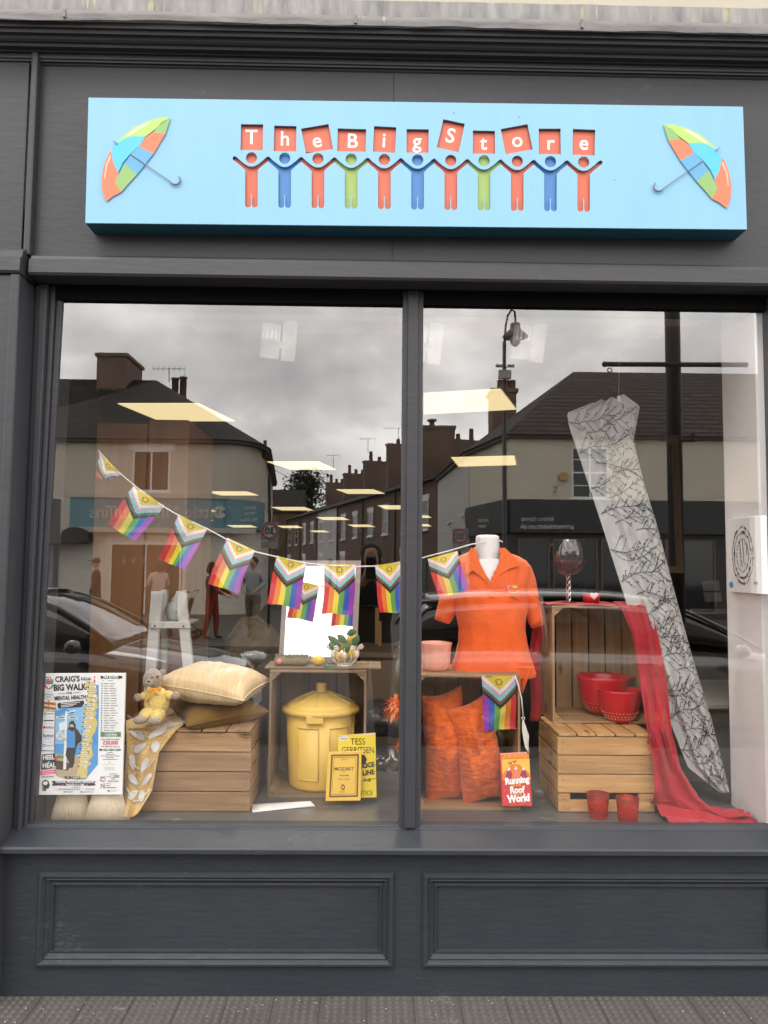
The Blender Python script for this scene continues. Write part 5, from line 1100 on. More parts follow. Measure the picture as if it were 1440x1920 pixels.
b.build('cover_print', [mat('cover_orange', (.80, .22, .03), .4), mat('cover_gold', (.88, .50, .08), .4), mat('cover_coral', (.75, .22, .13), .4), mat('cover_plum', (.36, .04, .08), .4), swhite, mat('cover_maroon', (.2, .01, .02), .4)], t)
# red colanders
redp = mat('red_plastic', (.44, .006, .012), .3, col2=(.50, .010, .018), ns=4, coat=.2)
def bowl(px0, px1, pyt, pyb, Y, label, spout=0):
    c = P((px0 + px1) / 2, (pyt + pyb) / 2, Y); r = (P(px1, pyt, Y).x - P(px0, pyt, Y).x) / 2; h = P(0, pyt, Y).z - P(0, pyb, Y).z; z0 = zB1 + (.012 if Y > .4 else .002)
    t = thing('mixing_bowl', (c.x, Y, z0), label, 'bowl', 'red bowls in the open crate')
    b = MB(); pr = [(0, 0), (r * .42, .0), (r * .62, h * .10), (r * .80, h * .30), (r * .92, h * .6), (r * .985, h * .92), (r * 1.02, h), (r * 1.0, h * 1.01), (r * .96, h * .95), (r * .89, h * .6), (r * .77, h * .32), (r * .58, h * .13), (0, h * .03)]
    b.lathe(pr, (c.x, Y, z0), 48); b.build('bowl', redp, t)
    b = MB(); b.prism([(c.x + r * .98, Y - .03, z0 + h * .96), (c.x + r * 1.36, Y - .022, z0 + h * .93), (c.x + r * 1.40, Y, z0 + h * .93), (c.x + r * 1.36, Y + .022, z0 + h * .93), (c.x + r * .98, Y + .03, z0 + h * .96)], (0, 0, .007)); b.build('handle', redp, t, bevel=.003)
    b = MB(); b.prism([(c.x - r * 1.12, Y - .012, z0 + h * 1.0), (c.x - r * .95, Y - .03, z0 + h * .98), (c.x - r * .95, Y + .03, z0 + h * .98)], (0, 0, .006)); b.build('spout', redp, t, bevel=.002)
    b = MB()
    for zf, rf, k in ((.14, .665, 26), (.22, .735, 30), (.33, .815, 32)):
        for j in range(k):
            a = 2 * math.pi * (j + (zf > .2) * .5) / k
            if math.sin(a) < .1: b.ball((c.x + r * rf * math.cos(a) * 1.008, Y + r * rf * math.sin(a) * 1.008, z0 + h * zf), .0019, 4)
    b.build('drain_hole', mat('hole_pale', (.75, .45, .42), .6), t)
bowl(1083, 1178, 1273, 1345, .50, 'large red plastic bowl at the back of the open crate'); bowl(1122, 1202, 1302, 1364, .385, 'smaller red colander bowl at the front edge of the open crate')
# red glasses
rg = bpy.data.materials.new('red_glass'); rg.use_nodes = True; q_ = rg.node_tree.nodes['Principled BSDF']; q_.inputs['Base Color'].default_value = (.80, .10, .06, 1); q_.inputs['Transmission Weight'].default_value = .8; q_.inputs['Roughness'].default_value = .12; q_.inputs['IOR'].default_value = 1.2
def tumbler(px0, px1, pyt, pyb, Y, label):
    c = P((px0 + px1) / 2, pyb, Y); r = (P(px1, pyt, Y).x - P(px0, pyt, Y).x) / 2; h = P(0, (pyt + 2), Y).z - ZF
    b = MB(); b.lathe([(0, .002), (r * .80, .001), (r * .84, .006), (r * .92, h * .5), (r, h), (r * .95, h), (r * .87, h * .5), (r * .78, .012), (0, .011)], (c.x, Y, ZF), 32); tag(b.build('glass_tumbler', rg), label, 'tumbler', 'red glass tumblers')
tumbler(1101, 1142, 1480, 1520, .125, 'red glass tumbler standing close to the crate slot'); tumbler(1156, 1198, 1488, 1530, .075, 'red glass tumbler standing nearer the pane, right of the pair')
# giant wine glass
zBt = P(1110, 1136, .36).z; Yw = .46
wgl = glassmat('smoky_glass', .10, (.42, .30, .33), gl=(1, 1, 1))
wg = thing('wine_glass', (P(1066, 1130, Yw).x, Yw, zBt), 'giant smoky wine glass with twisted stem on top of the open crate', 'wine glass')
cx = P(1066, 1130, Yw).x; zw0, zw1 = P(0, 1070, Yw).z, P(0, 1002, Yw).z; rw = (P(1102, 1040, Yw).x - P(1030, 1040, Yw).x) / 2; H_ = zw1 - zw0
b = MB(); b.lathe([(.004, 0), (rw * .45, H_ * .05), (rw * .82, H_ * .22), (rw * .98, H_ * .45), (rw, H_ * .6), (rw * .94, H_ * .82), (rw * .80, H_)], (cx, Yw, zw0), 40); b.build('bowl', wgl, wg)
b = MB(); b.lathe([(0, .003), (rw * .43, H_ * .065), (rw * .79, H_ * .23), (rw * .94, H_ * .44), (0, H_ * .44)], (cx, Yw, zw0), 32); b.build('red_lining', mat('dark_red_lining', (.16, .015, .025), .3), wg)
b = MB()
for ph in (0, 2.09, 4.19): b.tube([(cx + .0085 * math.cos(ph + t * 9.5), Yw + .0085 * math.sin(ph + t * 9.5), lerp(zBt + .006, zw0 + .002, t)) for t in [i / 30 for i in range(31)]], .0026, 6)
b.build('stem', mat('silver_glass', (.75, .72, .7), .08, metal=.85), wg); b = MB(); b.lathe([(0, .001), (.030, .001), (.029, .004), (.008, .008), (0, .012)], (cx, Yw, zBt + .006), 24); b.build('foot', mat('foot_glass', (.2, .03, .04), .1), wg)
# red candle holder with heart
Yc = .42; c = P(1109, 1130, Yc); ch = thing('candle_holder', (c.x, Yc, zBt), 'small square red candle holder with a pink heart on the open crate', 'candle holder'); w = .034; h = P(0, 1104, Yc).z - zBt - .006
b = MB(); z0 = zBt + .007; b.lathe([(0, 0), (w * .86, 0), (w, h * .5), (w * 1.02, h), (w * .92, h), (w * .86, h * .4), (0, h * .3)], (c.x, Yc, z0), 24); b.build('cup', redp, ch)
b = MB(); hc = P(1114, 1117, Yc - w - .003); b.prism([hc + Vector((.016 * math.sin(t) ** 3, 0, .001 * (13 * math.cos(t) - 5 * math.cos(2 * t) - 2 * math.cos(3 * t) - math.cos(4 * t)))) for t in [i * 2 * math.pi / 28 for i in range(28)]], (0, .003, 0)); b.build('heart', mat('pink_heart', (.82, .50, .50), .5), ch)
# red cloth: over crate top, down the right side, along the floor
rc = fabric('crimson_cotton', (.34, .004, .013), (.44, .008, .020), (1, 1, 1), .25, 60, .2, .75)
rt_ = thing('red_cloth', tuple(P(1220, 1400, .3)), 'crimson cloth running over the open crate, down its side and along the platform', 'cloth')
b = MB(); b.grid(lambda u, v: Vector((lerp(xx(1022, .40, 1130), xx(1195, .40, 1130), u), lerp(.358 + .01 * math.sin(u * 9), .60, v), zBt + .003 + .003 * math.sin(u * 16 + v * 3) + .003 * math.sin(v * 9))), 50, 14); b.build('cloth_top', rc, rt_, solid=.002)
keys = [(0, 1150, 1210, 1128, .40), (.06, 1164, 1220, 1138, .335), (.2, 1186, 1234, 1190, .32), (.4, 1198, 1249, 1270, .30), (.58, 1214, 1259, 1370, .165), (.72, 1226, 1276, 1440, .15), (.82, 1228, 1306, 1490, .13), (.88, 1232, 1350, 1512, .11), (1, 1330, 1416, 1536, .055)]
def clothf(u, v):
    for i in range(len(keys) - 1):
        if v <= keys[i + 1][0]: break
    a, c = keys[i], keys[i + 1]; t = min(1, (v - a[0]) / (c[0] - a[0])); xl, xr, y, Y = [lerp(a[k], c[k], t) for k in (1, 2, 3, 4)]
    fold = (.0105 * math.sin(u * 14 + 2.6 * math.sin(v * 5)) + .004 * math.sin(u * 24 + v * 10) ) * (.45 + .8 * min(1, v * 1.6))
    y2 = y + (u - .5) * (-10 if v > .8 else 0)
    p = P(lerp(xl, xr, u), y2, Y + fold * (1 if v < .84 else .4))
    if v > .8: k = min(1, (v - .8) / .12); zf = ZF + .012 + .014 * abs(math.sin(u * 11 + v * 13)) + .010 * math.sin(v * 30 + u * 5); p = Vector((p.x, lerp(p.y, lerp(.23, .035, u), k), lerp(p.z, zf, k)))
    return p
b = MB()
b.grid(clothf, 60, 150); cm = b.build('cloth_drape', rc, rt_, solid=.002)
# trailing end on platform
def trailf(u, v):
    x = lerp(xx(1236, .12, 1500), xx(1417, .05, 1530), u); w = lerp(.30, .13, u ** .8); yc = lerp(.17, .10, u)
    y = yc + (v - .5) * w + .008 * math.sin(u * 20); h = .030 * (math.sin(math.pi * v) ** .6) * (1 - .35 * u)
    return Vector((x, max(.022, y), ZF + .003 + h * (.55 + .45 * math.sin(v * 17 + u * 7)) + .006 * (1 + noise.noise(Vector((u * 9, v * 5, 2))))))
b = MB(); b.grid(trailf, 80, 44); b.build('cloth_trail', rc, rt_, solid=.002)
b = MB(); b.grid(lambda u, v: P(lerp(lerp(997, 992, v), lerp(1017, 1012, v ** 3), u) + 3 * math.sin(v * 9), lerp(1128, 1352, v), .44 + .012 * math.sin(u * 6 + v * 2)), 14, 30); b.build('cloth_end', rc, rt_, solid=.002)
# branch print curtain
cu_m = fabric('grey_linen', (.40, .395, .385), (.56, .55, .53), (1, 1, 1), .3, 50, .2, .85, ns=14)
ct = thing('curtain', tuple(P(1130, 745, .42)), 'pleated grey curtain printed with black twigs, hanging diagonally from a thread', 'curtain')
ck = [(0, 1112, 1172, 748, .42), (.02, 1063, 1200, 768, .42), (.05, 1068, 1195, 795, .42), (.09, 1080, 1188, 832, .41), (.2, 1106, 1207, 910, .40), (.33, 1132, 1232, 990, .38), (.5, 1174, 1268, 1125, .35), (.66, 1215, 1300, 1242, .33), (.8, 1254, 1333, 1347, .31), (.92, 1290, 1356, 1438, .285), (1, 1350, 1368, 1486, .262)]
def curt(u, v, off=0):
    for i in range(len(ck) - 1):
        if v <= ck[i + 1][0]: break
    a, c = ck[i], ck[i + 1]; t = max(0, min(1, (v - a[0]) / (c[0] - a[0]))); xl, xr, y, Y = [lerp(a[k], c[k], t) for k in (1, 2, 3, 4)]
    pl = .014 * math.sin(u * 21 + math.sin(v * 6)) * max(.1, 1 - v * 3.2) * math.sin(math.pi * min(1, u + .05)) + .012 * math.sin(u * 13 - 1 + v * 1.2) * min(1, v * 3) + .005 * math.sin(u * 25 + v * 2)
    return P(lerp(xl, xr, u), y + (u - .5) * -14 * (1 - v) + 2.5 * math.sin(u * 19) * max(0, 1 - v * 6), Y + pl - off)
b = MB(); b.grid(curt, 60, 160); b.build('fabric', cu_m, ct, solid=.0016)
b = MB(); rb = random.Random(21); seen = 0
def stroke(pts, w):
    ps = [curt(u, v, .0035) for u, v in pts if -.0 <= u <= 1 and .012 < v < .99]
    if len(ps) > 1: b.tube(ps, [w * (1 - .35 * i / len(ps)) for i in range(len(ps))], 4, flat=.5, smooth=False)
for r_ in range(34):
    v0 = .03 + r_ * .0285; u0 = -.1 + .35 * (r_ % 3); ln = rb.uniform(.75, 1.05); up_ = rb.uniform(.020, .042) * (1 if r_ % 4 else -.4)
    main = [(u0 + ln * t, v0 - up_ * t + .008 * math.sin(t * 5 + r_)) for t in [i / 14 for i in range(15)]]; stroke(main, .0020)
    for k in range(2, 14, 1):
        s_ = 1 if (k + r_) % 2 else -1; u1, v1 = main[k]; L1 = rb.uniform(.12, .28); an = rb.uniform(.35, .8) * s_
        br2 = [(u1 + L1 * t * math.cos(an), v1 - L1 * .19 * t * math.sin(an) - s_ * .004 * t * t) for t in [i / 5 for i in range(6)]]; stroke(br2, .0014)
        for kk in (2, 4, 5):
            u2, v2 = br2[kk]; 
            if .02 < u2 < .98 and .02 < v2 < .98 and rb.random() < .75: u3, v3 = u2 + rb.uniform(.02, .05), v2 - s_ * rb.uniform(-.004, .010); stroke([(u2, v2), ((u2 + u3) / 2, (v2 + v3) / 2), (u3, v3)], .0011); b.ball(curt(min(.99, u3), v3, .0035), (.0024, .0014, .003), 4)
b.build('twig_print', mat('twig_charcoal', (.05, .047, .047), .9), ct)
b = MB(); top_ = P(1160, 748, .42); b.tube([top_, (top_.x + .01, top_.y, 2.5)], .0008, 4); b.box(top_.x - .006, top_.x + .006, top_.y - .006, top_.y + .004, top_.z - .012, top_.z + .012); b.build('hanging_thread', white, ct)
# canvas with drawing, on the white wall facing left
xc = xw - .022; cvt = thing('canvas', (xc, .15, P(1380, 1110, .2).z), 'small white canvas with a black oval line drawing hung on the return wall', 'canvas')
def CV(px, py, k=0):   # ray meets plane x = xc
    d = RT * (px - 720) + UP * (960 - py) + FW * F; t = (xc - .0006 * k - CAM.x) / d.x; return CAM + d * t
zt_, zb_ = CV(1428, 966).z, CV(1428, 1114).z; ya, yb_ = CV(1428, 1040).y, CV(1364, 1040).y
b = MB(); b.box(xc, xw - .0005, ya, yb_, zb_, zt_); b.build('stretched_board', mat('canvas_white', (.74, .72, .71), .8), cvt, bevel=.002)
b = MB(); cz, cyy = (zt_ + zb_) / 2, (ya + yb_) / 2; hy, hz_ = (yb_ - ya) / 2, (zt_ - zb_) / 2; rr = random.Random(2)
def cvp(a, c, k=.0016): return Vector((xc - k, cyy - a * hy, cz + c * hz_))
for s_, wv, ph in ((.74, .03, 0), (.60, .04, 1.2), (.42, .03, 2.5)):
    seg = []
    for i in range(64):
        a = i / 64 * 2 * math.pi; r = s_ * (1 + wv * math.sin(a * 9 + ph)); seg.append(cvp(r * .82 * math.cos(a) - .05, r * 1.02 * math.sin(a)))
        if i % 5 == 4 and rr.random() < .35: 
            if len(seg) > 2: b.tube(seg, .0009, 4)
            seg = []
    if len(seg) > 2: b.tube(seg + [], .0009, 4)
for i in range(46):
    a = rr.uniform(0, 6.28); s_ = rr.choice((.74, .60)); q = (s_ * .82 * math.cos(a) - .05, s_ * 1.02 * math.sin(a)); e = rr.uniform(.02, .045)
    b.tube([cvp(q[0] + e * math.cos(t), q[1] + e * math.sin(t)) for t in (0, 1.2, 2.4, 3.6, 4.8, 6.28)], .0008, 4)
for i in range(7): b.tube([cvp(-.3 + .02 * i, .35 - .1 * i), cvp(-.22 + .02 * i, .38 - .1 * i), cvp(-.2 + .02 * i, .30 - .1 * i)], .0009, 4)
b.tube([cvp(-.05, .4), cvp(.0, .1), cvp(.02, -.2), cvp(.15, -.25)], .001, 4); b.tube([cvp(.1, .3), cvp(.22, .28), cvp(.18, .05), cvp(.28, 0)], .001, 4)
b.tube([cvp(.55, -.75), cvp(.6, -.68), cvp(.65, -.78), cvp(.72, -.7), cvp(.8, -.76)], .0008, 4)
b.build('line_drawing', mat('ink_black', (.02, .02, .02), .5), cvt)
b = MB(); b.poly([cvp(-.78 + .13 * math.cos(t), -.80 + .09 * math.sin(t)) for t in [i * .45 for i in range(14)]]); b.build('price_dot', mat('teal_sticker', (.06, .30, .42), .5), cvt)

# ================================================================== THE STREET BEHIND THE CAMERA (seen in the panes)
# laid out with virtual (mirrored) depths, then flipped to its real place at negative y
def vthing(name, v, label, cat, group=None): return thing(name, (v[0], -v[1], v[2]), label, cat, group)
ZG = -.24
V2 = lambda v: Vector((v.x, v.y, 0))
def wallpoly(b, pts, off=(0, .25, 0), m=0): b.prism(pts, off, m)
frame_w = mat('window_white', (.75, .73, .70), .6); shopdark = mat('shopfront_charcoal', (.05, .045, .042), .6); stone = mat('pale_stone', (.5, .46, .40), .9)
class Face:
    """a vertical wall line from A to B (virtual), n = outward normal towards the viewer"""
    def __init__(s, A, B): s.A = V2(Vector(A)); s.t = (V2(Vector(B)) - s.A); s.L = s.t.length; s.t.normalize(); s.n = Vector((s.t.y, -s.t.x, 0))
    def p(s, u, z, out=0): return s.A + s.t * u + s.n * out + Vector((0, 0, z))
    def box(s, b, u0, u1, z0, z1, o0, o1, m=0):
        q = [s.p(u0, z0, o0), s.p(u1, z0, o0), s.p(u1, z0, o1), s.p(u0, z0, o1)]; b.prism(q, (0, 0, z1 - z0), m)
    def u_of(s, px, Yhint=None):      # where the pixel column meets this wall line
        d = RT * (px - 720) + UP * (960 - 1000) + FW * F; c = V2(CAM); d = V2(d)
        den = d.x * s.t.y - d.y * s.t.x; r = s.A - c; k = (r.x * s.t.y - r.y * s.t.x) / den; return ((c + d * k) - s.A).dot(s.t)
    def z_of(s, px, py):
        d = RT * (px - 720) + UP * (960 - py) + FW * F; c = V2(CAM); dd = V2(d); den = dd.x * s.t.y - dd.y * s.t.x; r = s.A - c
        k = (r.x * s.t.y - r.y * s.t.x) / den; return CAM.z + d.z * k
def window(face, u0, u1, z0, z1, par, bars='sash', sill=True, lintel=None, glass=dark_glass, fm=None):
    fm = fm or frame_w; b = MB(); w = .06; face.box(b, u0, u0 + w, z0, z1, -.02, .03); face.box(b, u1 - w, u1, z0, z1, -.02, .03); face.box(b, u0 + w, u1 - w, z0, z0 + w, -.02, .03); face.box(b, u0 + w, u1 - w, z1 - w, z1, -.02, .03)
    if bars in ('sash', 'grid'): face.box(b, u0 + w, u1 - w, (z0 + z1) / 2 - .025, (z0 + z1) / 2 + .025, -.01, .025)
    if bars in ('two', 'grid'): m = lerp(u0, u1, .5); face.box(b, m - .025, m + .025, z0 + w, z1 - w, -.015, .022)
    if bars == 'grid':
        for f in (.25, .75): zq = lerp(z0, z1, f); face.box(b, u0 + w, u1 - w, zq - .012, zq + .012, -.015, .02)
    if sill: face.box(b, u0 - .08, u1 + .08, z0 - .09, z0 - .004, -.02, .09)
    if lintel: face.box(b, u0 - .12, u1 + .12, z1 + .005, z1 + .26, -.02, .035)
    o = b.mirror().build('window_frame', fm, par)
    g = MB(); face.box(g, u0 + w * .6, u1 - w * .6, z0 + w * .6, z1 - w * .6, -.03, .004); g.mirror().build('pane', glass, o); return o
# ---- left corner building
YL = 22.0; eL = P(300, 822, YL).z; rL = P(200, 707, YL + 4).z
A0 = P(-60, 900, YL); A1 = P(425, 900, YL); A2 = P(492, 900, YL + 1.6); A3 = P(512, 900, YL + 13)
cornerL = [A1] + [V2(A1) * (1 - t) ** 2 + 2 * t * (1 - t) * V2(Vector((A2.x - .15, A1.y + .1, 0))) + V2(A2) * t * t for t in (.15, .3, .45, .6, .75, .9)] + [A2]
lb = vthing('corner_building', (A1.x, YL, ZG), 'cream corner building with slate roof and long teal shop fascia, in the left pane', 'building', None)
zf0, zf1 = P(300, 990, YL).z, P(300, 935, YL).z
foot = [V2(Vector((A0.x, YL, 0)))] + [V2(v) for v in cornerL] + [V2(A3), V2(A3) + Vector((-9, 1, 0)), V2(Vector((A0.x, YL + 9, 0)))]
def ringbox(b, pts, z0, z1, m=0): b.prism([Vector((p.x, p.y, z0)) for p in pts], (0, 0, z1 - z0), m)
up_r = mat('aged_cream_render', (.50, .44, .36), .9, col2=(.58, .52, .43), ns=1.2, bump=.3, bs=12)
b = MB(); ringbox(b, foot, zf1, eL); b.mirror().build('upper_wall', up_r, lb)
b = MB(); ringbox(b, foot, ZG, zf1 - .001); b.mirror().build('lower_wall', painted_brick, lb)
ce = sum(foot, Vector()) / len(foot)
def outw(pts, d):
    res = []; n = len(pts)
    for i in range(n):
        e1 = (pts[i] - pts[i - 1]).normalized(); e2 = (pts[(i + 1) % n] - pts[i]).normalized(); nn = Vector((e1.y + e2.y, -e1.x - e2.x, 0)); nn = nn.normalized() * d; res.append(pts[i] + nn)
    return res
ef = outw(foot, .28)
ridge = [P(-60, 707, YL + 4), P(288, 707, YL + 4)]
b = MB(); vs = [Vector((p.x, p.y, eL - .05)) for p in ef]; n = len(vs); R0 = Vector((ridge[0].x, YL + 4.4, rL)); R1 = Vector((ridge[1].x, YL + 4.4, rL)); R2 = Vector((A3.x - 4.2, A3.y - 2, rL - .2))
b.poly([vs[0], vs[1], R1, R0])
for i in range(1, n - 3): b.poly([vs[i], vs[i + 1], R1])
b.poly([vs[n - 3], R2, R1]); b.poly([vs[n - 3], vs[n - 2], R2]); b.poly([vs[n - 2], vs[n - 1], R0, R1, R2]) if False else b.poly([vs[n - 2], vs[n - 1], R1]); b.poly([vs[n - 1], vs[0], R0, R1]); b.poly([vs[n - 2], R1, R2])
rf = b.mirror().build('roof', slate, lb)
b = MB(); ringbox(b, outw(foot, .22), eL - .16, eL - .052); b.mirror().build('gutter', shopdark, lb)
# chimney
p0, p1 = P(181, 700, YL + 3.6), P(236, 700, YL + 3.6); zt0, zt1 = P(200, 668, YL + 3.6).z, P(200, 725, YL + 3.6).z
b = MB(); b.box(p0.x, p1.x, YL + 3.6, YL + 5.6, zt1 - .8, zt0); b.box(p0.x - .07, p1.x + .07, YL + 3.53, YL + 5.67, zt0, zt0 + .12); ch = b.mirror().build('chimney', brick_far, rf)
b = MB(); b.box(p0.x - .1, p1.x + .1, YL + 3.45, YL + 5.6, zt1 - .32, zt1 - .15); b.mirror().build('lead_collar', lead, rf)
b = MB()
for px, py in ((328, 712), (343, 710)): c = P(px, 740, YL + 5); t_ = P(px, py, YL + 5); b.lathe([(.14, c.z - .6), (.13, t_.z), (.16, t_.z), (.16, t_.z + .06), (.10, t_.z + .06)], (c.x, c.y, 0), 12)
b.mirror().build('chimney_pots', mat('terracotta_dark', (.16, .08, .055), .8), rf)
# front window with two lights
fL = Face((A0.x, YL, 0), (A1.x, YL, 0)); U = lambda px: fL.u_of(px)
window(fL, U(245), U(316), P(280, 922, YL).z, P(280, 844, YL).z, lb, 'two', lintel=True, glass=mat('brown_blind', (.06, .035, .022), .4))
# fascia
teal = mat('teal_fascia', (.13, .26, .30), .5, col2=(.15, .29, .33), ns=3); ctext = mat('faded_cream_letters', (.55, .52, .45), .6)
b = MB(); fL.box(b, U(133), U(420), zf0, zf1, .0, .16); ff = b.mirror().build('fascia', teal, lb)
q0 = P(420, 960, YL - .16); cf = outw([V2(v) for v in cornerL], .16)
b = MB()
for i in range(len(cf) - 1): b.prism([Vector((cf[i].x, cf[i].y, zf0)), Vector((cf[i + 1].x, cf[i + 1].y, zf0)), Vector((cf[i + 1].x, cf[i + 1].y, zf1)), Vector((cf[i].x, cf[i].y, zf1))], (0, .1, 0))
b.mirror().build('fascia', teal, lb)
b = MB(); fL.box(b, U(130), U(423), zf1, zf1 + .16, 0, .2); fL.box(b, U(130), U(480), zf0 - .16, zf0 - .002, 0, .22); b.mirror().build('fascia_trim', stone, lb)
def vtxt(b, s, cx, cy, size, Y, m=0, bold=0, sq=1, ang=0): b.txt(s, pxt(cx, cy, Y, ang, True, sq), size, m, 'CENTER', bold, 2)
b = MB(); vtxt(b, 'Little Miss Muffins', 292, 961, 34, YL - .175, sq=1.02); vtxt(b, 'Tea Room', 345, 982, 12, YL - .175); vtxt(b, 'Little', 468, 952, 11, YL - .02); vtxt(b, 'Miss', 468, 963, 11, YL - .02); vtxt(b, 'Muffins', 466, 975, 11, YL - .02)
for i in range(9): a = i * .7; b.poly([P(412 + 9 * math.cos(a) * (i > 0) + 4 * math.cos(t), 960 + 9 * math.sin(a) * (i > 0) + 4 * math.sin(t), YL - .18 - .001 * i) for t in (0, 1, 2, 3, 4, 5)])
b.mirror().build('fascia_lettering', ctext, ff)
# ground floor window and door, dark neighbour bay
window(fL, U(208), U(342), P(280, 1160, YL).z, P(280, 1018, YL).z, lb, 'two', lintel=False, glass=mat('brown_shutter', (.13, .065, .032), .5, col2=(.09, .045, .022), ns=2, st=(1, 1, 14)))
b = MB(); fL.box(b, U(306), U(343), ZG, P(320, 1020, YL).z, -.3, .02); b.mirror().build('doorway', mat('dark_doorway', (.03, .025, .02), .6), lb)
b = MB()
for i, (x, s_) in enumerate(zip((232, 250, 268, 300, 318), 'EVEXX')): vtxt(b, s_ if i < 3 else '*', x, 1052, 16, YL - .06)
b.mirror().build('window_bunting', mat('paper_white', (.5, .48, .44), .8), lb)
b = MB(); fL.box(b, U(60), U(112), ZG, P(80, 935, YL).z, .0, .08, 0); fL.box(b, U(76), U(104), P(90, 1100, YL).z, P(90, 1015, YL).z, .081, .09, 1)
c = P(148, 1016, YL - .1)
cz = P(90, 1002, YL).z
b.mirror().build('neighbour_bay', [shopdark, mat('pale_dull_glass', (.17, .17, .17), .3)], lb)
b = MB(); cc = P(144, 1016, YL - .3); r = 1.5 * .30
pts = [Vector((cc.x + 0.47 * math.cos(t), YL - .1, cc.z + .46 * math.sin(t))) for t in [i * math.pi / 10 for i in range(11)]]; b.prism(pts, (0, -.5, 0)); b.mirror().build('arched_canopy', mat('canopy_black', (.03, .03, .03), .5), lb)
b = MB(); fL.box(b, U(46), U(166), cc.z - .06, cc.z + .0, .0, .62); b.mirror().build('canopy_board', MAT['canopy_black'], lb)
# downpipe + stub on corner
b = MB(); a = P(495, 860, YL + 1.5); t_ = P(497, 826, YL + 1.5); b.tube([a, P(497, 845, YL + 1.5), t_], .06, 8); c = P(503, 1000, YL + 6); b.tube([P(505, 890, YL + 6), P(506, 1060, YL + 6)], .06, 6); b.mirror().build('downpipe', shopdark, lb)
def aerial(px, py0, py1, Y, w, label):
    b = MB(); a, c = P(px, py1, Y), P(px, py0, Y); b.tube([a, c], .018, 5); h = w / F * (Y + 2.69)
    b.tube([c + Vector((-h, 0, -.05)), c + Vector((h, 0, -.02))], .012, 5)
    for i in range(7): x = lerp(-h, h, i / 6); b.tube([c + Vector((x, 0, -.12 if i < 6 else -.3)), c + Vector((x, 0, .08))], .008, 4)
    o = b.mirror().build('television_aerial', shopdark); tag(o, label, 'aerial', 'television aerials on the rooftops')
aerial(317, 690, 716, YL + 5, 30, 'television aerial beside the brick chimney of the cream corner building')
# ---- right corner building
YR_ = 21.5; eR = P(1150, 815, YR_).z; rR = P(1100, 697, YR_ + 5).z; zr0, zr1 = P(1100, 1000, YR_).z, P(1100, 938, YR_).z
def at_z(px, py, z): d = RT * (px - 720) + UP * (960 - py) + FW * F; return CAM + d * ((z - CAM.z) / d.z)
B0 = P(1650, 900, YR_); B1 = P(955, 900, YR_); B2 = at_z(881, 846, eR); B3 = at_z(822, 897, eR)
rbld = vthing('corner_building', (B1.x, YR_, ZG), 'cream rendered corner building with charcoal estate agent fascia, reflected in the right pane', 'building')
foot = [V2(B3) + Vector((8, 3, 0)), V2(B3), V2(B2), V2(B1), V2(B0), V2(B0) + Vector((0, 10, 0))]
foot = list(reversed(foot)); foot = foot
crR = mat('warm_cream_render', (.56, .50, .40), .9, col2=(.62, .56, .46), ns=1, bump=.5, bs=4, bst=(.3, .3, 5)); sideR = mat('grey_white_render', (.50, .48, .46), .9, col2=(.56, .54, .52), ns=1)
b = MB(); ringbox(b, foot, zr1, eR); b.mirror().build('upper_wall', crR, rbld)
b = MB(); ringbox(b, foot, ZG, zr1 - .001); b.mirror().build('lower_wall', shopdark, rbld)
fS = Face(B3, B2); b = MB(); fS.box(b, .02, fS.L - .05, ZG, eR - .01, .0, .03); b.mirror().build('side_wall', sideR, rbld)
for (pxa, pxb, pya, pyb) in ((840, 849, 975, 902), (866, 874, 962, 884)):
    window(fS, fS.u_of(pxa), fS.u_of(pxb), fS.z_of(pxb, pya), fS.z_of(pxb, pyb), rbld, 'sash')
Rr0 = P(1075, 697, YR_ + 5); Rr1 = Vector((B0.x, YR_ + 5, rR)); ctr = sum(foot, Vector()) / len(foot)
sgn = 1 if (foot[1] - foot[0]).cross(foot[2] - foot[1]).z > 0 else -1
ef = outw(foot, .28 * sgn); vs = [Vector((p.x, p.y, eR - .05)) for p in ef]
# foot order: B0+back, B0, B1, B2, B3, B3+back
b = MB(); b.poly([vs[1], vs[2], Rr0, Rr1]); b.poly([vs[2], vs[3], Rr0]); Rb = Vector((vs[4].x + 4.2, vs[4].y + 1.0, rR - .3)); b.poly([vs[3], vs[4], Rb, Rr0]); b.poly([vs[4], vs[5], Rb]); b.poly([vs[0], vs[1], Rr1]); b.poly([vs[5], vs[0], Rr1, Rr0, Rb])
rf = b.mirror().build('roof', tiles, rbld)
b = MB(); ringbox(b, outw(foot, .2 * sgn), eR - .16, eR - .052); b.mirror().build('gutter', shopdark, rbld)
Yc_ = YR_ + 5.5; p0, p1 = P(924, 760, Yc_), P(968, 760, Yc_); z0_, z1_ = P(940, 735, Yc_).z, P(940, 850, Yc_).z
b = MB(); b.box(p0.x, p1.x, Yc_, Yc_ + 1.2, z1_ - 1, z0_); b.box(p0.x - .08, p1.x + .08, Yc_ - .08, Yc_ + 1.28, z0_, z0_ + .14); ch = b.mirror().build('chimney', brick_far, rf)
b = MB()
for px in (938, 950, 961): c = P(px, 720, Yc_ + .5); b.lathe([(.13, z0_ + .1), (.12, z0_ + .55), (.15, z0_ + .56), (.09, z0_ + .6)], (c.x, c.y, 0), 10)
b.mirror().build('chimney_pots', MAT['terracotta_dark'], rf)
fR = Face((B1.x, YR_, 0), (B0.x, YR_, 0)); UR = lambda px: fR.u_of(px)
window(fR, UR(1072), UR(1142), P(1100, 935, YR_).z, P(1100, 838, YR_).z, rbld, 'grid')
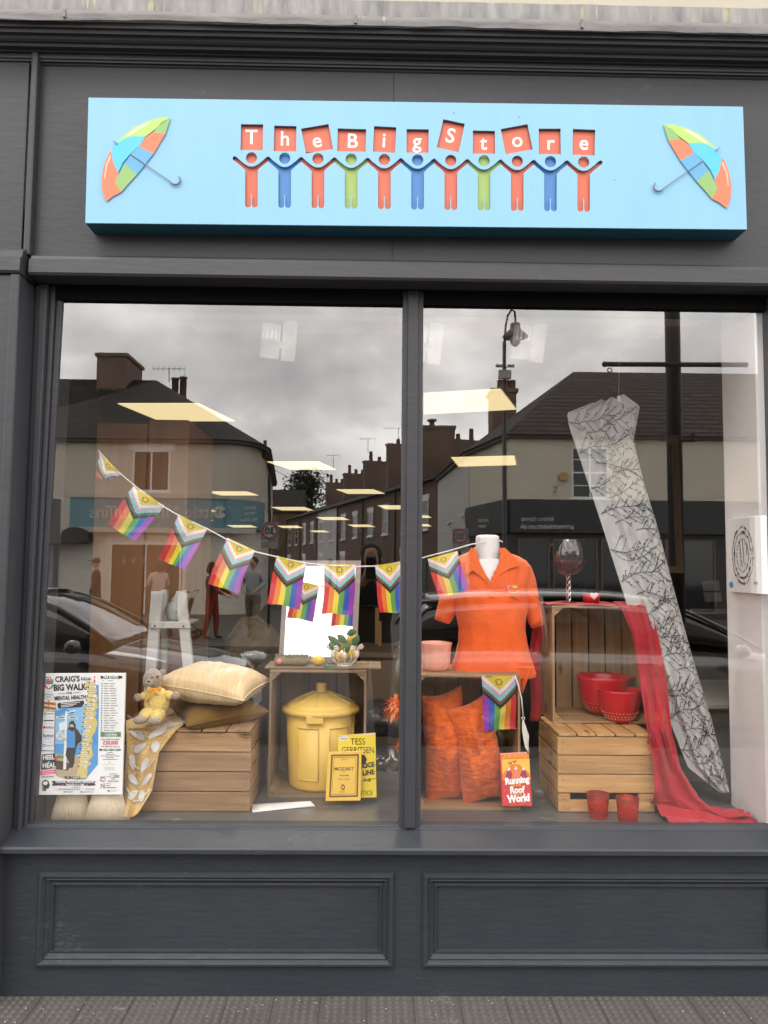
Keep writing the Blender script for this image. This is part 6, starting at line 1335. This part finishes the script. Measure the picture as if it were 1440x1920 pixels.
b = MB(); c = P(1057, 893, YR_ - .1); b.prism([Vector((c.x + .155 * math.cos(t), YR_ - .002, c.z + .155 * math.sin(t))) for t in [i * math.pi / 3 for i in range(6)]], (0, -.12, 0)); b.mirror().build('alarm_box', mat('alarm_yellow', (.45, .32, .12), .5), rbld)
b = MB(); vtxt(b, 'XX', 1041, 914, 7, YR_ - .01); vtxt(b, 'XX', 1041, 922, 7, YR_ - .01); b.mirror().build('wall_tie_marks', shopdark, rbld)
b = MB(); vtxt(b, 'Estate Agents', 1007, 973, 12.5, YR_ - .20, sq=.9); vtxt(b, 'prestonbaker.co.uk', 1026, 987, 14, YR_ - .20, bold=.012, sq=.92); vtxt(b, 'preston', 906, 975, 11, P(906, 975, B1.y).y + .9, bold=.01, sq=.6); vtxt(b, 'baker', 904, 986, 11, B1.y + .9, bold=.01, sq=.6)
bo = MB(); fR.box(bo, 0, UR(1440), zr0, zr1, 0, .18); fB = Face(B2, B1); fB.box(bo, .0, fB.L, zr0, zr1, .0, .18); fr_ = bo.mirror().build('fascia', mat('fascia_charcoal', (.04, .042, .045), .6), rbld); b.mirror().build('fascia_lettering', mat('pale_letters', (.55, .54, .52), .6), fr_)
for px0_, px1_ in ((970, 1030), (1036, 1120), (1126, 1240), (1246, 1340)):
    window(fR, UR(px0_), UR(px1_), P(1100, 1150, YR_).z, P(1100, 1010, YR_).z, rbld, 'plain', sill=False, fm=mat('brown_frame', (.14, .11, .09), .6))
# ---- terrace of brick houses down the side street
T0 = V2(B3); T1 = V2(at_z(538, 976, eR)); fT = Face(T1, T0); nH = 6; hl = fT.L / nH
labels = ['sixth and furthest brick terrace house down the side street', 'fifth brick terrace house down the side street', 'white rendered terrace house between brick ones', 'brick terrace house with three squat chimney pots', 'second brick terrace house with the tall stacks', 'nearest brick terrace house, joined to the cream corner building']
for i in range(nH):
    u0, u1 = i * hl, (i + 1) * hl; zE_ = eR - (0 if i > 3 else .0); rend = (i == 2)
    h = vthing('terrace_house', tuple(fT.p((u0 + u1) / 2, ZG)), labels[i], 'house', 'terraced houses in the side street')
    b = MB(); fT.box(b, u0 + .004, u1 - .004, ZG, zE_, -7, 0); b.mirror().build('wall', sideR if rend else brick_far, h)
    zr = zE_ + 1.5; b = MB(); a = [fT.p(u0 + .003, zE_ - .03, .3), fT.p(u1 - .003, zE_ - .03, .3), fT.p(u1 - .003, zr, -3.5), fT.p(u0 + .003, zr, -3.5), fT.p(u0 + .003, zE_, -7.2), fT.p(u1 - .003, zE_, -7.2)]
    b.poly([a[0], a[1], a[2], a[3]]); b.poly([a[3], a[2], a[5], a[4]]); b.poly([a[0], a[3], a[4]]); b.poly([a[1], a[5], a[2]]); rf = b.mirror().build('roof', slate, h)
    b = MB(); big = (1.2, 1.3, 1.5, 1.8, 1.9, 1)[i]; hh = (1.5, 1.6, 1.8, 2.1, 1.5, 1.5)[i]; (fT.box if i < 5 else (lambda *a: None))(b, u1 - .55, u1 - .006, zr - 1.4, zr + hh, -3.5 - big, -3.5 + big); (fT.box if i < 5 else (lambda *a: None))(b, u1 - .62, u1 - .005, zr + hh, zr + hh + .13, -3.56 - big, -3.44 + big)
    if i == 5: window(fT, u0 + hl * .24 - .6, u0 + hl * .24 + .6, .7, 2.2, h, 'sash', lintel=True)
    else: b.mirror().build('chimney', brick_far, rf)
    b = MB(); k_ = 4 if i != 3 else 3
    for k in range(k_ if i < 5 else 0): c = fT.p(u1 - .3, 0, lerp(-3.3 - big, -3.7 + big, (k + .5) / k_)); ph = .45 + .35 * ((k * 7 + i * 3) % 3 == 0); b.lathe([(.15, zr + hh + .1), (.12, zr + hh + ph), (.15, zr + hh + ph + .02), (.09, zr + hh + ph + .05)], (c.x, c.y, 0), 9)
    if i < 5: b.mirror().build('chimney_pots', MAT['terracotta_dark'], rf)
    for f in (.26, .72):
        window(fT, u0 + hl * f - .5, u0 + hl * f + .5, 3.3, 4.8, h, 'sash', lintel=True)
    if i < 5: window(fT, u0 + hl * .24 - .6, u0 + hl * .24 + .6, .7, 2.2, h, 'sash', lintel=True)
    b = MB(); fT.box(b, u0 + hl * .70 - .45, u0 + hl * .70 + .45, ZG, 1.95, -.02, .03); b.mirror().build('door', mat('door_dark_green', (.03, .05, .04), .5), h)
    b = MB(); fT.box(b, u0 + .02, u0 + .10, ZG, zE_ - .1, .0, .09); b.mirror().build('downpipe', shopdark, h)
# brick gable stack rising between terrace and corner building
Yg = 38.; p0, p1 = P(795, 830, Yg), P(853, 830, Yg); b = MB(); zt = P(820, 803, Yg).z; b.box(p0.x - .8, p1.x, Yg, Yg + 3, 2, zt); b.box(p0.x - .85, p1.x + .06, Yg - .06, Yg + 3.06, zt, zt + .15); st_ = vthing('brick_stack', (p0.x, Yg, 2), 'broad brick chimney gable rising above the roofs right of the mullion', 'chimney stack'); b.mirror().build('stack', brick_far, st_)
b = MB(); c = P(812, 790, Yg); b.lathe([(.16, zt + .14), (.14, zt + .5), (.26, zt + .52), (.26, zt + .62), (0, zt + .64)], (c.x, Yg + .8, 0), 10); b.mirror().build('chimney_pot', MAT['terracotta_dark'], st_)
for a in ((690, 822, 850, 52, 14, 'television aerial on the middle of the terrace roofs'), (747, 802, 850, 48, 26, 'tall television aerial next to the mullion over the terrace'), (625, 853, 880, 60, 12, 'television aerial on the far terrace chimneys')): aerial(a[0], a[1], a[2], a[3], a[4], a[5])
# far end of the street + left side of the side street
b = MB(); q0, q1 = P(470, 1000, 75), P(560, 1000, 75); b.box(q0.x, q1.x, 75, 82, ZG, P(530, 960, 75).z); e_ = vthing('end_house', (q0.x, 75, ZG), 'small brick house closing the far end of the side street', 'house'); b.mirror().build('wall', brick_far, e_)
b = MB(); zc1_ = P(530, 960, 75).z; b.prism([(q0.x - .3, 74.7, zc1_), (q0.x - .3, 82.3, zc1_), (q0.x - .3, 78.5, zc1_ + 2.6)], (q1.x - q0.x + .6, 0, 0)); b.mirror().build('roof', slate, e_)
# tree behind the far houses
leafg = mat('tree_leaves', (.028, .04, .016), .8, col2=(.05, .07, .025), ns=2); bark = mat('bark', (.05, .035, .025), .9)
tc_ = P(572, 915, 88); tr = vthing('tree', (tc_.x, 88, ZG), 'dark leafy tree beyond the far end of the terrace', 'tree')
b = MB(); b.tube([(tc_.x, 88, ZG), (tc_.x + .2, 88, 4), (tc_.x - .2, 88.2, tc_.z)], [.35, .28, .12], 8)
for k in range(5): a = k * 1.3; b.tube([(tc_.x, 88, tc_.z - 3 + k * .4), (tc_.x + 1.6 * math.cos(a), 88 + 1.6 * math.sin(a), tc_.z - 1 + k * .3)], [.12, .05], 6)
b.mirror().build('trunk', bark, tr)
b = MB(); rr = random.Random(4)
for i in range(2600):
    cl = (i % 13) / 13 * 6.28; d = Vector((rr.gauss(0, 1), rr.gauss(0, 1), rr.gauss(0, 1))).normalized() * rr.uniform(.5, 1) ** .5 * 1.3; c = Vector((tc_.x + 2.0 * math.cos(cl * 3) * ((i % 5) / 4), 88 + 1.6 * math.sin(cl * 2), tc_.z - .3 + 1.4 * math.sin(cl))) + d
    s_ = rr.uniform(.12, .26); a = Vector((rr.gauss(0, 1), rr.gauss(0, 1), rr.gauss(0, 1))).normalized() * s_; e = a.cross(Vector((rr.random(), rr.random(), 1))).normalized() * s_ * .7; b.poly([c - a, c + e, c + a, c - e])
b.mirror().build('crown', leafg, tr)
# ---- street lamp with swan neck
Yl_ = 13.2; ls = vthing('street_lamp', (P(945, 900, Yl_).x, Yl_, ZG), 'black street lamp post with swan neck lantern and two cameras, reflected in the right pane', 'street lamp')
iron = mat('black_iron', (.018, .018, .018), .45); x0 = P(946, 900, Yl_).x
b = MB(); zt = P(946, 640, Yl_).z; b.tube([(x0, Yl_, ZG), (x0, Yl_, .9), (x0, Yl_, .92), (x0, Yl_, zt)], [.09, .085, .055, .038], 12); b.mirror().build('pole', iron, ls)
b = MB(); b.tube([P(x, y, Yl_) for x, y in ((946, 645), (948, 612), (952, 592), (959, 581), (965, 584), (967, 606))], .022, 8); b.mirror().build('swan_neck', iron, ls)
lc_ = P(966, 625, Yl_); s_ = (Yl_ + 2.69) / F
b = MB(); b.lathe([(0, 20 * s_), (9 * s_, 19 * s_), (10 * s_, 10 * s_), (12 * s_, 6 * s_), (24 * s_, -5 * s_), (24 * s_, -8 * s_), (10 * s_, -9 * s_)], tuple(lc_), 20); lt = b.mirror().build('lantern_hood', iron, ls)
b = MB(); b.lathe([(10.5 * s_, -9 * s_), (9.5 * s_, -18 * s_), (4 * s_, -25 * s_), (0, -26 * s_)], tuple(lc_), 16); b.mirror().build('lantern_glass', mat('lantern_frost', (.5, .48, .44), .3), lt)
for px, ang in ((936, 0), (958, 0)):
    b = MB(); c = P(px, 686, Yl_); b.tube([c + Vector((-.07, 0, 0)), c + Vector((.07, 0, 0))], .035, 8); b.tube([c, P(946, 690, Yl_)], .012, 6); b.mirror().build('camera', mat('camera_grey', (.35, .34, .33), .5), ls)
b = MB(); c = P(946, 703, Yl_); b.box(c.x - .13, c.x + .13, Yl_ - .08, Yl_ + .02, c.z - .09, c.z + .09); b.mirror().build('control_box', mat('camera_grey', (.3, .3, .3)), ls)
# ---- thick pole with cross arm near the kerb
Yk_ = 3.25; x0 = P(1264, 800, Yk_).x; hp = vthing('banner_pole', (x0, Yk_, 0), 'thick dark street pole with a long horizontal arm and ring, reflected at the right', 'pole')
polem = mat('dark_pole', (.03, .026, .024), .6, col2=(.045, .038, .034), ns=4, st=(3, 3, .5)); s_ = (Yk_ + 2.69) / F
b = MB(); b.tube([(x0, Yk_, 0), (x0, Yk_, 6)], 14.2 * s_, 20); b.mirror().build('post', polem, hp)
b = MB(); a, c = P(1134, 683, Yk_ - .08), P(1398, 684, Yk_ - .08); b.tube([a, c], .019, 10); b.ball(a, .023, 8); b.ball(c, .021, 8); arm = b.mirror().build('arm', polem, hp)
b = MB(); q = P(1143, 694, Yk_ - .08); b.tube([q + Vector((.017 * math.cos(t), 0, .017 * math.sin(t))) for t in [i * 2 * math.pi / 14 for i in range(15)]], .0045, 6); b.mirror().build('ring', polem, arm)
b = MB(); q = P(1252, 835, Yk_ - .07); e2 = P(1300, 825, Yk_ - .12); b.tube([q, P(1275, 827, Yk_ - .1), e2], .010, 6); b.ball(e2, .018, 8); b.tube([e2, e2 + Vector((0, 0, .045))], .008, 6); b.ball(e2 + Vector((0, 0, .045)), .012, 6); b.mirror().build('bracket', polem, hp)
# ---- speed signs
def speedsign(cx, cy, Y, hw, label):
    t = vthing('speed_sign', (P(cx, cy, Y).x, Y, ZG), label, 'road sign', 'thirty speed limit signs'); c = P(cx, cy, Y); s_ = (Y + 2.69) / F
    b = MB(); b.tube([(c.x, Y + .06, ZG), (c.x, Y + .06, c.z + hw * s_)], .035, 8); b.mirror().build('post', polem, t)
    b = MB(); b.box(c.x - hw * s_, c.x + hw * s_, Y, Y + .02, c.z - hw * s_, c.z + hw * s_, 0)
    ringp = lambda r, k: [Vector((c.x + r * s_ * math.cos(a), Y - .002 * k, c.z + r * s_ * math.sin(a))) for a in [i * math.pi / 14 for i in range(28)]]
    b.poly(ringp(hw * .90, 1), 1); b.poly(ringp(hw * .70, 2), 2)
    b.txt('30', lambda u, v: Vector((c.x - u * s_, Y - .006, c.z + v * s_)), hw * 1.15, 3, bold=.03, sq=1) if False else b.txt('30', lambda u, v: Vector((c.x - u * s_, Y - .006, c.z + v * s_)), hw * 1.1, 3, bold=.025)
    b.box(c.x - hw * s_ * .95, c.x + hw * s_ * .95, Y, Y + .02, c.z - hw * s_ * 1.9, c.z - hw * s_ * 1.08, 4)
    b.mirror().build('plate', [mat('sign_plate_grey', (.22, .22, .22), .5), mat('sign_ring_red', (.30, .05, .05), .5), mat('sign_face_grey', (.40, .39, .38), .5), MAT['ink_black'], mat('sign_sub', (.26, .24, .22), .5)], t)
speedsign(506, 996, 17, 17, 'thirty speed limit sign in front of the far terrace, left pane'); speedsign(863, 1006, 17, 15, 'thirty speed limit sign by the side wall of the estate agent building')
# ---- overhead wires
b = MB()
for pts in (((505, 876, 30), (560, 905, 33), (640, 950, 36)), ((505, 870, 30), (600, 895, 36), (700, 935, 44))): b.tube([P(*p) for p in pts], .012, 4)
tag(b.mirror().build('overhead_wires', iron), 'thin telephone wires sagging across the side street', 'wires')

# ================================================================== CARS AND PEOPLE
bodyd = mat('car_black_paint', (.035, .037, .042), .12, coat=1.0, spec=.7); bodyg = mat('car_silver_paint', (.22, .215, .205), .2, metal=.55, coat=1.0); rub = mat('tyre_rubber', (.015, .015, .015), .8); rim = mat('alloy', (.35, .35, .36), .3, metal=.9); cgl = mat('car_glass', (.02, .022, .025), .02, spec=1.0, coat=1.0); lampm = mat('headlamp_glass', (.45, .46, .47), .08, coat=1)
def car(label, xf, xr, Yn, paintm, estate, zoff=0):
    """xf front x, xr rear x, Yn virtual y of the near side; facing +x when xf > xr"""
    L_ = xf - xr; s = 1 if L_ > 0 else -1; W_ = 1.78; yc = Yn + W_ / 2
    t = vthing('parked_car', ((xf + xr) / 2, yc, -.25), label, 'car', 'cars parked along the kerb')
    ST = [(0, .30, .55, .60, .72), (.012, .25, .68, .72, .84), (.05, .21, .76, .80, .93), (.16, .2, .86, .86, .98), (.285, .2, .96, .88, 1.0), (.42, .2, .97, .90, 1.0), (.6, .2, .98, .90, 1.0), (.78, .2, 1.0, .89, 1.0), (.93, .22, 1.0, .84, .97), (.985, .28, .94, .78, .9), (1, .34, .85, .7, .8)]
    b = MB(); n = 0; secs = []
    for f, zb_, zt_, wt, wb in ST:
        x = xf - L_ * f; h = W_ / 2; sec_ = []
        for (yy, zz_) in ((-wb * .86, zb_), (-wb * .98, lerp(zb_, zt_, .25)), (-wb, lerp(zb_, zt_, .55)), (-wb * .97, lerp(zb_, zt_, .78)), (-wt * .97, lerp(zb_, zt_, .95)), (-wt * .80, zt_ + .015), (-wt * .4, zt_ + .035), (0, zt_ + .04), (wt * .4, zt_ + .035), (wt * .80, zt_ + .015), (wt * .97, lerp(zb_, zt_, .95)), (wb * .97, lerp(zb_, zt_, .78)), (wb, lerp(zb_, zt_, .55)), (wb * .98, lerp(zb_, zt_, .25)), (wb * .86, zb_)): sec_.append((x, yc + yy * h, zz_ - .25 + zoff))
        secs.append(sec_)
    loft(b, secs); o = b.mirror().build('body', paintm, t, sub=1)
    # greenhouse
    GS = [(.27, .985, .985, .82, .82), (.33, .985, 1.16, .80, .74), (.40, .985, 1.33, .80, .66), (.46, .985, 1.42, .80, .63), (.56, .985, 1.47, .80, .62), (.70, .985, 1.47, .80, .62), (.84, .99, 1.40, .80, .62), (.92, 1.0, 1.20, .78, .66), (.965, 1.0, 1.03, .76, .72)]
    if estate: GS = GS[:6] + [(.84, .985, 1.45, .80, .62), (.94, .985, 1.41, .80, .64), (.985, .985, 1.10, .80, .72)]
    secs = []; 
    for f, zb_, zt_, wb, wt in GS:
        x = xf - L_ * f; h = W_ / 2; secs.append([(x, yc + yy * h, zz_ - .25 + zoff) for yy, zz_ in ((-wb * 1.08, zb_ - .04), (-lerp(wb * 1.06, wt, .5), lerp(zb_, zt_, .5)), (-wt, lerp(zb_, zt_, .93)), (-wt * .8, zt_), (0, zt_ + .025), (wt * .8, zt_), (wt, lerp(zb_, zt_, .93)), (lerp(wb * 1.06, wt, .5), lerp(zb_, zt_, .5)), (wb * 1.08, zb_ - .04))])
    b = MB(); loft(b, secs); b.mirror().build('windows', cgl, t, sub=1)
    b = MB(); rs = [[(v[0], (v[1] - yc) * 1.02 + yc, v[2] + .012) for v in q[2:7]] for q in secs[3:(8 if estate else 7)]]; vs = [v for q in rs for v in q]; b.add(vs, [(i * 5 + j, i * 5 + j + 1, (i + 1) * 5 + j + 1, (i + 1) * 5 + j) for i in range(4 if estate else 3) for j in range(4)], 0, True); b.mirror().build('roof', paintm, t, sub=1, solid=.015)
    b = MB()
    for sd in (0, 8):
        ln = [Vector(q[sd if sd == 0 else 8]) for q in secs]; tp = [Vector(q[2 if sd == 0 else 6]) for q in secs]
        b.tube([Vector((v.x, yc + (v.y - yc) * 1.01, v.z)) for v in tp], .022, 6)
        for k in (4, 5): b.tube([Vector((ln[k].x, yc + (ln[k].y - yc) * 1.0, ln[k].z)), Vector((tp[k].x, yc + (tp[k].y - yc) * 1.01, tp[k].z))], .028, 6) if k == 5 else None
    b.mirror().build('window_pillars', paintm, t)
    for fx_ in (.19, .80):
        for yy in (Yn + .06, Yn + W_ - .06):
            xw_ = xf - L_ * fx_; w = MB(); M = Matrix.Rotation(R_(90), 3, 'X'); w.lathe([(.19, -.1), (.30, -.1), (.325, -.06), (.325, .06), (.30, .1), (.19, .1)], (xw_, yy, .325 - .25), 28, 0, M); wo = w.mirror().build('tyre', rub, t)
            w = MB(); w.lathe([(0, -.06), (.195, -.08), (.195, .08), (0, .06)], (xw_, yy, .325 - .25), 20, 0, M)
            for k in range(5): a = k * 1.2566; w.tube([(xw_, yy - .085, .075), (xw_ + .18 * math.cos(a), yy - .085, .075 + .18 * math.sin(a))], .02, 5)
            w.mirror().build('rim', rim, wo)
    for yy in (Yn + .30, Yn + W_ - .30): w = MB(); w.ball((xf - s * .14, yy, .74 - .25 + zoff), (.16, .2, .07), 10); w.mirror().build('headlight', lampm, t)
    w = MB(); w.ball((xf - L_ * .335, Yn - .06, 1.0 - .25), (.07, .09, .06), 10); w.mirror().build('wing_mirror', paintm, t)
    w = MB()
    for f in (.50, .72): w.box(min(xf - L_ * f, xf - L_ * (f + .04)), max(xf - L_ * f, xf - L_ * (f + .04)), Yn - .03, Yn - .005, .86 - .25, .885 - .25)
    w.mirror().build('door_handle', paintm, t)
    w = MB(); w.box(xf - s * .005 - .01, xf - s * .005 + .01, yc - .26, yc + .26, .36 - .25, .47 - .25); w.mirror().build('number_plate', swhite, t)
    return t
car('black parked hatchback facing the middle, its bonnet reflected behind the white stand', xx(458, 4.3, 1200) + .05, xx(458, 4.3, 1200) - 4.2, 3.95, bodyd, 0)
car('silver parked car reflected behind the orange shirt and open crate', xx(735, 4.4, 1200) + 4.5, xx(735, 4.4, 1200), 4.0, bodyg, 1)

def person(label, x, Yv, H, yaw, top_m, leg_m, hair_m, arms, skin=None, cap=None, sex_w=1.22, stride=.10, zg=-.13, hair=True, virtual=True, skirt=None):
    """body in local coords (x right, y forward), arms = [(elbow, hand)] per side as (x, y, z) with H = 1.75"""
    k = H / 1.75; sk = skin or mat('skin', (.50, .30, .22), .6)
    bm = bmesh.new(); sl = bm.verts.layers.skin.verify(); 
    def add(p, r, root=False): v = bm.verts.new(Vector(p) * k); v[sl].radius = (r[0] * k, r[1] * k) if isinstance(r, tuple) else (r * k, r * k); v[sl].use_root = root; return v
    def chain(a, pts):
        for p, r in pts: v = add(p, r); bm.edges.new((a, v)); a = v
        return a
    pel = add((0, 0, .95), (.155 * sex_w, .12), True)
    ch = chain(pel, [((0, 0, 1.12), (.14 * sex_w, .105)), ((0, .01, 1.30), (.165 * sex_w, .115))]); nk = chain(ch, [((0, .0, 1.44), (.10, .075)), ((0, .005, 1.50), .055), ((0, .015, 1.56), .062), ((0, .02, 1.63), (.078, .092)), ((0, .015, 1.70), (.072, .085)), ((0, .01, 1.735), .045)])
    for s_, (el, hd) in zip((-1, 1), arms):
        el, hd = Vector(el), Vector(hd); d = (hd - el).normalized()
        w = chain(ch, [((s_ * .175, 0, 1.39), .078), (tuple(el), .058), (tuple(el.lerp(hd, .86)), .036), (tuple(hd), (.030, .026)), (tuple(hd + d * .05), (.036, .018))])
        side = d.cross(Vector((0, 1, 0)) if abs(d.y) < .8 else Vector((0, 0, 1))).normalized()
        for j, (off, ln) in enumerate(((-.028, .065), (-.010, .078), (.010, .073), (.027, .058))): b0 = hd + d * .085 + side * off; chain(w, [(tuple(b0), .0095), (tuple(b0 + d * ln * .5 + Vector((0, .006, -.003))), .0085), (tuple(b0 + d * ln + Vector((0, .018, -.010))), .0075)])
        th = w.link_edges[0].other_vert(w); chain(th, [(tuple(hd + d * .03 + side * -.045 * s_ * -1), .011), (tuple(hd + d * .075 + side * .055 * s_), .009)])
    for s_ in (-1, 1): chain(pel, [((s_ * .09, 0, .88), .115), ((s_ * .10, s_ * stride * .5 + .02, .50), .078), ((s_ * .10, s_ * stride - .03, .12), .056), ((s_ * .105, s_ * stride - .02, .045), .042), ((s_ * .12, s_ * stride + .13, .035), (.04, .03))])
    me = bpy.data.meshes.new('b'); bm.to_mesh(me); bm.free(); o = bpy.data.objects.new('b', me); COL.objects.link(o)
    m1 = o.modifiers.new('s', 'SKIN'); m1.use_smooth_shade = True; m2_ = o.modifiers.new('d', 'SUBSURF'); m2_.levels = 2
    bpy.context.view_layer.update(); ev = bpy.data.meshes.new_from_object(o.evaluated_get(bpy.context.evaluated_depsgraph_get())); bpy.data.objects.remove(o)
    base = Vector((x, -Yv if virtual else Yv, zg)); M = Matrix.Translation(base) @ Matrix.Rotation(R_(yaw), 4, 'Z')
    t = thing('person', tuple(base), label, 'person')
    b = MB(); hands = [Vector(h) * k for _, h in arms]
    def mf(c):
        z = c.z / k
        if z > 1.485: return 2
        if any((c - h).length < .13 * k and (c - h - (h - Vector(a[0]) * k).normalized() * .06).length < .11 * k for h, a in zip(hands, arms)): return 2
        if z < .09: return 3
        if z < (.93 if not skirt else skirt) and abs(c.x) < .27 * k: return 1
        return 0
    vs = [v.co.copy() for v in ev.vertices]; fs = [tuple(p.vertices) for p in ev.polygons]
    b.v = [tuple(M @ v) for v in vs]; b.f = fs; b.m = [mf(sum((vs[i] for i in f), Vector()) / len(f)) for f in fs]; b.sm = [True] * len(fs)
    b.build('body', [top_m, leg_m, sk, mat('shoe', (.03, .025, .022), .6)], t)
    tl = lambda p: M @ (Vector(p) * k)
    b = MB(); b.ball(tl((0, .118, 1.615)), .014 * k, 6); b.ball(tl((-.085, .02, 1.62)), (.012, .02, .03), 6); b.ball(tl((.085, .02, 1.62)), (.012, .02, .03), 6); b.build('nose_and_ears', sk, t)
    b = MB(); [b.ball(tl((s_ * .032, .102, 1.645)), .010 * k, 6) for s_ in (-1, 1)]; b.ball(tl((0, .105, 1.575)), (.022 * k, .008 * k, .006 * k), 6); b.build('eyes_and_mouth', mat('eye_dark', (.05, .02, .018), .4), t)
    if cap:
        b = MB(); b.ball(tl((0, .01, 1.70)), (.094 * k, .108 * k, .075 * k), 12); bp = tl((0, .14, 1.69)); b.ball(bp, (.065, .065, .012), 8, M=Matrix.Rotation(R_(yaw), 3, 'Z')); b.build('cap', cap, t)
    else:
        b = MB(); b.ball(tl((0, -.022, 1.675)), (.095 * k, .108 * k, .105 * k), 14, disp=.12)
        if hair == 'long': b.ball(tl((0, -.05, 1.60)), (.098 * k, .08 * k, .13 * k), 12, disp=.2)
        b.build('hair', hair_m, t)
    return t
cl = lambda n, c: mat('cloth_' + n, c, .9, col2=tuple(min(1, q * 1.4) for q in c), ns=12, bump=.4, bs=30)
relax = [((-.23, -.02, 1.16), (-.24, .10, .93)), ((.23, -.02, 1.16), (.24, .10, .93))]
brownh, greyh = mat('hair_brown', (.05, .03, .02), .8), mat('hair_grey', (.22, .2, .18), .8)
Xv = lambda px, Y: P(px, 1100, Y).x
person('person in a dark jumper and flat cap walking past the white brick wall', Xv(180, 15), 15, 1.70, 80, cl('black', (.03, .03, .035)), cl('navy', (.04, .045, .06)), brownh, relax, cap=cl('capgrey', (.06, .055, .05)), stride=.18)
person('person in a pale pink jacket facing the shop doorway', Xv(297, 15.5), 15.5, 1.66, 150, cl('pink', (.45, .34, .33)), cl('dark', (.04, .035, .035)), brownh, [((-.25, .05, 1.18), (-.20, .28, 1.14)), ((.25, .03, 1.16), (.22, .26, 1.08))], hair='long')
wp = person('person in a black top and long red skirt pushing a buggy', Xv(398, 14), 14, 1.62, -75, cl('blacktop', (.025, .02, .02)), cl('red', (.20, .022, .015)), brownh, [((-.24, .14, 1.14), (-.19, .42, 1.02)), ((.24, .14, 1.14), (.19, .42, 1.02))], hair='long', sex_w=1.25, skirt=1.18)
person('person in a light grey hooded sweatshirt and khaki trousers walking', Xv(475, 14.3), 14.3, 1.74, 10, cl('grey', (.28, .29, .31)), cl('khaki', (.16, .13, .10)), brownh, [((-.27, .0, 1.18), (-.14, .22, 1.05)), ((.27, .0, 1.18), (.14, .22, 1.05))], stride=.16)
# buggy
xb, yb_ = Xv(398, 14) - .62, -14.0; bg_ = thing('pushchair', (xb, yb_, -.13), 'dark folding pushchair held by the person in the red skirt', 'pushchair')
b = MB(); 
for y_ in (-.22, .22): b.tube([(xb + .28, yb_ + y_, .90), (xb + .05, yb_ + y_, .45), (xb - .35, yb_ + y_, -.02)], .012, 6); b.tube([(xb - .15, yb_ + y_, .62), (xb + .30, yb_ + y_, -.02)], .012, 6)
b.tube([(xb + .28, yb_ - .24, .90), (xb + .28, yb_ + .24, .90)], .016, 8); b.build('frame', rim, bg_)
b = MB(); b.prism([(xb - .30, yb_ - .2, .30), (xb + .08, yb_ - .2, .26), (xb + .20, yb_ - .2, .72), (xb + .12, yb_ - .2, .74), (xb - .02, yb_ - .2, .36), (xb - .30, yb_ - .2, .36)], (0, .4, 0)); b.build('seat', cl('buggy', (.03, .03, .04)), bg_)
b = MB(); b.grid(lambda u, v: Vector((xb + .14 - .34 * math.sin(u * 1.7), yb_ + lerp(-.22, .22, v), .60 + .28 * math.cos(u * 1.7 - .5))), 10, 6); b.build('hood', MAT['cloth_buggy'], bg_, solid=.006)
for x_ in (-.35, .30):
    for y_ in (-.22, .22): b = MB(); b.lathe([(.03, -.015), (.09, -.02), (.10, 0), (.09, .02), (.03, .015)], (xb + x_, yb_ + y_, -.03), 16, 0, Matrix.Rotation(R_(90), 3, 'X')); b.build('wheel', rub, bg_)
# the person taking the photograph
ph = person('person in dark clothes holding a phone up, reflected beside the mullion', .0, -3.14, 1.56, 0, cl('photo_black', (.016, .016, .018)), cl('photo_jeans', (.02, .024, .035)), mat('hair_black', (.02, .015, .012), .7), [((-.2, .33, 1.24), (-.062, .385, 1.46)), ((.2, .33, 1.24), (.062, .385, 1.46))], virtual=False, hair='long', zg=GP)
pn = thing('phone', (0, -2.712, 1.37), 'black mobile phone held upright by the photographer', 'phone'); b = MB(); b.box(-.036, .036, -2.722, -2.713, 1.36, 1.515); b.build('case', mat('phone_black', (.015, .015, .016), .3), pn, bevel=.004)
b = MB(); b.lathe([(0, 0), (.008, 0), (.008, .0015), (0, .0015)], (.022, -2.7115, 1.495), 12, 0, Matrix.Rotation(R_(90), 3, 'X')); b.build('lens', dark_glass, pn)
